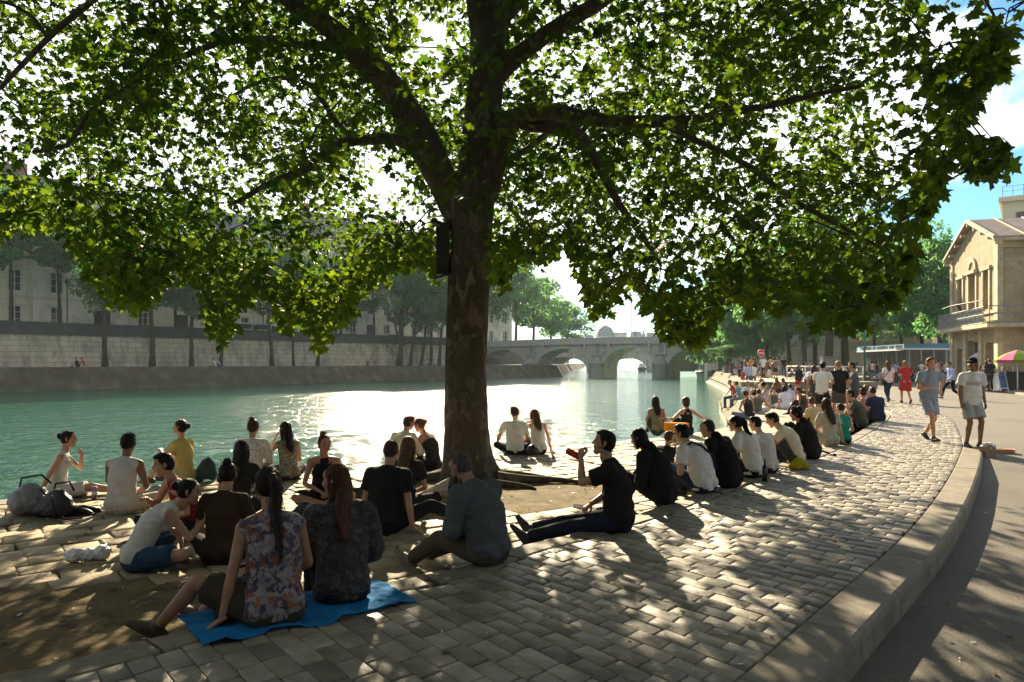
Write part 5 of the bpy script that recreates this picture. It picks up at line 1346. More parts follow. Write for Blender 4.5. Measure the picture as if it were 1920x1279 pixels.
LEGS = {  # (ankle, knee pole, foot direction) for right leg, left leg
    'cross': (((-.06, .36, .05), (.9, .45, .25), (-.7, .6, -.1)), ((.07, .30, .05), (-.9, .45, .25), (.7, .6, -.1))),
    'kneesup': (((.11, .48, .07), (.12, .3, 1), (.1, 1, 0)), ((-.11, .50, .07), (-.12, .3, 1), (-.1, 1, 0))),
    'legsout': (((.12, .86, .06), (.05, .2, 1), (.15, .6, .8)), ((-.10, .88, .06), (-.05, .2, 1), (-.1, .6, .8))),
    'oneout': (((.16, .84, .06), (.1, .2, 1), (.3, .6, .8)), ((-.12, .46, .06), (-.6, .3, 1), (-.1, 1, 0))),
    'step': (((.13, .60, -.08), (.1, .4, 1), (.1, 1, 0)), ((-.13, .62, -.08), (-.1, .4, 1), (-.1, 1, 0))),
    'stepout': (((.12, .84, -.09), (.1, .3, 1), (.1, .75, .5)), ((-.12, .80, -.09), (-.1, .3, 1), (-.1, .8, .5))),
    'hang': (((.10, .42, -.42), (.0, 1, .5), (.0, 1, -.2)), ((-.10, .44, -.42), (.0, 1, .5), (-.0, 1, -.2))),
    'chair': (((.10, .40, -.37), (.0, 1, .6), (.0, 1, 0)), ((-.10, .40, -.37), (.0, 1, .6), (-.0, 1, 0))),
    'side': (((-.30, .34, .05), (-.2, 1, .3), (-1, .3, 0)), ((-.46, .30, .05), (-.3, 1, .3), (-1, .2, 0))),
    'stand': (((.10, .0, .075), (.05, 1, 0), (.2, 1, 0)), ((-.10, .03, .075), (-.05, 1, 0), (-.2, 1, 0))),
    'contra': (((.13, .02, .075), (.1, 1, 0), (.4, 1, 0)), ((-.08, .06, .075), (-.05, 1, .0), (-.2, 1, 0))),
    'walk': (((.08, .26, .085), (.02, 1, .1), (.05, 1, .1)), ((-.08, -.22, .13), (-.02, 1, .1), (-.05, 1, -.55))),
    'walk2': (((.08, -.26, .14), (.02, 1, .1), (.05, 1, -.6)), ((-.08, .22, .085), (-.02, 1, .1), (-.05, 1, .1))),
    'amble': (((.11, .02, .075), (.05, 1, .1), (.15, 1, 0)), ((-.07, .16, .085), (-.02, 1, .1), (-.05, 1, .1))),
    'stride': (((.08, .40, .09), (.02, 1, .1), (.05, 1, .2)), ((-.08, -.40, .17), (-.02, 1, .1), (-.05, 1, -.8))),
}
HAIRS = ('short', 'long', 'pony', 'bun', 'bob', 'curly', 'buzz', 'bald', 'cap', 'lowbun', 'grey')

def person(label, at, h=0, legs='cross', lean=6, curve=18, roll=0, twist=0, arms=('lap', 'lap'), head=(0, 0), hair='short', hc=(.03, .022, .016), skin=(.42, .26, .18),
           top='tee', tc=(.6, .6, .58), tmat=None, bot='trousers', bc=(.05, .05, .06), bmat=None, shoes=(.04, .04, .045), s=1.0, lod=1, fem=False, group=None, hands=('relax', 'relax'), glasses=False, loc=None, loose=0.0, hairlen=.40, beard=False, copyable=False):
    standing = legs in ('stand', 'walk', 'walk2', 'stride', 'contra', 'amble')
    pz = .925 if standing else .105
    if legs in ('walk', 'walk2'): pz = .905
    if legs == 'stride': pz = .85
    if legs == 'chair': pz = .105
    vox = {0: .0105, 1: .015, 2: .024}[lod]; sm = {0: 5, 1: 4, 2: 3}[lod]
    rl = R(roll)
    def d(a): a = R(a); return V((math.sin(rl), math.sin(a) * math.cos(rl), math.cos(a) * math.cos(rl)))
    p0 = V((0, 0, pz)); p1 = p0 + d(lean * .4) * .15; p2 = p1 + d(lean) * .19; p3 = p2 + d(lean + curve) * .19
    lat = V((math.cos(R(twist)), -math.sin(R(twist)), -math.sin(rl) * .7)).normalized()
    plat = V((1, 0, 0))
    sw = .165 if fem else .188
    up3 = d(lean + curve)
    fw3 = lat.cross(up3).normalized() * -1
    if fw3.y < 0 and abs(twist) < 90: fw3 = -fw3
    Sr = p3 - up3 * .045 + lat * sw; Sl = p3 - up3 * .045 - lat * sw
    nd = d(lean + curve * .9 + head[1] * .25); p4 = p3 + nd * .085
    yaw, pit = head[0] + twist, head[1]
    HM = Matrix.Rotation(R(-yaw), 3, 'Z') @ Matrix.Rotation(R(-(pit)), 3, 'X')
    hcn = p4 + nd * .055 + HM @ V((0, .022, .062))
    hs = 1.0 if not fem else .97
    # limbs
    leg = []
    for sd, (ank, pole, fd) in zip((1, -1), LEGS[legs] if isinstance(legs, str) else legs):
        hip = p0 + V((sd * .092, 0, -.01)); kn, an = ik(hip, ank, .445, .43, pole); leg.append((hip, kn, an, V(fd).normalized(), sd))
    mouth = hcn + HM @ V((0, .125, -.075))
    def arm_target(a, sd):
        S = Sr if sd > 0 else Sl
        if not isinstance(a, str): return V(a), V((sd * .6, -.5, -.7))
        kn = leg[0 if sd > 0 else 1][1]
        if a == 'lap': return V((sd * .06, .27, pz + .12)), V((sd * .8, -.4, -.5))
        if a == 'knee': return kn + V((-sd * .02, .04, .06)), V((sd * .6, -.3, -.8))
        if a == 'shin': return kn.lerp(leg[0 if sd > 0 else 1][2], .45) + V((sd * .02, .03, .05)), V((sd * .8, -.2, -.6))
        if a == 'prop': return V((sd * .27, -.20, .045)), V((sd * .3, -1, .2))
        if a == 'side': return V((sd * .30, .03, .045)), V((sd * .4, -1, .1))
        if a == 'hang': return S + V((sd * .055, .03, -.52)), V((sd * .3, -1, 0))
        if a == 'swingf': return S + V((sd * .03, .20, -.46)), V((sd * .3, -1, 0))
        if a == 'swingb': return S + V((sd * .06, -.20, -.46)), V((sd * .3, -1, 0))
        if a == 'mouth': return mouth + V((sd * .04, .075, -.085)), V((sd * .5, -.1, -1))
        if a == 'face': return mouth + V((sd * .05, .03, -.15)), V((sd * .5, .1, -1))
        if a == 'front': return p2 + V((sd * .10, .33, -.02)), V((sd * .7, -.4, -.7))
        if a == 'frontup': return p2 + V((sd * .10, .36, .14)), V((sd * .7, -.3, -.7))
        if a == 'hip': return p0 + V((sd * .20, .03, .09)), V((sd * 1, -.6, 0))
        if a == 'reach': return S + V((sd * .12, .42, -.22)), V((sd * .5, -.3, -.8))
        if a == 'out': return S + V((sd * .44, .08, -.18)), V((sd * .2, -.8, -.6))
        if a == 'phoneup': return hcn + V((sd * .12, .26, -.02)), V((sd * .8, .0, -1))
        if a == 'ear': return hcn + HM @ V((sd * .11, .03, -.12)), V((sd * 1, .2, -1))
        return V((sd * .1, .3, .2)), V((sd, 0, -1))
    arm = []
    for sd, S, a in ((1, Sr, arms[0]), (-1, Sl, arms[1])):
        t, pole = arm_target(a, sd); el, wr = ik(S, t, .285, .25, pole); arm.append((S, el, wr, sd, a))
    # ---------- skin
    b = Body()
    hw, ww, cw = (.168, .122, .142) if fem else (.160, .140, .160)
    tors = [p0 - d(0) * .05, p0, p0.lerp(p1, .8), p2, p2.lerp(p3, .55), p3 - up3 * .03, p3 + up3 * .005]
    tr_ = [hw * .82, hw, ww, cw, cw * .98, .105, .06]; te = [.72, .70, .70, .70, .62, .66, .85]
    b.limb(tors, tr_, 14, te, lat=plat.lerp(lat, .6), caps=(1, 1))
    b.limb([Sl + up3 * .0, p3 - up3 * .02, Sr], [.052, .060, .052], 10)
    if not standing or legs in ('walk', 'stride', 'walk2', 'stand', 'contra', 'amble'):
        for sd in (-1, 1): b.ball(p0 + V((sd * .075, -.045, -.02)), (.088, .085, .085))
    if fem:
        for sd in (-1, 1): b.ball(p2.lerp(p3, .35) + lat * (sd * .07) + fw3 * .082, .056)
    b.limb([p3 - up3 * .03, p3.lerp(p4, .6), hcn + HM @ V((0, -.035, -.06))], [.062, .052, .052], 10)
    b.ball(hcn + HM @ V((0, -.012, .02)), .07)
    for hip, kn, an, fd, sd in leg:
        g = 1.06 if fem else 1.0
        b.limb([hip, hip.lerp(kn, .35), hip.lerp(kn, .8), kn, kn.lerp(an, .12)], [.086 * g, .080 * g, .058, .054, .050], 12)
        bk = (kn - hip).normalized().lerp((kn - an).normalized(), .5); cp = kn.lerp(an, .30) - (V((0, 0, 0)) if bk.length < 1e-3 else ((kn - hip).normalized() + (an - kn).normalized() * -1).normalized() * .012)
        b.limb([kn, cp, kn.lerp(an, .62), an], [.051, .056, .043, .035], 10)
        ft = fd; upv = (V((0, 0, 1)) - ft * ft.z); upv = upv.normalized() if upv.length > .2 else V((0, -1, 0))
        b.limb([an - ft * .045 - upv * .038, an + ft * .02 - upv * .03, an + ft * .10 - upv * .046, an + ft * .165 - upv * .054], [.032, .036, .040, .030], 10, [.9, .95, .62, .45], lat=ft.cross(upv))
    for S, el, wr, sd, a in arm:
        k = .88 if fem else 1.0
        b.limb([S + up3 * .0, S.lerp(el, .3), S.lerp(el, .7), el], [.053 * k, .049 * k, .042 * k, .038 * k], 10)
        b.limb([el, el.lerp(wr, .28), el.lerp(wr, .7), wr], [.038 * k, .041 * k, .031 * k, .026 * k], 10)
    Vb, Fb = fuse(b.mb, vox, sm); mats = [np.zeros(len(Fb), int)]; VV = [Vb]; FF = [Fb]
    Vh, Fh, mh = head_template(lod); Rm = np.array(HM) * hs
    o = len(Vb); VV.append(Vh @ Rm.T + np.array(hcn)); FF.append(Fh + o); o += len(Vh); mats.append(mh)
    handpos = []
    for (S, el, wr, sd, a), hk in zip(arm, hands):
        y = (wr - el).normalized()
        if a in ('prop', 'side'): y = (V((sd * .25, .1 if a == 'side' else -.5, -.15))).normalized(); hk = 'flat'
        elif a in ('lap', 'knee', 'shin'): y = (y + V((-sd * .4, .5, -.25))).normalized()
        zup = V((0, 0, 1)) if a not in ('hang', 'swingf', 'swingb') else V((sd, .1, 0))
        if a in ('mouth', 'face', 'ear', 'phoneup'): zup = V((sd * .8, .6, .2))
        zz = (zup - y * zup.dot(y)).normalized(); xx = y.cross(zz)
        Vm, Fm = hand_template(hk, lod if lod < 2 else 1)
        Mh = np.array([xx, y, zz]).T * (1.0 if not fem else .92)
        Vx = Vm.copy()
        Fx = Fm
        if sd < 0: Vx[:, 0] *= -1; Fx = Fm[:, ::-1]
        VV.append(Vx @ Mh.T + np.array(wr)); FF.append(Fx + o); o += len(Vm); mats.append(np.zeros(len(Fm), int)); handpos.append(wr + y * .075 - zz * .03)
    root = put('person', quad_mesh('person', np.vstack(VV), np.vstack(FF), np.concatenate(mats)), [M['skin'], M['skin_dark_detail'], M['lips']], None, True, skin)
    tag(root, label, 'person', group)
    def cloth(mb, name, mat, colr, wr=1.0, vx=None, smi=None):
        Vv, Ff = fuse(mb.mb, vx or vox, sm if smi is None else smi)
        if len(Vv) == 0: return None
        if lod < 2 and wr:
            # folds
            sh = rng.uniform(0, 50)
            amp = (.0085 if lod == 0 else .007) * wr
            # creases: sharp ridged folds slanting over the cloth plus soft swells
            dsp = np.array([mnoise.noise(V((p[0] * 8 + sh, p[1] * 8, p[2] * 11))) + 1.5 * (.32 - abs(mnoise.noise(V((p[0] * 6 + p[2] * 5, p[1] * 6 + sh, p[2] * 13 - p[0] * 4))))) + .35 * mnoise.noise(V((p[0] * 24, p[1] * 24 + sh, p[2] * 26))) for p in Vv])
            c = Vv.mean(0); dirs = Vv - c; dirs[:, 2] *= .25; dirs /= np.maximum(np.linalg.norm(dirs, axis=1), 1e-5)[:, None]
            Vv = Vv + dirs * (dsp * amp)[:, None]
        return put(name, quad_mesh(name, Vv, Ff), mat, root, True, colr)
    # ---------- top
    e = .013 + loose
    if top in ('tee', 'long', 'tank', 'jacket', 'dress', 'strapless', 'sleeveless', 'shirt'):
        c = Body(); hem = p0 - d(0) * (.085 if standing else .06)
        low = .0
        k = 1.0 if top != 'jacket' else 1.10
        if top == 'strapless': st = [hem, p0, p0.lerp(p1, .8), p2, p2.lerp(p3, .40)]; rr = [hw + e, hw + e, ww + e * 1.5, cw + e, cw * .98 + e]; ee = [.74, .74, .74, .74, .70]
        else:
            st = [hem, p0, p0.lerp(p1, .8), p2, p2.lerp(p3, .55), p3 - up3 * .028]; rr = [(hw + e) * k, (hw + e) * k, (ww + e * 1.6 + (.012 if not fem else .004)) * k, (cw + e) * k, (cw * .98 + e) * k, .105 + e]; ee = [.74, .74, .76, .74, .68, .72]
            if top == 'tank': rr[-2] = cw * .86; rr[-1] = .085; ee[-1] = .9
        c.limb(st, rr, 16, ee, lat=plat.lerp(lat, .6), caps=(0, 1 if top != 'strapless' else 0))
        for sd in (-1, 1):
            if not standing and top != 'strapless': c.ball(p0 + V((sd * .072, -.045, .028)), (.106 + loose * .6, .108 + loose * .6, .100))
            if standing and top not in ('strapless', 'dress'): c.ball(p0 + V((sd * .070, -.032, .0)), (.104 + loose * .5, .100 + loose * .5, .085))
        if fem:
            for sd in (-1, 1): c.ball(p2.lerp(p3, .35) + lat * (sd * .07) + fw3 * .085, .062)
        if top not in ('tank', 'strapless'):
            kk = .0 if top != 'sleeveless' else -.03
            c.limb([Sl + lat * -kk, p3 - up3 * .022, Sr + lat * kk], [.056 + e * .7, .064 + e * .6, .056 + e * .7], 10)
        if top == 'tank':
            for sd in (-1, 1):
                q = p3 - up3 * .02 + lat * (sd * .085); c.limb([q - up3 * .12 + fw3 * .085, q - up3 * .03 + fw3 * .05, q + up3 * .035, q - up3 * .03 - fw3 * .06, q - up3 * .14 - fw3 * .09], [.022] * 5, 8, [.6] * 5)
        for S, el, wr_, sd, a in arm:
            if top in ('tee', 'dress'): c.limb([S, S.lerp(el, .35), S.lerp(el, .62)], [.060 + e * .8, .057 + e, .056 + e * 1.2], 12, caps=(1, 0))
            if top in ('long', 'jacket', 'shirt'):
                x = .006 if top != 'jacket' else .016
                c.limb([S, S.lerp(el, .5), el], [.058 + e + x, .050 + e + x, .046 + e + x], 12); c.limb([el, el.lerp(wr_, .5), el.lerp(wr_, .93)], [.046 + e + x, .040 + e + x, .034 + e + x], 12, caps=(1, 0))
        if top in ('long', 'jacket', 'shirt'): c.limb([p3 - up3 * .02, p3 + nd * .03], [.076, .070], 12, caps=(0, 0))
        if top == 'jacket': c.limb([p3 - up3 * .03 - fw3 * .04, p3 + nd * .05 - fw3 * .05], [.080, .068], 12, caps=(1, 1))
        if top == 'dress':
            for hip, kn, an, fd, sd in leg: c.limb([hip, hip.lerp(kn, .5), hip.lerp(kn, .9)], [.105, .105 + .02, .10 + .03], 12, caps=(1, 0))
            kn0, kn1 = leg[0][1], leg[1][1]; c.limb([p0, p0.lerp((kn0 + kn1) / 2, .45), p0.lerp((kn0 + kn1) / 2, .88)], [.165, .165, .15], 14, [.7, .62, .5], lat=(1, 0, 0), caps=(1, 0))
        cloth(c, 'dress' if top == 'dress' else ('jacket' if top == 'jacket' else ('tank_top' if top in ('tank', 'strapless') else 'shirt')), tmat or M['cloth'], tc, 1.0 + loose * 12)
    if bot in ('trousers', 'shorts', 'jeans', 'skirt'):
        c = Body(); e2 = .012 + loose * .22
        c.limb([p0 - V((0, 0, .055)), p0, p0.lerp(p1, .55)], [hw * .82 + e2, hw + .007, hw * .88], 14, [.76, .75, .70], lat=(1, 0, 0), caps=(1, 0))
        for sd in (-1, 1): c.ball(p0 + V((sd * .075, -.045 if not standing else -.03, -.02 if not standing else -.05)), (.088 + e2, .085 + e2, .085 + e2 * .8) if not standing else (.086 + e2, .078 + e2, .08))
        for hip, kn, an, fd, sd in leg:
            g = 1.06 if fem else 1.0
            if bot == 'shorts': c.limb([hip, hip.lerp(kn, .35), hip.lerp(kn, .80)], [.086 * g + e2, .084 * g + e2 * 1.3, .074 + e2 * 2.2], 12, caps=(1, 0))
            elif bot == 'skirt': c.limb([hip, hip.lerp(kn, .5), hip.lerp(kn, .85)], [.10, .108, .11], 12, caps=(1, 0))
            else:
                c.limb([hip, hip.lerp(kn, .35), hip.lerp(kn, .8), kn], [.086 * g + e2, .080 * g + e2, .060 + e2, .056 + e2], 12)
                c.limb([kn, kn.lerp(an, .30), kn.lerp(an, .62), kn.lerp(an, .95)], [.055 + e2, .057 + e2, .047 + e2 * 1.2, .044 + e2 * 1.3], 12, caps=(1, 0))
        if bot == 'skirt': c.limb([p0, p0.lerp((leg[0][1] + leg[1][1]) / 2, .8)], [.15, .14], 12, [.7, .5], lat=(1, 0, 0), caps=(1, 0))
        cloth(c, {'jeans': 'trousers'}.get(bot, bot), bmat or (M['denim'] if bot == 'jeans' else M['cloth']), bc, .8)
    if shoes is not None:
        for hip, kn, an, ft, sd in leg:
            upv = (V((0, 0, 1)) - ft * ft.z); upv = upv.normalized() if upv.length > .2 else V((0, -1, 0)); lx = ft.cross(upv)
            c = Body(); c.limb([an - ft * .052 - upv * .036, an + ft * .02 - upv * .026, an + ft * .10 - upv * .043, an + ft * .18 - upv * .052], [.037, .041, .046, .034], 12, [1.0, 1.1, .72, .52], lat=lx)
            c.limb([an - ft * .058 - upv * .066, an + ft * .06 - upv * .066, an + ft * .185 - upv * .066], [.034, .044, .034], 10, [.35, .28, .35], lat=lx)
            c.limb([an - upv * .03, an + upv * .03], [.042, .043], 10, caps=(1, 0))
            cloth(c, 'shoe', M['shoe'], shoes, 0, min(vox, .012), 2)
    # ---------- hair (in head frame)
    def hp(*q): return hcn + HM @ (V(q) * hs)
    if hair != 'bald':
        c = Body(); ux = HM @ V((1, 0, 0))
        th = {'buzz': -.003, 'grey': -.002, 'short': .004, 'curly': .016, 'cap': .0}.get(hair, .005)
        # shell over the crown and back of the skull, hairline left open at the face
        def shell(th, back=-.02):
            for q, r in (((0, -.022, .040), (.080 + th, .090 + th, .084 + th)), ((0, -.040, .010), (.080 + th, .072 + th, .085 + th)), ((0, -.052, -.030), (.060 + th, .048 + th, .05))):
                cc = Body(); cc.ball((0, 0, 0), r, 14)
                c.mb.add([hp(*(V(p) + V(q))) for p in cc.mb.v], cc.mb.f)
        if hair == 'cap':
            shell(.0); 
        else: shell(th)
        if hair in ('short',):
            cc = Body(); cc.ball((0, 0, 0), (.066, .06, .034), 12); c.mb.add([hp(*(V(p) + V((0, .012, .098)))) for p in cc.mb.v], cc.mb.f)
            cc = Body(); cc.ball((0, 0, 0), (.054, .035, .022), 12); c.mb.add([hp(*(V(p) + V((.008, .055, .092)))) for p in cc.mb.v], cc.mb.f)
        if hair == 'curly':
            for k in range(60):
                a = k * 2.4; z = -.02 + .135 * (k % 11) / 10; rr = math.sqrt(max(.0, 1 - ((z - .03) / .12) ** 2)) * .085
                q = V((rr * math.cos(a), -.03 + rr * math.sin(a), z + .02))
                if q.y > .045 and z < .09: continue
                c.ball(hp(*q), .021)
        bk3 = p3 - up3 * .02 - fw3 * .085; bk2 = p2 - fw3 * (.135); bk1 = p1.lerp(p2, .35) - fw3 * .15
        if hair == 'long':
            L = hairlen
            path = [hp(0, -.06, .03), hp(0, -.075, -.06), hp(0, -.07, -.12).lerp(bk3 - fw3 * .02, .6), bk3.lerp(bk2, min(1, L / .45) * .55) - fw3 * .01, bk3.lerp(bk2, min(1.35, L / .33)) - fw3 * .01]
            c.limb(path, [.078, .082, .086, .082, .040], 14, [.62, .60, .45, .36, .30], lat=ux)
            for sd in (-1, 1): c.limb([hp(sd * .072, .0, .05), hp(sd * .082, -.005, -.03), hp(sd * .080, -.012, -.10), hp(sd * .075, -.01, -.10).lerp(p3 + lat * sd * .09 - fw3 * .03, .75)], [.020, .024, .026, .018], 8)
        if hair == 'bob':
            c.limb([hp(0, -.05, .02), hp(0, -.055, -.06), hp(0, -.045, -.125)], [.082, .088, .075], 14, [.7, .66, .5], lat=ux)
            for sd in (-1, 1): c.limb([hp(sd * .070, .0, .05), hp(sd * .084, .0, -.03), hp(sd * .080, .005, -.105)], [.022, .026, .022], 8)
        if hair == 'pony':
            c.ball(hp(0, -.115, .055), .030)
            tl = [hp(0, -.115, .055), hp(0, -.150, .02), hp(0, -.150, -.07), hp(0, -.13, -.15).lerp(bk3 - fw3 * .05, .6), bk3.lerp(bk2, min(1.5, hairlen / .30)) - fw3 * .03]
            c.limb(tl, [.026, .036, .040, .034, .012], 10)
        if hair == 'bun': c.ball(hp(0, -.075, .125), .042); c.ball(hp(0, -.07, .112), .036)
        if hair == 'lowbun': c.ball(hp(0, -.125, .035), .042); c.ball(hp(.01, -.135, .055), .028)
        hv = {0: .0075, 1: .011, 2: .018}[lod]
        Vv, Ff = fuse(c.mb, hv, 2)
        if len(Vv) and lod < 2:
            HMi = np.array(HM)
            dsp = np.array([mnoise.noise(V((p[0] * 55, p[1] * 55, p[2] * 11))) for p in Vv]); cn = np.array(hcn); dirs = Vv - cn; dirs /= np.maximum(np.linalg.norm(dirs, axis=1), .02)[:, None]
            Vv = Vv + dirs * (dsp * (.004 if hair not in ('curly',) else .008))[:, None]
        ho = quad_mesh('hair', Vv, Ff)
        if lod < 1 or (lod == 1 and hair in ('long', 'bun', 'curly', 'pony', 'lowbun')):
            # loose strands following the locks
            q = MB(); q.v = [tuple(p) for p in Vv]; q.f = [tuple(f) for f in Ff]; q.m = [0] * len(Ff)
            ids = [rng.randrange(len(Vv)) for _ in range(230 if lod == 0 else 90)]
            for i in ids:
                p = V(Vv[i]); out = (p - hcn); far_ = out.length; out.normalize()
                if (HM.transposed() @ (p - hcn)).y > .06: continue
                dn = V((rng.gauss(0, .25), rng.gauss(0, .25), -1)) if hair in ('long', 'pony', 'bob') else V((rng.gauss(0, .6), rng.gauss(0, .6), rng.gauss(0, .6)))
                L = rng.uniform(.03, .10) if hair in ('long', 'pony') else rng.uniform(.015, .04)
                a = p; m_ = p + dn * L * .5 + out * .012; e_ = p + dn * L + out * rng.uniform(.0, .02); w = HM @ V((.0016, 0, 0))
                o_ = len(q.v); q.v += [tuple(a - w), tuple(a + w), tuple(m_ + w), tuple(m_ - w), tuple(e_ + w * .3), tuple(e_ - w * .3)]; q.f += [(o_, o_ + 1, o_ + 2, o_ + 3), (o_ + 3, o_ + 2, o_ + 4, o_ + 5)]; q.m += [0, 0]
            ho = bpy.data.meshes.new('hair'); ho.from_pydata(q.v, [], q.f)
        put('hair', ho, M['hair'], root, True, hc)
        if hair == 'cap':
            k = Body()
            cc = Body(); cc.ball((0, 0, 0), (.090, .105, .082), 16); k.mb.add([hp(*(V(p) + V((0, -.010, .062)))) for p in cc.mb.v], cc.mb.f)
            cc = Body(); cc.limb([(0, .05, .066), (0, .13, .060), (0, .185, .040)], [.080, .078, .052], 14, [.20, .17, .16], lat=(1, 0, 0)); k.mb.add([hp(*p) for p in cc.mb.v], cc.mb.f)
            cloth(k, 'cap', M['cloth'], (.012, .012, .013), 0, min(vox, .010))
    if beard:
        k = Body(); cc = Body(); cc.limb([(-.055, .035, -.06), (-.035, .075, -.085), (0, .085, -.10), (.035, .075, -.085), (.055, .035, -.06)], [.022, .024, .028, .024, .022], 8); k.mb.add([hp(*p) for p in cc.mb.v], cc.mb.f)
        cloth(k, 'beard', M['hair'], hc, 0, .010)
    if glasses:
        g = MB()
        for sd in (-1, 1):
            g.rings([[hp(sd * .033 + .024 * math.cos(t), .088 + yy - .25 * abs(.024 * math.cos(t)) * 0, .012 + .017 * math.sin(t)) for t in np.linspace(0, 6.283, 11)[:-1]] for yy in (-.006, .004)])
            g.tube([hp(sd * .056, .086, .016), hp(sd * .082, .04, .016), hp(sd * .084, -.02, .012)], .0035, 5)
        g.tube([hp(-.012, .09, .016), hp(.012, .09, .016)], .003, 5); g.build('sunglasses', M['metal_dark'], root)
    root.scale = (s, s, s); root.rotation_euler = (0, 0, R(-h))
    root.location = loc if loc is not None else G(*at)
    root_hand = [root.location + Matrix.Rotation(R(-h), 3, 'Z') @ (p * s) for p in handpos]
    HANDP[label] = root_hand
    return root
HANDP = {}
BLK = (.015, .015, .017); DK = (.03, .028, .03); WHT = (.74, .73, .70); CRM = (.60, .53, .38); NAV = (.025, .03, .06); GRY = (.16, .17, .18); DEN = (.06, .09, .15)
BRN = (.035, .02, .012); BLD = (.34, .23, .10); AUB = (.10, .035, .014); BLKH = (.010, .008, .007); MID = (.07, .042, .022)
SK1 = (.50, .31, .21); SK2 = (.40, .24, .16); SK3 = (.20, .11, .07); SKR = (.52, .28, .19)

def people_near():
    p = person
    L = 0
    # --- left group on the lower quay
    p('woman in white sleeveless top, profile right, hand raised to her mouth by the water', (108, 934, LOW), 68, 'legsout', 4, 14, arms=('prop', 'face'), head=(8, 4), hair='lowbun', hc=BRN, skin=SK1, top='sleeveless', tc=(.68, .66, .62), bot='shorts', bc=(.6, .58, .56), shoes=None, s=.95, fem=True, lod=0)
    p('black haired man in pale grey sleeveless shirt, back turned, sitting by the black bags', (228, 962, LOW), 6, 'cross', 4, 14, arms=('lap', 'knee'), head=(-12, 6), hair='short', hc=BLKH, skin=SK3, top='sleeveless', tc=(.50, .49, .46), bot='trousers', bc=(.50, .46, .38), s=1.0, lod=0)
    p('woman in pale yellow shirt looking left, one arm resting on her raised knee', (345, 906, LOW), -76, 'kneesup', 0, 12, arms=('lap', 'knee'), head=(-6, -8), hair='lowbun', hc=BRN, skin=SK1, top='tee', tc=(.62, .50, .17), bot='shorts', bc=(.55, .50, .34), s=1.0, fem=True, lod=0)
    p('person in white dotted shirt with tied up hair, back turned, facing the river', (470, 905, LOW), -4, 'cross', 5, 14, arms=('lap', 'lap'), head=(4, 2), hair='bun', hc=(.06, .03, .015), skin=SK2, top='long', tc=WHT, tmat=M['dots'], bot='trousers', bc=DK, s=1.0, lod=0)
    p('woman with long straight brown hair in speckled top, eating, at the water edge', (541, 901, LOW), -38, 'cross', 3, 14, arms=('lap', 'mouth'), head=(-22, 4), hair='long', hc=BRN, skin=SK1, top='sleeveless', tc=CRM, tmat=M['speckle'], bot='shorts', bc=DK, s=.95, fem=True, lod=0, hairlen=.36)
    p('red haired woman with top knot and dark tank top, facing the camera', (607, 946, LOW), 165, 'cross', 6, 16, arms=('lap', 'lap'), head=(-18, 6), hair='bun', hc=AUB, skin=SK2, top='tank', tc=BLK, bot='shorts', bc=DK, s=.97, fem=True, lod=0)
    p('dark haired person seen only as a long haired head between the two groups', (447, 968, LOW), -10, 'cross', 8, 18, head=(0, 8), hair='long', hc=(.02, .015, .012), skin=SK2, top='tee', tc=DK, bot='trousers', bc=DK, s=.95, fem=True, lod=1)
    p('person in dark red vest with short dark hair, turned towards the companions in shade', (352, 1003, LOW), 222, 'cross', 12, 20, arms=('front', 'lap'), head=(20, 8), hair='short', hc=BLKH, skin=SK2, top='tank', tc=(.20, .015, .02), bot='trousers', bc=BLK, s=.97, lod=0)
    p('woman in white sleeveless top and denim shorts leaning forward, chin on her hand', (258, 1066, LOW), 62, 'cross', 30, 26, arms=('face', 'knee'), head=(12, 10), hair='lowbun', hc=BLKH, skin=SK2, top='sleeveless', tc=(.55, .54, .50), bot='shorts', bmat=M['denim'], bc=(.03, .06, .11), shoes=None, s=.97, fem=True, lod=0)
    p('woman with hair bun in dark brown shirt, back turned, in the shaded circle', (415, 1056, LOW), -6, 'cross', 9, 20, arms=('lap', 'lap'), head=(-14, 10), hair='bun', hc=BLKH, skin=SK2, top='tee', tc=(.045, .028, .018), bot='trousers', bc=BLK, s=.96, fem=True, lod=0)
    p('woman in floral sleeveless top with very long dark ponytail sitting on the blue towel', (514, 1168, 0), -30, (((-.34, .60, -.06), (-.2, .6, 1), (-.6, .6, .5)), ((-.60, .50, -.07), (-.5, .4, .9), (-.8, .45, .45))), 6, 16, arms=('lap', 'side'), head=(-8, 8), hair='pony', hc=(.022, .014, .010), skin=(.33, .19, .12), top='sleeveless', tc=WHT, tmat=M['floral'], bot='shorts', bc=(.05, .045, .03), shoes=(.07, .05, .035), s=1.04, fem=True, lod=0, hairlen=.62, loose=.012)
    p('woman with long auburn hair in dark patterned coat, profile left, on the blue towel', (642, 1128, 0), -22, 'step', 6, 16, arms=('lap', 'lap'), head=(-52, 6), hair='long', hc=AUB, skin=SK2, top='long', tc=DK, tmat=M['darkprint'], bot='trousers', bc=BLK, s=1.0, fem=True, lod=0, hairlen=.42, loose=.020)
    p('broad man with cropped hair in black tee shirt, back turned, one leg stretched right', (722, 997, LOW), 18, (((.62, .62, .06), (.2, .2, 1), (.5, .5, .7)), ((-.10, .40, .05), (-.9, .4, .3), (.7, .6, 0))), 5, 14, arms=('side', 'side'), head=(-4, 4), hair='buzz', hc=(.045, .035, .028), skin=SK2, top='tee', tc=BLK, bot='trousers', bc=(.02, .02, .028), s=1.03, lod=0, loose=.012)
    p('woman with loose light brown hair half hidden behind the man in black', (757, 962, LOW), 12, 'cross', 6, 16, head=(12, 4), hair='long', hc=(.14, .085, .04), skin=SK1, top='tee', tc=DK, bot='trousers', bc=DK, s=.97, fem=True, lod=0, hairlen=.3)
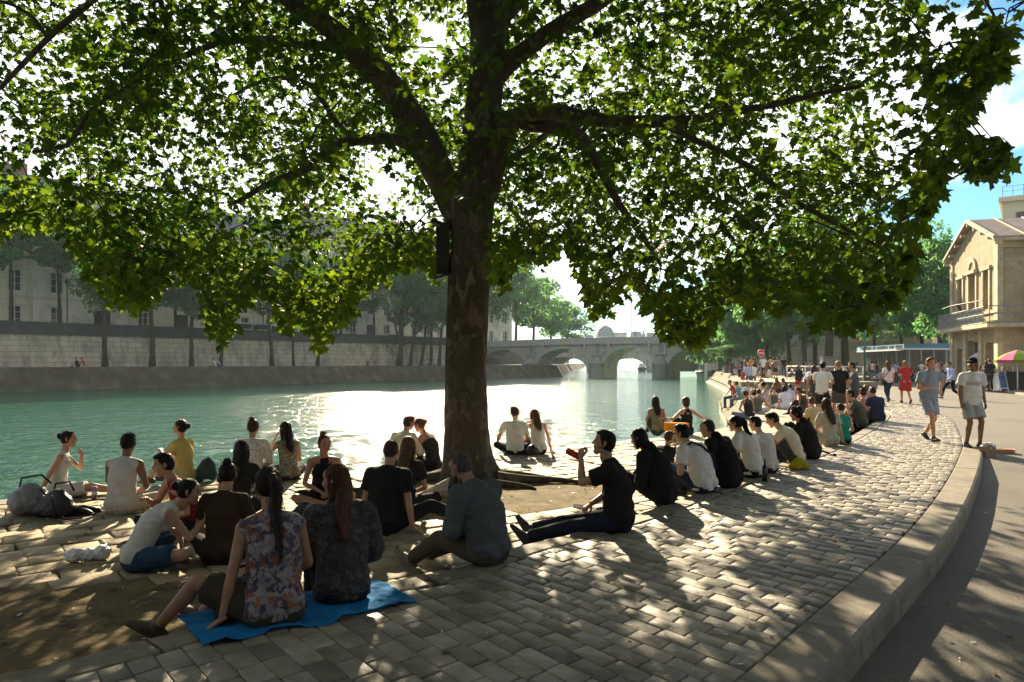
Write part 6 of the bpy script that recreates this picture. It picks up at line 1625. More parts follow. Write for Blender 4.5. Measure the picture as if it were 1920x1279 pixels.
    p('older balding man in grey long sleeved shirt bending over his phone on the step', (914, 1054, 0), -48, 'stepout', 10, 30, arms=('front', 'lap'), head=(-8, 26), hair='grey', hc=(.10, .095, .09), skin=(.30, .18, .13), top='long', tc=(.085, .09, .10), bot='trousers', bc=(.075, .065, .045), s=1.02, lod=0, loose=.018, beard=True, shoes=(.16, .14, .12))
    # --- by the trunk
    p('man in white shirt beside the trunk, seen against the glittering water', (748, 884, LOW), 34, 'kneesup', 12, 18, arms=('knee', 'side'), head=(10, 8), hair='short', hc=MID, skin=SK1, top='shirt', tc=(.68, .64, .52), bot='trousers', bc=(.10, .10, .10), s=1.0, lod=0)
    p('woman in dark strapless top with fair ponytail, facing left beside the trunk', (813, 882, LOW), -62, 'cross', 14, 22, arms=('front', 'front'), head=(-6, 14), hair='lowbun', hc=(.20, .12, .05), skin=SKR, top='strapless', tc=(.03, .03, .03), bot='skirt', bc=BLK, s=.98, fem=True, lod=0)
    p('man in white tee shirt with sunglasses, cross legged, just right of the trunk', (966, 853, LOW), -4, 'cross', 4, 14, arms=('lap', 'knee'), head=(-20, 2), hair='short', hc=(.06, .035, .02), skin=SK1, top='tee', tc=(.74, .73, .68), bot='trousers', bc=BLK, s=1.0, lod=0, glasses=True)
    p('long haired woman in white tank top, head on one hand, right of the trunk', (1009, 851, LOW), -18, 'side', 8, 18, arms=('side', 'ear'), head=(-12, 20), hair='long', hc=(.12, .05, .022), skin=SKR, top='tank', tc=WHT, bot='shorts', bc=DK, s=.96, fem=True, lod=0, hairlen=.34)
    # --- along the step
    p('man in dark tee drinking from a red can, profile left, phone in hand', (1160, 994, 0), -78, (((.10, .92, -.06), (.05, .2, 1), (.1, .6, .9)), ((-.12, .86, -.08), (-.05, .2, 1), (-.1, .6, .8))), 5, 16, arms=('lap', 'mouth'), head=(-2, -10), hair='short', hc=BLKH, skin=SK2, top='tee', tc=(.018, .017, .016), bot='jeans', bc=(.02, .025, .04), s=1.04, lod=0, loose=.014, hands=('grip', 'grip'))
    p('person in black hooded jacket with dark hair falling forward, sitting next to the can drinker', (1243, 944, 0), -52, 'step', 14, 26, arms=('lap', 'lap'), head=(-4, 18), hair='bob', hc=BLKH, skin=SK2, top='jacket', tc=(.014, .013, .013), bot='trousers', bc=BLK, s=1.0, lod=0)
    p('fair haired child facing right between the black jacket and the white tee', (1247, 902, LOW), 48, 'kneesup', 4, 12, arms=('face', 'lap'), head=(10, 8), hair='short', hc=(.12, .075, .03), skin=SK1, top='tee', tc=DK, bot='shorts', bc=DK, s=.80, lod=0)
    p('man in bright white tee shirt with dark bag strap and sunglasses, hunched on the step', (1318, 924, 0), -40, 'step', 16, 30, arms=('lap', 'lap'), head=(-16, 6), hair='short', hc=BLKH, skin=SK1, top='tee', tc=WHT, bot='jeans', bc=(.03, .05, .09), s=1.0, lod=0, glasses=True, loose=.012)
    p('man in black coat and grey brown cap sitting between two white shirts on the step', (1366, 914, 0), -46, 'step', 14, 26, arms=('lap', 'lap'), head=(-14, 12), hair='buzz', hc=(.05, .036, .024), skin=SK2, top='jacket', tc=(.012, .012, .012), bot='trousers', bc=BLK, s=1.02, lod=0, loose=.01)
    p('woman in loose white blouse with dark ponytail and sunglasses on the step', (1412, 894, 0), -40, 'step', 14, 26, arms=('lap', 'lap'), head=(-24, 6), hair='pony', hc=BLKH, skin=SK1, top='tee', tc=(.70, .68, .62), bot='trousers', bc=BLK, s=1.0, fem=True, lod=0, hairlen=.12, glasses=True, loose=.016)
    p('mostly hidden person in off white shirt directly right of the ponytailed woman', (1440, 886, 0), -34, 'step', 10, 22, head=(-20, 10), hair='short', hc=BLKH, skin=SK1, top='tee', tc=(.6, .58, .53), bot='trousers', bc=DK, s=.92, lod=1)
    p('woman in black tank top with hair bun bending down across from the cream tee', (1449, 878, LOW), 66, 'cross', 26, 24, arms=('front', 'lap'), head=(10, 20), hair='lowbun', hc=BRN, skin=SK1, top='tank', tc=BLK, bot='shorts', bc=DK, s=.97, fem=True, lod=0)
    p('young man in cream tee shirt leaning forward with one arm down, beside the yellow bag', (1492, 872, 0), -64, 'kneesup', 18, 26, arms=('reach', 'reach'), head=(-4, 24), hair='short', hc=BLKH, skin=SK1, top='tee', tc=(.66, .60, .44), bot='shorts', bc=(.05, .055, .065), s=1.0, lod=0)
    p('dark haired man in black jacket right behind the cream tee', (1521, 860, 0), -46, 'step', 12, 24, arms=('face', 'lap'), head=(-28, 8), hair='curly', hc=BLKH, skin=SK1, top='jacket', tc=(.015, .015, .016), bot='trousers', bc=BLK, s=.98, lod=1)
    p('woman with long brown hair in pale grey dress, back turned, on the step edge', (1556, 835, 0), -8, 'step', 4, 12, arms=('side', 'lap'), head=(6, 6), hair='long', hc=MID, skin=SK1, top='tee', tc=(.46, .44, .37), bot='skirt', bc=(.40, .39, .34), s=1.0, fem=True, lod=0, hairlen=.44)
    p('person in teal top with black shorts beside the pale grey dress', (1581, 832, 0), 8, 'step', 6, 18, arms=('lap', 'lap'), head=(-30, 10), hair='short', hc=BRN, skin=SK1, top='sleeveless', tc=(.02, .23, .19), bot='shorts', bc=BLK, s=.88, fem=True, lod=1)
    p('man in dark grey tee facing left with bent knees on the step edge', (1616, 800, 0), -58, 'kneesup', 12, 22, arms=('knee', 'knee'), head=(-8, 6), hair='short', hc=BLKH, skin=SK1, top='tee', tc=(.085, .08, .07), bot='shorts', bc=(.06, .055, .05), s=1.05, lod=1)
    p('man in navy tee shirt with his back turned, last of the step row', (1647, 790, 0), -14, 'step', 8, 22, arms=('lap', 'lap'), head=(4, 8), hair='short', hc=BRN, skin=SKR, top='tee', tc=NAV, bot='trousers', bc=(.03, .03, .035), s=1.06, lod=1)
    p('woman with dark hair and pale pink top squeezed behind the dark grey tee', (1628, 786, 0), -30, 'step', 6, 16, head=(-10, 4), hair='bob', hc=BRN, skin=SKR, top='tank', tc=(.62, .42, .42), bot='shorts', bc=DK, s=1.0, fem=True, lod=1)
    # --- at the water edge right
    p('woman with long dark braid in dark patterned dress sitting at the water edge', (1232, 813, LOW), -6, 'kneesup', 4, 12, arms=('side', 'lap'), head=(4, 4), hair='long', hc=BRN, skin=SK2, top='tank', tc=DK, tmat=M['speckle'], bot='skirt', bc=DK, bmat=M['darkprint'], s=1.0, fem=True, lod=0, hairlen=.34)
    p('short haired woman in black crop top stretching both arms out beside the orange bag', (1287, 816, LOW), -20, 'kneesup', -6, 10, arms=('out', (-.52, .20, .42)), head=(-40, 4), hair='bob', hc=(.05, .03, .02), skin=SKR, top='tank', tc=BLK, bot='shorts', bc=DK, s=1.0, fem=True, lod=1)
    p('woman in dark strapped top on the ledge with her back to the camera', (1404, 786, LOW), -12, 'cross', 8, 20, arms=('lap', 'lap'), head=(-14, 12), hair='short', hc=BRN, skin=SKR, top='tank', tc=DK, bot='jeans', bc=(.2, .24, .3), s=1.0, fem=True, lod=1)
    p('woman in grey green tank top bent forward beside the dark strapped top', (1420, 776, LOW), 28, 'cross', 16, 24, arms=('knee', 'lap'), head=(-30, 12), hair='short', hc=(.1, .05, .03), skin=SKR, top='tank', tc=(.10, .12, .09), bot='shorts', bc=(.5, .5, .5), s=1.0, fem=True, lod=1)
    # --- standing group
    p('standing man in white tee with black sleeves and dark shorts', (1541, 794, LOW), 38, 'contra', 4, 10, arms=('front', 'front'), head=(10, 6), hair='short', hc=BLKH, skin=SK1, top='tee', tc=WHT, bot='shorts', bc=BLK, s=1.03, lod=1)
    p('tall fair haired man standing in black tee and grey shorts with his back turned', (1573, 792, LOW), 10, 'stand', 2, 8, arms=('front', 'hip'), head=(30, 4), hair='short', hc=BLD, skin=SKR, top='tee', tc=BLK, bot='shorts', bc=(.10, .10, .10), s=1.05, lod=1, loose=.01)
    p('standing man in slate grey tee facing left towards the group', (1603, 792, LOW), -72, 'stand', 2, 8, arms=('front', 'front'), head=(-6, 2), hair='short', hc=BLKH, skin=SKR, top='tee', tc=(.10, .12, .15), bot='shorts', bc=(.08, .085, .09), s=1.02, lod=1)
    p('bare armed woman standing with a tan and black tote bag on her shoulder', (1527, 792, LOW), 14, 'stand', 3, 8, arms=('front', 'hang'), head=(20, 2), hair='bob', hc=(.09, .05, .025), skin=SKR, top='tank', tc=(.09, .085, .08), bot='shorts', bc=(.12, .115, .11), shoes=(.3, .2, .14), s=.97, fem=True, lod=1)
    p('standing woman in black jacket and red shorts near the bike racks', (1498, 738, LOW), -24, 'stand', 2, 6, arms=('hang', 'hang'), head=(10, 2), hair='bob', hc=(.2, .12, .06), skin=SKR, top='jacket', tc=BLK, bot='shorts', bc=(.38, .03, .03), s=.93, fem=True, lod=1)
    p('person in white tee and navy shorts bending down near the bike racks', (1513, 741, LOW), 70, 'contra', 52, 20, arms=('reach', 'reach'), head=(0, 10), hair='short', hc=BRN, skin=SKR, top='tee', tc=(.66, .68, .74), bot='shorts', bc=(.03, .04, .12), s=1.0, lod=1)
    # --- walkers
    p('young man walking towards the camera in blue grey tee and pale blue shorts', (1741, 826, 0), 172, 'walk', 2, 6, arms=((.14, .27, 1.12), (-.40, -.16, 1.06)), head=(4, 0), hair='short', hc=(.11, .06, .03), skin=SKR, top='tee', tc=(.21, .26, .33), bot='shorts', bc=(.27, .31, .42), shoes=(.022, .022, .026), s=1.0, lod=0, loose=.02)
    w = p('man in black cap and white tee walking along the kerb, head turned aside', (1821, 838, 0), 178, 'amble', 2, 6, arms=('hang', 'hang'), head=(62, 2), hair='cap', hc=BLKH, skin=(.24, .13, .085), top='tee', tc=(.72, .71, .68), bot='shorts', bc=(.36, .39, .40), shoes=(.03, .026, .026), s=.98, lod=0, loose=.022)
    p('woman in white blouse and navy jeans walking away with a dark shoulder bag', (1666, 754, 0), 4, 'walk', 2, 6, arms=('hang', 'hang'), head=(20, 2), hair='long', hc=(.16, .075, .03), skin=SKR, top='tee', tc=WHT, bot='jeans', bc=(.03, .05, .10), s=.99, fem=True, lod=1, hairlen=.22)
    p('blonde woman in a red dress walking away on the road', (1699, 756, 0), 6, 'walk2', 2, 6, arms=('front', 'front'), head=(0, 4), hair='bob', hc=BLD, skin=SKR, top='dress', tc=(.48, .035, .025), bot='none', shoes=(.1, .06, .04), s=1.0, fem=True, lod=1)
    p('man in lilac blue shirt and black trousers striding across the road', (1784, 748, 0), -92, 'stride', 5, 8, arms=('swingb', 'swingf'), head=(6, 4), hair='short', hc=BLKH, skin=SK2, top='shirt', tc=(.40, .44, .70), bot='trousers', bc=BLK, shoes=(.1, .09, .12), s=1.0, lod=1)
    p('person in dark red sleeves at the lower left corner of the view', (-95, 1275, 0), -80, 'cross', 4, 18, head=(10, 10), hair='short', hc=BLKH, skin=SK2, top='long', tc=(.14, .012, .02), bot='trousers', bc=DK, s=1.0, lod=1, loose=.02)
    # --- ledge
    lg = [(1376, 747, 'seated person in red top at the tip of the ledge, legs over the water', -70, 'hang', 'tee', (.40, .04, .04), 'jeans', DEN, 'short', BRN, 0), (1388, 750, 'seated person in teal shirt and grey trousers with legs hanging over the wall', -60, 'hang', 'tee', (.12, .26, .32), 'trousers', (.2, .22, .22), 'short', BLKH, 0),
          (1402, 752, 'man in white tee with bare knees sitting near the ledge tip', -160, 'kneesup', 'tee', WHT, 'shorts', (.3, .1, .06), 'short', BRN, 0), (1415, 756, 'woman in black top with fair hair facing the camera on the ledge', 178, 'cross', 'tank', BLK, 'skirt', (.10, .05, .12), 'bob', BLD, 1),
          (1425, 741, 'woman with raised arms in pink white top beside the black top', 150, 'cross', 'tee', (.7, .55, .6), 'shorts', (.3, .34, .4), 'short', MID, 1), (1440, 757, 'curly haired bare shouldered person reaching left on the ledge', -64, 'oneout', 'strapless', (.5, .46, .48), 'shorts', (.5, .5, .52), 'curly', BLKH, 0),
          (1432, 742, 'light haired person behind the curly haired one', -30, 'cross', 'tee', (.7, .62, .5), 'shorts', DK, 'short', BLD, 0), (1453, 766, 'woman in dark strapless top with fair hair tied, back turned', 4, 'cross', 'strapless', (.08, .09, .08), 'shorts', (.4, .36, .3), 'bun', (.22, .14, .06), 1),
          (1457, 757, 'person in dark top with sun lit brown hair behind the strapless top', -10, 'cross', 'tee', DK, 'shorts', DK, 'bob', (.16, .09, .04), 1), (1474, 768, 'woman in bright white lilac tee with black hair, back turned', 2, 'cross', 'tee', (.68, .68, .78), 'shorts', WHT, 'bob', BLKH, 1),
          (1483, 760, 'person in mauve shirt half hidden behind the white lilac tee', 10, 'cross', 'tee', (.5, .44, .58), 'shorts', DK, 'short', BRN, 0), (1508, 778, 'man in dark red tee sitting in profile to the left', -66, 'kneesup', 'tee', (.26, .02, .02), 'trousers', BLK, 'short', BRN, 0),
          (1460, 737, 'woman with brown hair sitting below the stone steps', -20, 'cross', 'tank', (.14, .09, .05), 'shorts', DK, 'long', (.15, .08, .04), 1), (1474, 737, 'woman in black top lifting an arm, right end of the stone steps', -60, 'cross', 'tank', BLK, 'shorts', (.3, .05, .06), 'long', (.07, .04, .02), 1),
          (1404, 728, 'white haired man in pale blue shirt and grey trousers standing at the wall end', 6, 'stand', 'shirt', (.42, .47, .66), 'trousers', (.17, .17, .16), 'grey', (.5, .46, .42), 0), (1413, 728, 'person in white top beside the white haired man', 12, 'stand', 'tee', WHT, 'trousers', (.18, .17, .17), 'short', BRN, 0),
          (1531, 810, 'fair haired person crouching behind the pale grey dress', -20, 'kneesup', 'tee', (.5, .42, .26), 'shorts', DK, 'short', (.14, .08, .03), 0),
          (1594, 779, 'person in coral top holding a cup behind the slate grey tee', -120, 'cross', 'tank', (.6, .2, .15), 'shorts', (.5, .06, .05), 'bob', MID, 1), (1622, 770, 'dark haired man with bare chin turned left, right of the slate grey tee', -70, 'cross', 'tee', (.4, .2, .16), 'shorts', DK, 'short', BLKH, 0),
          (1615, 760, 'person in brown hair with pale top, behind the dark haired man', -40, 'cross', 'tee', (.5, .4, .36), 'shorts', DK, 'short', BLKH, 0), (1634, 766, 'woman with ash brown hair sitting next to the blue bottle', -50, 'cross', 'tank', (.3, .2, .14), 'shorts', (.16, .14, .09), 'bob', (.2, .13, .07), 1)]
    for i, (u, v, lab, hd, legs, top, tc, bot, bc, hr, hcx, fm) in enumerate(lg):
        armz = ('lap', 'lap') if i % 3 else ('knee', 'side')
        if 'raised' in lab: armz = ('ear', 'ear')
        if 'lifting' in lab: armz = ('lap', 'ear')
        if legs == 'stand': armz = ('hang', 'hip')
        if 'reaching' in lab: armz = ('lap', 'reach')
        p(lab, (u, v, LOW), hd, legs, 8, 18, arms=armz, head=(((i * 37) % 50) - 25, 6), hair=hr, hc=hcx, skin=[SK1, SKR, SK2][i % 3], top=top, tc=tc, bot=bot, bc=bc, s=[1.0, .97, 1.02][i % 3], fem=bool(fm), lod=2 if v < 775 else 1)

def bag(name, label, cat, loc, w, d, h, color, mat=None, rz=0, straps=True, soft=.25, seed=0):
    r = empty(name, loc, rz); tag(r, label, cat)
    b = Body(); rr = random.Random(seed)
    b.limb([(0, 0, h * .12), (0, 0, h * .4), (0, 0, h * .72), (0, 0, h * .92)], [w * .50, w * .52, w * .46, w * .30], 14, [d / w] * 4, lat=(1, 0, 0), caps=(0, 1)); b.ball((w * .3, d * .1, h * .3), (w * .24, d * .4, h * .3)); b.ball((-w * .22, -d * .3, h * .32), (w * .22, d * .25, h * .34))
    Vv, Ff = fuse(b.mb, .014, 1)
    dsp = np.array([mnoise.noise(V((p[0] * 9 + seed, p[1] * 9, p[2] * 9))) + .5 * mnoise.noise(V((p[0] * 22, p[1] * 22, p[2] * 22 + seed))) for p in Vv]); c = Vv.mean(0); dd = Vv - c; dd /= np.maximum(np.linalg.norm(dd, axis=1), .02)[:, None]
    Vv = Vv + dd * (dsp * soft * .12 * w)[:, None]; Vv[:, 2] -= Vv[:, 2].min(); Vv[:, 2] *= h / Vv[:, 2].max(); Vv[:, 2] *= 1 - .35 * np.clip(Vv[:, 0] / w, -1, 1) * (1 if seed % 2 else -1)
    put('body', quad_mesh('body', Vv, Ff), mat or M['leather'], r, True, color)
    if straps:
        s = MB(); s.tube([V((-w * .3, d * .3, h * .8)), V((-w * .28, d * .4, h * 1.12)), V((w * .1, d * .5, h * 1.2)), V((w * .32, d * .4, h * .9))], .012, 6); s.build('strap', M['cloth'], r, True, BLK); s = MB(); s.tube([V((w * .2, -d * .45, h * .85)), V((w * .5, -d * .7, h * .35)), V((w * .75, -d * .6, .02)), V((w * .95, -d * .1, .015))], .012, 6)
        s.build('strap', M['cloth'], r, True, BLK)
    return r

def props():
    # bags at far left
    bag('backpack', 'grey backpack with shiny flap lying at the left edge of the quay', 'backpack', G(62, 962, LOW), .52, .36, .36, (.20, .20, .21), rz=.4, seed=3)
    bag('black_bag', 'crumpled black bag leaning on the grey backpack', 'bag', G(104, 968, LOW), .46, .30, .32, BLK, rz=-.3, seed=8)
    for i, (u, v, lab) in enumerate([(147, 966, 'black shoe lying right of the black bag, nearer the bag'), (158, 962, 'black shoe lying right of the black bag, toe to the right')]):
        r = empty('shoe', G(u, v, LOW), .4 * i); tag(r, lab, 'shoe'); b = Body(); b.limb([(-.10, 0, .05), (0, 0, .055), (.10, 0, .04), (.15, 0, .03)], [.042, .045, .045, .035], 10, [1.1, 1, .8, .6], lat=(0, 1, 0)); Vv, Ff = fuse(b.mb, .012, 2); put('upper', quad_mesh('upper', Vv, Ff), M['shoe'], r, True, BLK)
        s = MB(); s.b2((-.14, -.045, 0), (.18, .045, .022)); s.build('sole', M['metal_dark'], r)
    def can(label, loc, rot, c, name='drink_can', band=WHT):
        r = empty(name, loc); r.rotation_euler = rot; tag(r, label, 'can')
        b = MB(); b.lathe((0, 0, 0), [(.024, 0), (.033, .008), (.033, .148), (.026, .160)], 16); b.build('body', M['paint'], r, True, c)
        t = MB(); t.lathe((0, 0, .160), [(.026, 0), (.025, .004), (.020, .003)], 16); t.b2((-.008, -.012, .163), (.008, .014, .167)); t.build('lid', M['metal_grey'], r)
        g = MB(); g.lathe((0, 0, .05), [(.0335, 0), (.0335, .045)], 16); g.build('band', M['paint'], r, True, band)
    can('lilac drink can standing in front of the woman in white at left', G(177, 935, LOW), (0, 0, 0), (.32, .20, .40))
    hp = HANDP['man in dark tee drinking from a red can, profile left, phone in hand']
    can('red drink can held to the mouth of the man in profile', hp[1] + V((-.02, 0, -.07)), (0, R(-62), 0), (.40, .025, .02), band=(.45, .05, .04))
    def phone(label, loc, rot):
        r = empty('phone', loc); r.rotation_euler = rot; tag(r, label, 'phone'); b = MB(); b.b2((-.036, -.075, -.004), (.036, .075, .004)); b.build('case', M['metal_dark'], r)
        s = MB(); s.b2((-.033, -.068, .0042), (.033, .068, .006)); s.build('screen', M['white_paint'], r)
    phone('white phone in the lowered hand of the man with the red can', hp[0] + V((-.05, 0, .03)), (R(12), R(-20), R(80)))
    hp = HANDP['older balding man in grey long sleeved shirt bending over his phone on the step']
    phone('pale phone in the hands of the older man in grey', hp[0].lerp(hp[1], .5) + V((-.02, 0, .03)), (R(20), R(10), R(40)))
    # plastic bag and bottles
    r = empty('plastic_bag', G(163, 1052, LOW), .3); tag(r, 'crumpled clear plastic bag lying on the shaded slabs at left', 'bag')
    b = Body(); b.ball((-.10, 0, .06), (.09, .07, .065), 12); b.ball((.03, .01, .055), (.09, .08, .06), 12); b.ball((.13, -.02, .075), (.07, .06, .075), 12); Vv, Ff = fuse(b.mb, .010, 1)
    dsp = np.array([mnoise.noise(V(p) * 28) + .7 * mnoise.noise(V(p) * 60) for p in Vv]); c = Vv.mean(0); dd = Vv - c; dd /= np.linalg.norm(dd, axis=1)[:, None]; Vv = Vv + dd * (dsp * .018)[:, None]; put('film', quad_mesh('film', Vv, Ff), M['plastic_clear'], r, False)
    # bouquet in cellophane near the black tee's shoe
    r = empty('bouquet', G(806, 952, LOW), 0); tag(r, 'flower bouquet wrapped in clear film lying between the trunk and the shoe', 'bouquet')
    w = MB(); rs = []
    for k in range(8):
        t = k / 7; rs.append([V((-.22 + .46 * t, math.cos(a) * (.03 + .13 * t) * (1 + .12 * math.sin(5 * a + k)), .10 + .10 * t + math.sin(a) * (.03 + .13 * t) * (1 + .12 * math.cos(4 * a)))) for a in np.linspace(0, 6.283, 19)[:-1]])
    w.rings(rs, cap=False); w.build('wrapping', simple('cellophane', (.42, .42, .36), (.28, .29, .25), 20, .2, .8, 30, .6), r)
    f = MB(); rr = random.Random(3)
    for k in range(46):
        a = rr.uniform(0, 6.28); q = rr.uniform(0, .13); c = V((.24 + rr.uniform(-.04, .08), q * math.cos(a), .20 + q * math.sin(a))); t = V((rr.gauss(0, 1), rr.gauss(0, 1), rr.gauss(0, 1))).normalized() * .035; s = t.cross(V((.3, .2, 1))).normalized() * .02
        f.add([c - t, c + s, c + t, c - s], [(0, 1, 2, 3)])
    f.build('flowers', M['leaf'], r)
    # blue towel under the two women, draped over the step
    tw = MB(); nx, ny = 90, 40; a, b_ = G(364, 1196, 0), G(756, 1116, 0); ax = (b_ - a); Lx = ax.length; ax.normalize(); ay = V((-ax.y, ax.x, 0)); vs = []
    for i in range(nx + 1):
        for j in range(ny + 1):
            t, q = i / nx, j / ny; wob = .03 * math.sin(9 * t) + .025 * math.sin(17 * t + 2)
            p_ = a + ax * (t * Lx) + ay * (-.22 + .66 * q + (wob if j == 0 else wob * (1 - q)))
            z = .010 + .012 * abs(mnoise.noise(V((t * 9, q * 5, 1)))) + .022 * max(0, mnoise.noise(V((t * 16 + 3 * q, q * 8, 4)))) + .010 * max(0, .25 - abs(mnoise.noise(V((t * 7 - q * 5, q * 4, 9))))) + (.014 * math.sin(23 * t + 3 * q) * (1 - q) if q < .25 else 0)
            if q > .75: z -= (q - .75) * .10
            vs.append((p_.x, p_.y, max(z, .006)))
    fs = [(i * (ny + 1) + j, (i + 1) * (ny + 1) + j, (i + 1) * (ny + 1) + j + 1, i * (ny + 1) + j + 1) for i in range(nx) for j in range(ny)]
    tw.add(vs, fs); o = tw.build('towel', simple('blue_towel', (.015, .19, .47), (.01, .12, .33), 12, .9, .6, 120, .1, dirt=(.02, .24, .50), dscale=6), None, True); so = o.modifiers.new('t', 'SOLIDIFY'); so.thickness = .008; so.offset = 1
    tag(o, 'bright blue towel spread on the step edge under two women', 'towel')
    bag('handbag', 'black handbag beside the floral top woman on the towel', 'handbag', G(458, 1163, 0) + V((0, -.02, .012)), .36, .22, .27, (.008, .008, .009), rz=.2, seed=5)
    bag('dark_bag', 'dark bag on the slabs behind the auburn haired woman', 'bag', G(578, 992, LOW), .40, .30, .30, (.02, .02, .022), rz=.4, seed=9, straps=False)
    bag('small_bag', 'small dark bag left of the man in black tee', 'bag', G(668, 934, LOW), .36, .25, .16, (.02, .018, .02), rz=.3, seed=6, straps=False)
    bag('backpack', 'dark blue backpack standing behind the man in yellow light at the water edge', 'backpack', G(386, 903, LOW), .30, .22, .36, (.03, .06, .07), rz=.2, seed=4, straps=False)
    bag('yellow_bag', 'olive yellow bag on the step beside the cream tee', 'bag', G(1497, 879, 0), .34, .28, .17, (.36, .30, .012), rz=.2, seed=2, straps=False, mat=M['cloth'])
    bag('dark_bag', 'black bag on the ground between the couple right of the trunk', 'bag', G(996, 853, LOW), .30, .25, .20, BLK, rz=.1, seed=14, straps=False)
    r = empty('orange_bag', G(1269, 826, LOW), .25); tag(r, 'upright orange and tan tote bag beside the stretching woman', 'bag')
    b = MB(); b.rings([[V((-.24, -.08, 0)), V((.24, -.08, 0)), V((.24, .08, 0)), V((-.24, .08, 0))], [V((-.27, -.09, .2)), V((.27, -.09, .2)), V((.27, .09, .2)), V((-.27, .09, .2))]]); b.build('base', M['cloth'], r, False, (.30, .17, .09))
    b = MB(); b.rings([[V((-.27, -.09, .2)), V((.27, -.09, .2)), V((.27, .09, .2)), V((-.27, .09, .2))], [V((-.29, -.10, .42)), V((.26, -.10, .40)), V((.26, .10, .40)), V((-.29, .10, .42))]]); b.build('body', M['cloth'], r, False, (.75, .28, .02))
    b = MB(); b.tube([V((-.27, -.1, .41)), V((-.30, -.1, .52)), V((-.24, -.1, .54)), V((-.22, -.1, .41))], .012, 6); b.build('handle', M['cloth'], r, True, (.6, .6, .62))
    r = empty('tote_bag', G(1524, 790, LOW) + V((-.32, -.1, .30)), .5); tag(r, 'tan and black tote bag hanging from the shoulder of the bare armed woman', 'bag')
    b = Body(); b.limb([(0, 0, .05), (0, 0, .25), (0, 0, .48)], [.20, .19, .12], 14, [.4, .38, .3], lat=(1, 0, 0)); Vv, Ff = fuse(b.mb, .02, 2); put('body', quad_mesh('body', Vv, Ff), M['leather'], r, True, (.06, .045, .03))
    s = MB(); s.tube([V((-.10, 0, .48)), V((-.04, .02, 1.0)), V((.06, .02, 1.0)), V((.10, 0, .48))], .014, 6); s.build('strap', M['cloth'], r, True, BLK)
    r = empty('shoulder_bag', G(1662, 754, 0) + V((-.24, -.05, .72)), .0); tag(r, 'small black shoulder bag of the woman in navy jeans', 'bag')
    b = MB(); b.b2((-.05, -.12, 0), (.05, .12, .2)); b.build('body', M['leather'], r, False, BLK); s = MB(); s.tube([V((0, 0, .2)), V((.12, -.16, .42)), V((.30, -.14, .62)), V((.36, .0, .70))], .016, 6); s.build('strap', M['cloth'], r, True, NAV)
    # strap over the white tee
    # bottle, pole
    def bottle(label, loc, c, h=.30, rot=(0, 0, 0)):
        r = empty('bottle', loc); r.rotation_euler = rot; tag(r, label, 'bottle'); b = MB(); b.lathe((0, 0, 0), [(.034, 0), (.037, .01), (.037, h * .58), (.030, h * .68), (.015, h * .78), (.014, h * .97)], 14); b.build('glass', simple('bottle_glass', c, rough=.12, spec=.6), r, True); k = MB(); k.lathe((0, 0, h * .96), [(.017, 0), (.017, .03), (.010, .034)], 12); k.build('cap', M['metal_grey'], r)
    bottle('dark bottle standing on the setts by the white blouse', G(1434, 902, 0), (.01, .012, .008))
    bottle('clear bottle standing behind the pale grey dress', G(1570, 806, LOW), (.45, .46, .44), .4)
    bottle('blue capped water bottle beside the ash brown haired woman', G(1643, 772, LOW), (.3, .42, .6), .36)
    r = empty('folding_pole', G(1543, 853, 0)); tag(r, 'thin black pole with a foot propped on the setts below the pale grey dress', 'pole'); b = MB(); a, e = V((-.26, .42, .16)), V((.13, -.04, .02)); b.tube([a, e], .018, 8); b.build('shaft', M['metal_dark'], r, True); b = MB(); b.tube([e, e + V((.03, -.12, -.005))], .022, 8); b.tube([a, a + V((-.10, .02, .10))], .03, 8); b.build('foot', M['metal_dark'], r, True)
    # paper bags and film on the road
    r = empty('paper_bag', G(1852, 862, -.14), .25); r.scale = (.72, .72, .72); tag(r, 'open brown paper bag of rubbish standing on the road by the kerb', 'bag'); b = MB(); b.rings([[V((x * k, y * k + .02 * (i % 2), z)) for x, y in ((-.16, -.10), (.16, -.10), (.17, .10), (-.15, .11))] for i, (k, z) in enumerate(((1, 0), (1.04, .12), (1.0, .24), (1.08, .34)))], cap=False); b.add([(-.15, -.09, .05), (.15, -.09, .05), (.15, .1, .05), (-.15, .1, .05)], [(0, 1, 2, 3)]); b.build('body', simple('kraft_paper', (.34, .24, .15), (.25, .17, .10), 7, .9, .6, 30), r); b = MB()
    for k in range(7): b.box((rng.uniform(-.1, .1), rng.uniform(-.06, .06), .30 + .02 * k), (.12, .10, .05), rz=rng.uniform(0, 3))
    b.build('rubbish', M['white_paint'], r)
    r = empty('food_carton', G(1884, 853, -.10), -.4); r.scale = (.7, .7, .7); tag(r, 'flattened food carton with pink and green print on the road', 'carton'); b = MB(); b.rings([[V((x, y, z)) for x, y in ((-.22, -.10), (.18, -.14), (.26, .10), (-.16, .14))] for z in (0, .16)]); b.build('box', simple('carton_card', (.5, .34, .18), (.42, .26, .14), 5, .8), r); b = MB(); b.box((.06, 0, .165), (.2, .14, .008)); b.build('label_panel', M['paint'], r, color=(.6, .22, .16)); b = MB(); b.box((-.10, .05, .168), (.16, .07, .01)); b.build('green_panel', M['paint'], r, color=(.2, .32, .06))
    vs = []; n, m_ = 30, 14; a, e = G(1826, 872, -.16), G(1980, 864, -.16)
    for i in range(n + 1):
        for j in range(m_ + 1):
            t, q = i / n, j / m_; p_ = a.lerp(e, t) + V((-.1 * q, .9 * (q - .4) * (.25 + t * .5), 0)); vs.append((p_.x, p_.y, p_.z - .01 + .05 * abs(mnoise.noise(V((t * 8, q * 5, 2)))) + .03 * abs(mnoise.noise(V((t * 22, q * 14, 2))))))
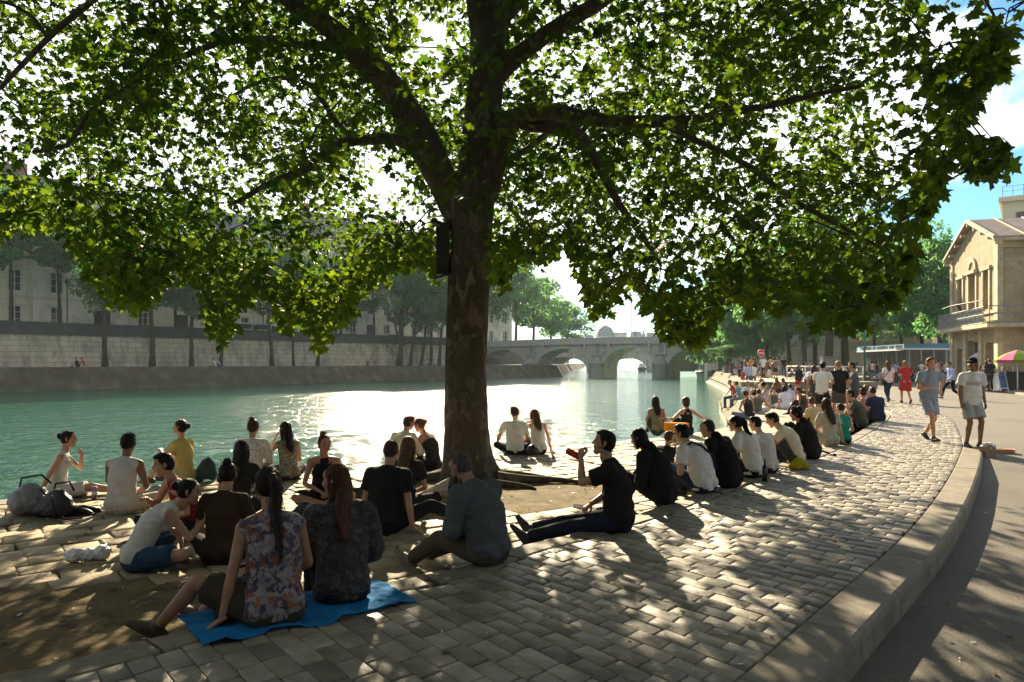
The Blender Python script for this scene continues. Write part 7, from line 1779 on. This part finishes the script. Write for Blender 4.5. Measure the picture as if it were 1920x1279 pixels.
    b = MB(); b.add(vs, [(i * (m_ + 1) + j, (i + 1) * (m_ + 1) + j, (i + 1) * (m_ + 1) + j + 1, i * (m_ + 1) + j + 1) for i in range(n) for j in range(m_)]); o = b.build('plastic_sheet', M['plastic_clear'], None, False); tag(o, 'crumpled white plastic sheet lying on the road at the right edge', 'sheet')
    # no-entry sign
    g = V(((1427 - CX) / F * 58, 58, PLAT)); r = empty('road_sign', g); tag(r, 'round red no entry sign on a pole above the platform', 'sign'); zc = H - (662 - HY) / F * 58 - PLAT
    b = MB(); b.tube([V((0, .03, 0)), V((0, .03, zc + .2))], .035, 8); b.build('post', M['metal_grey'], r, True)
    b = MB(); b.tube([V((0, -.02, zc)), V((0, .02, zc))], .26, 24); b.build('disc', M['paint'], r, color=(.62, .03, .03)); b = MB(); b.b2((-.18, -.028, zc - .045), (.18, -.021, zc + .045)); b.build('bar', M['white_paint'], r); b = MB(); b.tube([V((0, -.015, zc)), V((0, .018, zc))], .29, 24); b.build('rim', M['white_paint'], r)
    # red round sign near the terrace, green lamp mast, grey cabinet
    Y = 96; r = empty('road_sign', V(((1608 - CX) / F * Y, Y, .0))); tag(r, 'small red round sign among the trunks left of the blue canopy', 'sign'); zc = H - (634 - HY) / F * Y; b = MB(); b.tube([V((0, .03, 0)), V((0, .03, zc))], .04, 8); b.build('post', M['metal_grey'], r); b = MB(); b.tube([V((0, -.02, zc)), V((0, .02, zc))], .30, 20); b.build('disc', M['paint'], r, color=(.6, .04, .04))
    Y = 62; r = empty('lamp_mast', V(((1621 - CX) / F * Y, Y, .0))); tag(r, 'tall slim green street lamp mast in front of the blue canopy', 'lamp post'); b = MB(); b.tube([V((0, 0, 0)), V((0, 0, 3)), V((0, 0, 6.5)), V((-.3, 0, 7.4)), V((-1.2, 0, 7.9))], [.09, .08, .06, .05, .04], 8); b.build('post', simple('mast_green', (.08, .20, .16), rough=.5), r, True); b = MB(); b.box((-1.4, 0, 7.85), (.6, .22, .12)); b.build('lamp_head', M['metal_grey'], r)
    Y = 60; r = empty('grey_cabinet', V(((1552 - CX) / F * Y, Y, .0))); tag(r, 'grey metal street cabinet behind the standing group', 'cabinet'); b = MB(); b.b2((-.5, -.3, .1), (.5, .3, 2.05)); b.b2((-.53, -.33, 2.05), (.53, .33, 2.14)); b.build('body', simple('cabinet_grey', (.20, .21, .21), (.15, .16, .16), 3), r); b = MB(); b.b2((-.44, -.312, .2), (-.01, -.302, 1.95)); b.build('door', M['metal_grey'], r)
    b = MB(); b.b2((.01, -.312, .2), (.44, -.302, 1.95)); b.build('door', M['metal_grey'], r)
    # bike rack railing with bikes
    Y = 56
    r = empty('railing', V(((1476 - CX) / F * 58, 58, PLAT)), R(-38)); tag(r, 'pale tubular railing along the edge of the platform', 'railing'); b = MB()
    for z in (.45, .95): b.tube([V((0, 0, z)), V((5.5, 0, z))], .045, 8)
    b.build('rail', M['white_paint'], r, True)
    for k in range(5):
        b = MB(); b.tube([V((k * 1.37, 0, -.2)), V((k * 1.37, 0, .97))], .045, 8); b.build('post', M['white_paint'], r, True)
    def bike(loc, rz, label, c):
        r = empty('bicycle', loc, rz); tag(r, label, 'bicycle', 'bicycles at the railing'); b = MB(); A, B_, C_, D_ = V((-.5, 0, .34)), V((-.1, 0, .3)), V((-.2, 0, .82)), V((.38, 0, .80))
        for q in ((A, B_), (A, C_), (B_, C_), (C_, D_), (B_, D_), (D_, V((.55, 0, .34)))): b.tube(list(q), .02, 6)
        b.build('frame', M['paint'], r, True, c); b = MB(); b.tube([V((.34, -.26, .98)), V((.36, 0, .96)), V((.34, .26, .98))], .016, 6); b.tube([D_, V((.36, 0, .97))], .016, 6); b.build('handlebar', M['metal_grey'], r, True); b = MB(); b.box((-.24, 0, .90), (.24, .13, .05)); b.tube([C_, V((-.23, 0, .9))], .016, 6); b.build('saddle', M['metal_dark'], r)
        for x in (-.5, .55):
            b = MB(); b.tube([V((x + .33 * math.cos(t), 0, .34 + .33 * math.sin(t))) for t in np.linspace(0, 6.283, 19)], .018, 6)
            for t in np.linspace(0, 6.283, 9)[:-1]: b.tube([V((x, 0, .34)), V((x + .32 * math.cos(t), 0, .34 + .32 * math.sin(t)))], .004, 3)
            b.build('wheel', M['metal_dark'], r)
    for k in range(7):
        o_ = V(((1480 - CX) / F * 58, 57.6, PLAT)) + V((k * .62, -.2 - k * .45, 0)); bike(o_, R(60 + 8 * (k % 3)), 'bicycle parked at the pale tubular railing among others' , [(.02, .02, .02), (.5, .5, .5), (.2, .03, .03), (.03, .05, .12), (.3, .3, .28), (.02, .02, .02), (.05, .15, .12)][k])
    # kiosk, parasols, menu board
    def parasol(u, Y, zt, rad, label, cols, stripes=8):
        x = (u - CX) / F * Y; r = empty('parasol', V((x, Y, .1))); tag(r, label, 'parasol'); b = MB(); b.tube([V((0, 0, 0)), V((0, 0, zt))], .03, 8); b.build('pole', M['white_paint'], r, True); b = MB(); b.lathe((0, 0, 0), [(.22, 0), (.22, .06), (.05, .10)], 12); b.build('foot', M['metal_grey'], r)
        for ci, c in enumerate(cols):
            b = MB()
            for k in range(stripes):
                if k % len(cols) != ci: continue
                a0, a1 = 2 * math.pi * k / stripes, 2 * math.pi * (k + 1) / stripes
                for (r0, z0), (r1, z1) in (((.02, zt + .02), (rad * .55, zt - rad * .20)), ((rad * .55, zt - rad * .20), (rad, zt - rad * .48)), ((rad, zt - rad * .48), (rad * 1.0, zt - rad * .48 - .16))):
                    b.rings([[V((rr_ * math.cos(a), rr_ * math.sin(a), z + dz)) for rr_, a, z in ((r0, a0, z0), (r0, a1, z0), (r1, a1, z1), (r1, a0, z1))] for dz in (0, .012)])
            b.build('canopy', M['cloth'], r, False, c)
    parasol(1846, 46, 2.32, .95, 'white and navy striped parasol in front of the gable house', [(.7, .7, .74), (.08, .08, .16)])
    parasol(1908, 40, 2.22, 1.12, 'pink and green parasol over the drinks stall at the right edge', [(.75, .18, .34), (.26, .36, .04), (.75, .45, .52), (.30, .40, .06)])
    Y = 41.5; x = (1902 - CX) / F * Y; r = empty('market_stall', V((x, Y, .1)), R(-4)); tag(r, 'dark drinks stall counter under the pink and green parasol', 'stall'); b = MB(); b.b2((-1.0, -.35, 0), (1.6, .35, .98)); b.build('counter', simple('stall_black', (.02, .02, .02), rough=.6), r); b = MB(); b.b2((-1.08, -.42, .98), (1.7, .42, 1.04)); b.build('counter_top', M['bark_far'], r); b = MB(); b.b2((-1.06, -.36, 0), (-.99, .36, .97)); b.build('side_panel', M['white_paint'], r)
    for k in range(4): b = MB(); b.lathe((-.7 + k * .28, -.1, 1.04), [(.05, 0), (.06, .12), (.03, .20), (.03, .28)], 10); b.build('jar', M['paint'], r, True, [(.7, .6, .5), (.6, .25, .05), (.7, .7, .7), (.3, .3, .1)][k])
    Y = 40.5; x = (1884 - CX) / F * Y; r = empty('menu_board', V((x, Y, .1)), R(22)); tag(r, 'blue chalk menu board with white frame standing by the stall', 'board')
    tl = Matrix.Rotation(R(-12), 3, 'X'); b = MB(); b.box(tl @ V((-.30, 0, .56)), (.05, .04, 1.12), mat=tl); b.box(tl @ V((.30, 0, .56)), (.05, .04, 1.12), mat=tl); b.box(tl @ V((0, 0, 1.10)), (.65, .04, .05), mat=tl); b.box(tl @ V((0, 0, .16)), (.65, .04, .05), mat=tl); b.build('frame', M['white_paint'], r); b = MB(); b.box(tl @ V((0, .0, .63)), (.56, .02, .90), mat=tl); b.build('panel', M['paint'], r, color=(.03, .09, .30)); b = MB()
    rr = random.Random(2)
    for k in range(7):
        w = rr.uniform(.16, .40)
        b.box(tl @ V((-.22 + w / 2, -.013, .98 - k * .11)), (w, .006, .022), mat=tl)
    b.build('chalk_lines', M['paint'], r, color=(.28, .38, .55)); b = MB(); t2 = Matrix.Rotation(R(16), 3, 'X'); b.box(t2 @ V((.28, 0, .54)) + V((0, .44, 0)), (.04, .04, 1.08), mat=t2); b.box(t2 @ V((-.28, 0, .54)) + V((0, .44, 0)), (.04, .04, 1.08), mat=t2); b.build('rear_leg', M['white_paint'], r)
    # faint lettering across the chest of the walker in white
    fc = bpy.data.curves.new('chest_lettering', 'FONT'); fc.body = 'KENZO'; fc.size = .095; fc.align_x = 'CENTER'; fc.extrude = .002
    fo = bpy.data.objects.new('chest_lettering', fc); COL.objects.link(fo)
    dg = bpy.context.evaluated_depsgraph_get(); me = bpy.data.meshes.new_from_object(fo.evaluated_get(dg)); bpy.data.objects.remove(fo)
    w = [o for o in bpy.data.objects if o.get('label', '').startswith('man in black cap')][0]; sh = [c for c in w.children if c.name.startswith('shirt')][0]
    n = len(me.vertices); co = np.empty(n * 3); me.vertices.foreach_get('co', co); co = co.reshape(-1, 3)
    sv = np.empty(len(sh.data.vertices) * 3); sh.data.vertices.foreach_get('co', sv); sv = sv.reshape(-1, 3)
    for i in range(n):
        x, y, z = co[i]; X, Z = -x, 1.235 + y
        near = sv[(abs(sv[:, 0] - X) < .02) & (abs(sv[:, 2] - Z) < .02)]
        yy = near[:, 1].max() if len(near) else .13
        co[i] = (X, yy + .003 + max(z, 0), Z)
    me.vertices.foreach_set('co', co.ravel()); me.update(); put('chest_lettering', me, M['paint'], sh, False, (.34, .34, .33))
    # white label strap on the white tee (bag strap)
    hw = [o for o in bpy.data.objects if o.get('label', '').startswith('man in bright white tee')][0]; b = MB(); b.tube([V((.16, -.10, .30)), V((.10, -.06, .48)), V((.0, .03, .60)), V((-.10, .10, .64)), V((-.14, .20, .56)), V((-.15, .22, .40))], .016, 6); b.build('bag_strap', M['cloth'], hw, True, NAV)

def crowd():
    """the far crowd: a few low detail figures of each pose, then copies with their own clothes"""
    protos = {}
    def proto(kind, fem):
        k = (kind, fem)
        if k in protos: return protos[k]
        legs, arms, lean = {'stand': ('stand', ('hang', 'front'), 2), 'walk': ('walk', ('swingb', 'swingf'), 3), 'sit': ('cross', ('lap', 'lap'), 8), 'knees': ('kneesup', ('knee', 'knee'), 10), 'chair': ('chair', ('front', 'lap'), 6)}[kind]
        o = person('x', None, 0, legs, lean, 14, arms=arms, head=(15 if fem else -10, 4), hair='bob' if fem else 'short', hc=BRN, top='tank' if fem and kind == 'stand' else 'tee', tc=WHT, bot='shorts' if kind in ('sit', 'knees') else ('skirt' if fem and kind == 'stand' else 'trousers'), fem=fem, lod=2, loc=V((0, 0, -50)))
        protos[k] = o; return o
    cols = {'white': WHT, 'black': BLK, 'pale blue': (.40, .48, .66), 'lilac': (.48, .40, .66), 'red': (.45, .04, .035), 'orange': (.62, .22, .06), 'navy': NAV, 'grey': GRY, 'green': (.10, .20, .10), 'pink': (.66, .36, .36), 'yellow': (.6, .46, .10), 'brown': (.16, .09, .05)}
    bcs = {'dark': DK, 'blue': DEN, 'pale': (.5, .48, .42), 'grey': GRY}
    used = {}
    rr = random.Random(21)
    def place(kind, fem, loc, h, c, bc, label, group, hairc=None, s=1.0):
        src = proto(kind, fem); o = dup(src, loc, R(-h), label, group); o.scale = (s, s, s); o.color = (*rr.choice([SK1, SKR, SK2]), 1)
        for ch in o.children:
            n = ch.name.split('.')[0]
            if n in ('shirt', 'tank_top'): ch.color = (*cols[c], 1)
            elif n in ('trousers', 'shorts', 'skirt'): ch.color = (*bcs[bc], 1)
            elif n == 'hair': ch.color = (*(hairc or rr.choice([BLKH, BRN, MID, BLD, (.14, .07, .03)])), 1)
        return o
    C = list(cols)
    def lab(kind, fem, c, bc, where):
        w = {'stand': 'standing', 'walk': 'walking', 'sit': 'cross legged', 'knees': 'with drawn up knees', 'chair': 'on a chair'}[kind]
        return f"{'woman' if fem else 'man'} {w}, {c} top, {bc} bottoms, {where}"
    # platform: standing figures named one by one
    for u, v, kind, fem, h, c, bc, t in [(1437, 709, 'stand', True, -30, 'brown', 'grey', 'sun lit woman in brown top and grey skirt standing tallest on the platform'), (1431, 709, 'stand', False, 20, 'white', 'dark', 'person in white standing right behind the sun lit woman'), (1416, 704, 'stand', True, 0, 'black', 'dark', 'woman in black standing on the platform left of the sun lit woman'), (1455, 710, 'stand', True, -20, 'grey', 'dark', 'fair woman in grey top with dark legs standing on the platform'), (1450, 708, 'stand', True, 30, 'brown', 'grey', 'brown topped woman close behind the fair woman in grey'),
                                         (1470, 706, 'stand', False, 0, 'black', 'blue', 'man in black top standing by the left end of the railing'), (1482, 700, 'stand', False, 40, 'pink', 'dark', 'bare looking man in pink behind the railing'), (1441, 708, 'sit', False, 0, 'white', 'pale', 'small person in white sitting at the feet of the sun lit woman'), (1380, 704, 'sit', True, -20, 'lilac', 'dark', 'woman in lilac top sitting on the wall top, back turned'), (1396, 702, 'stand', False, -20, 'pale blue', 'dark', 'man in pale blue top standing near the wall top'), (1405, 700, 'stand', False, 10, 'navy', 'blue', 'man in navy standing behind the wall top crowd'), (1388, 707, 'sit', False, 40, 'black', 'dark', 'person in black sitting on the wall top beside the lilac one'), (1393, 712, 'sit', True, 60, 'red', 'pale', 'person with something red sitting just above the ledge people'),
                                         (1561, 705, 'walk', False, 150, 'white', 'dark', 'cyclist like man in white between the cabinet and trunks'), (1518, 690, 'stand', False, 120, 'pale blue', 'blue', 'man in pale blue far behind the railing')]:
        place(kind, fem, G(u, v, PLAT if u < 1490 else 0.0) if v > 696 else V(((u - CX) / F * 70, 70, .1)), h, c, bc, t, 'people on the platform', s=.96 if fem else 1.02)
    # long crowd on the wall top towards the barge
    for k in range(70):
        t = k / 69; Y = 62 + t * 46 + rr.uniform(-2, 2); xw = np.interp(Y, [58, 71, 91, 105, 118], [16.3, 19.6, 23.9, 27, 33]) + 2.4 + rr.uniform(0, 5.5) * (1 if k % 3 else .3)
        kind = rr.choice(['sit', 'sit', 'knees', 'stand', 'chair']); fem = rr.random() < .5; c = rr.choice(C); bc = rr.choice(list(bcs))
        z = PLAT + (.44 if kind == 'chair' else 0)
        if kind == 'chair': kind = 'sit'; z = PLAT
        place(kind, fem, V((xw, Y, z)), rr.uniform(-180, 180), c, bc, lab(kind, fem, c, bc, 'in the far wall top crowd'), 'crowd on the far wall top', s=rr.uniform(.93, 1.05))
    # terrace crowd in front of the pavilion
    named = [(1599, 712, 'sit', True, 70, 'pink', 'pale', 'bare legged woman lounging at the road edge left of the pink top'), (1605, 705, 'stand', False, 160, 'white', 'pale', 'man in white shirt standing under the left end of the canopy'), (1625, 714, 'stand', True, -40, 'pink', 'grey', 'woman in pale pink top standing at the road edge'), (1633, 713, 'stand', True, 20, 'black', 'dark', 'woman in black dress standing beside the pale pink top'), (1644, 714, 'sit', False, 150, 'white', 'dark', 'man in white sitting right of the black dress'), (1652, 714, 'sit', False, -150, 'grey', 'dark', 'person in grey sitting next to the seated white shirt'), (1679, 718, 'stand', False, 170, 'pale blue', 'dark', 'man in pale blue shirt standing between the white blouse and red dress'),
             (1706, 715, 'knees', False, 120, 'white', 'dark', 'man in white sitting right behind the red dress'), (1713, 716, 'sit', False, -60, 'white', 'dark', 'person in white sitting left of the walking man in blue grey'), (1724, 717, 'sit', True, 40, 'orange', 'pale', 'person in orange sitting beside the walking man in blue grey'), (1762, 716, 'sit', True, -40, 'orange', 'pale', 'woman in orange top sitting between the walker and the striding man'), (1756, 714, 'sit', True, 150, 'black', 'dark', 'dark haired woman in black sitting right of the walker'), (1772, 716, 'stand', False, 60, 'white', 'grey', 'man in white tee and grey shorts standing behind the striding man'), (1791, 718, 'stand', False, 170, 'lilac', 'dark', 'red haired man in lilac following the striding man'),
             (1857, 732, 'stand', False, 10, 'black', 'dark', 'man dressed all in black standing at the menu board'), (1851, 731, 'stand', True, 10, 'black', 'dark', 'woman in black dress beside the man at the menu board'), (1834, 729, 'chair', True, 120, 'pink', 'pale', 'woman in pink top seated at a stall table behind the cap'), (1826, 728, 'chair', False, 60, 'red', 'pale', 'man with reddish top seated behind the cap'), (1843, 729, 'chair', False, -100, 'pink', 'pale', 'person in pale pink seated left of the couple in black')]
    for u, v, kind, fem, h, c, bc, t in named:
        loc = G(u, v, .0 if u < 1800 else .10)
        if kind == 'chair':
            loc.z += .42; stool(loc, t)
        place(kind, fem, loc, h, c, bc, t, 'people in front of the terrace and stall', s=.95 if fem else 1.0)
    place('stand', False, V(((1908 - CX) / F * 42.6, 42.6, .1)), 180, 'black', 'dark', 'vendor in black standing behind the stall counter', 'people in front of the terrace and stall', s=1.0)
    for k in range(52):
        t = rr.random(); u = 1630 + 150 * t; Y = 64 - rr.uniform(0, 5) + (6 * (1 - t)) + rr.uniform(-1, 5); kind = rr.choice(['sit', 'sit', 'knees', 'stand', 'stand', 'knees']); fem = rr.random() < .5; c = rr.choice(['white', 'white', 'pale blue', 'pink', 'black', 'grey', 'orange', 'navy']); bc = rr.choice(list(bcs))
        place(kind, fem, V(((u - CX) / F * Y, Y, .1 if Y > 66 else .10)), rr.uniform(-180, 180), c, bc, lab(kind, fem, c, bc, 'in the crowd under the canopy'), 'crowd under the blue canopy', s=rr.uniform(.93, 1.04))
    for k in range(34):
        u = rr.uniform(1500, 1625); Y = rr.uniform(62, 95); kind = rr.choice(['stand', 'walk', 'sit', 'stand']); fem = rr.random() < .5; c = rr.choice(C); bc = rr.choice(list(bcs))
        place(kind, fem, V(((u - CX) / F * Y, Y, 0.0)), rr.uniform(-180, 180), c, bc, lab(kind, fem, c, bc, 'among the right bank trunks'), 'crowd among the trunks', s=rr.uniform(.93, 1.04))
    # across the river
    for u, q, fem, c, bc, t in [(146, 2.9, False, 'black', 'dark', 'person in black of the pair sitting on the far bank at left'), (157, 2.9, False, 'red', 'pale', 'person in red of the pair sitting on the far bank at left'), (403, 2.7, True, 'white', 'pale', 'person in white sitting on the far bank edge by a thin trunk'), (411, 2.7, False, 'lilac', 'dark', 'person in lilac sitting beside the one in white on the far bank'), (797, 3.2, True, 'pale blue', 'pale', 'tiny seated person in pale blue left of the big trunk, farther bank'), (803, 3.2, False, 'white', 'dark', 'tiny seated person in white left of the big trunk, farther bank'), (815, 3.4, False, 'white', 'blue', 'tiny seated person in white nearest the big trunk, farther bank'), (768, 3.0, False, 'grey', 'dark', 'tiny crouching person in grey under the forked tree'), (690, 2.6, False, 'brown', 'dark', 'person in brown sitting on the far bank below the stone stair')]:
        place('knees', fem, bw(s_at(u, q), q, 1.22), 180 + 40 + rr.uniform(-40, 40), c, bc, t, 'people on the far bank')
    for o in protos.values():
        for ch in list(o.children): bpy.data.objects.remove(ch)
        bpy.data.objects.remove(o)

def stool(loc, who):
    r = empty('stool', V((loc.x, loc.y, loc.z - .42))); tag(r, 'small stool under the ' + ' '.join(who.split()[:11]), 'stool'); b = MB(); b.lathe((0, 0, .40), [(.19, 0), (.19, .03)], 12); b.build('seat', M['bark_far'], r)
    for k in range(3):
        a = k * 2.09; b = MB(); b.tube([V((.08 * math.cos(a), .08 * math.sin(a), .4)), V((.18 * math.cos(a), .18 * math.sin(a), 0))], .015, 6); b.build('leg', M['metal_grey'], r)
SUN_EL = math.atan((HY - 60) / math.hypot(F, CX - 815)); SUN_AZ = math.atan2(815 - CX, F)     # seen through the crown, left of the trunk
def world():
    w = bpy.data.worlds.new('World'); scene.world = w; w.use_nodes = True; nt = w.node_tree
    bg = nt.nodes['Background']; sky = nt.nodes.new('ShaderNodeTexSky'); sky.sky_type = 'NISHITA'; sky.sun_disc = False
    sky.sun_elevation = SUN_EL; sky.sun_rotation = SUN_AZ; sky.air_density = 1.0; sky.dust_density = .8; sky.ozone_density = 2.0
    nt.links.new(nmix(nt, sky.outputs[0], (.42, .76, 1.0), 1.0, 'MULTIPLY'), bg.inputs[0]); bg.inputs[1].default_value = .055
    # broken white cloud over the blue
    tc = nt.nodes.new('ShaderNodeTexCoord'); mp = nt.nodes.new('ShaderNodeMapping'); mp.inputs['Scale'].default_value = (1, 1, 2.2); mp.inputs['Location'].default_value = (CLOUD[0], CLOUD[1], 0)
    n = nt.nodes.new('ShaderNodeTexNoise'); n.inputs['Scale'].default_value = 2.1; n.inputs['Detail'].default_value = 7; n.inputs['Roughness'].default_value = .55
    nt.links.new(tc.outputs['Generated'], mp.inputs[0]); nt.links.new(mp.outputs[0], n.inputs[0])
    # the bright veil of cloud lies towards the sun and breaks up away from it; overhead and behind it is left out to lower the fill light
    vd = nt.nodes.new('ShaderNodeVectorMath'); vd.operation = 'DOT_PRODUCT'; vd.inputs[1].default_value = (math.sin(SUN_AZ) * math.cos(SUN_EL), math.cos(SUN_AZ) * math.cos(SUN_EL), math.sin(SUN_EL)); nt.links.new(tc.outputs['Generated'], vd.inputs[0])
    ml = nt.nodes.new('ShaderNodeMath'); ml.operation = 'MULTIPLY_ADD'; ml.inputs[1].default_value = 1.3; nt.links.new(vd.outputs['Value'], ml.inputs[0]); nt.links.new(n.outputs['Fac'], ml.inputs[2])
    m3 = nt.nodes.new('ShaderNodeMapRange'); m3.interpolation_type = 'SMOOTHSTEP'; m3.inputs['From Min'].default_value = 1.53; m3.inputs['From Max'].default_value = 1.63; nt.links.new(ml.outputs[0], m3.inputs[0])
    # unseen cloud added behind the viewer as neutral fill light, dimmer than the sun veil
    def mrange(src, a, b_, c_, d_):
        q = nt.nodes.new('ShaderNodeMapRange'); q.interpolation_type = 'SMOOTHSTEP'
        for k_, val in zip(('From Min', 'From Max', 'To Min', 'To Max'), (a, b_, c_, d_)): q.inputs[k_].default_value = val
        nt.links.new(src, q.inputs[0]); return q.outputs[0]
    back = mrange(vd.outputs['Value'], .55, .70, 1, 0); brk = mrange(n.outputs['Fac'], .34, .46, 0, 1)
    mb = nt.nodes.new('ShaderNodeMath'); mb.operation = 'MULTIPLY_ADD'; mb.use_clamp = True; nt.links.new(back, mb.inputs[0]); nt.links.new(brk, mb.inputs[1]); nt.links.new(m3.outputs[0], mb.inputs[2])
    b2 = nt.nodes.new('ShaderNodeBackground'); b2.inputs[0].default_value = (.97, .98, 1, 1); nt.links.new(mrange(vd.outputs['Value'], .5, .82, FILL_CLOUD, CLOUD_STRENGTH), b2.inputs[1])
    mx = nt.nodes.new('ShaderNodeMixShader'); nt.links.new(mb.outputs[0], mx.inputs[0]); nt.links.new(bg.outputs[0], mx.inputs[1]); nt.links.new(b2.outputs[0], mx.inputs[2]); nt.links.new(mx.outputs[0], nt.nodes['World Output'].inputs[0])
    l = bpy.data.lights.new('sun', 'SUN'); l.energy = SUN_E; l.angle = R(.53); l.color = (1, .83, .56)
    o = bpy.data.objects.new('sun', l); COL.objects.link(o)
    d = V((math.sin(SUN_AZ) * math.cos(SUN_EL), math.cos(SUN_AZ) * math.cos(SUN_EL), math.sin(SUN_EL))); o.rotation_euler = d.to_track_quat('Z', 'Y').to_euler()

def haze():
    m = bpy.data.materials.new('haze'); m.use_nodes = True; nt = m.node_tree; nt.nodes.clear(); out = nt.nodes.new('ShaderNodeOutputMaterial'); v = nt.nodes.new('ShaderNodeVolumePrincipled')
    v.inputs['Color'].default_value = (.72, .90, 1.0, 1); v.inputs['Density'].default_value = HAZE; v.inputs['Anisotropy'].default_value = .1
    nt.links.new(v.outputs[0], out.inputs['Volume']); b = MB(); b.b2((-350, -30, -4), (420, 700, 30)); o = b.build('haze', m); struct(o, 'stuff')

def camera():
    c = bpy.data.cameras.new('camera'); o = bpy.data.objects.new('camera', c); COL.objects.link(o)
    o.location = (0, 0, H); o.rotation_euler = (R(90), 0, 0); c.sensor_width = 36; c.lens = 36 * F / 1920; c.shift_y = (HY - 639.5) / 1920; c.clip_start = .05; c.clip_end = 5000
    scene.camera = o
CLOUD = (1.7, .3); CLOUD_STRENGTH = .55; FILL_CLOUD = .205; SUN_E = 5.0; HAZE = .00028; EXPO = 1.88
import time as _t
_T0 = _t.time()
def lap(s): print('LAP %-12s %.1f' % (s, _t.time() - _T0))
init_mats()
people_near(); lap('people')
props(); lap('props')
build_ground(); litter(); build_water(); lap('ground')
build_left_bank(); build_bridges(); build_right(); lap('far')
crowd(); lap('crowd')
build_plane_tree(); lap('tree')
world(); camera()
if HAZE: haze()
scene.view_settings.view_transform = 'Standard'; scene.view_settings.look = 'None'; scene.view_settings.exposure = EXPO; scene.view_settings.gamma = 1
cy = scene.cycles
cy.use_denoising = True; cy.max_bounces = 6; cy.diffuse_bounces = 3; cy.glossy_bounces = 3; cy.transmission_bounces = 4; cy.volume_bounces = 0; cy.transparent_max_bounces = 6
cy.sample_clamp_indirect = 4.0; cy.sample_clamp_direct = 0
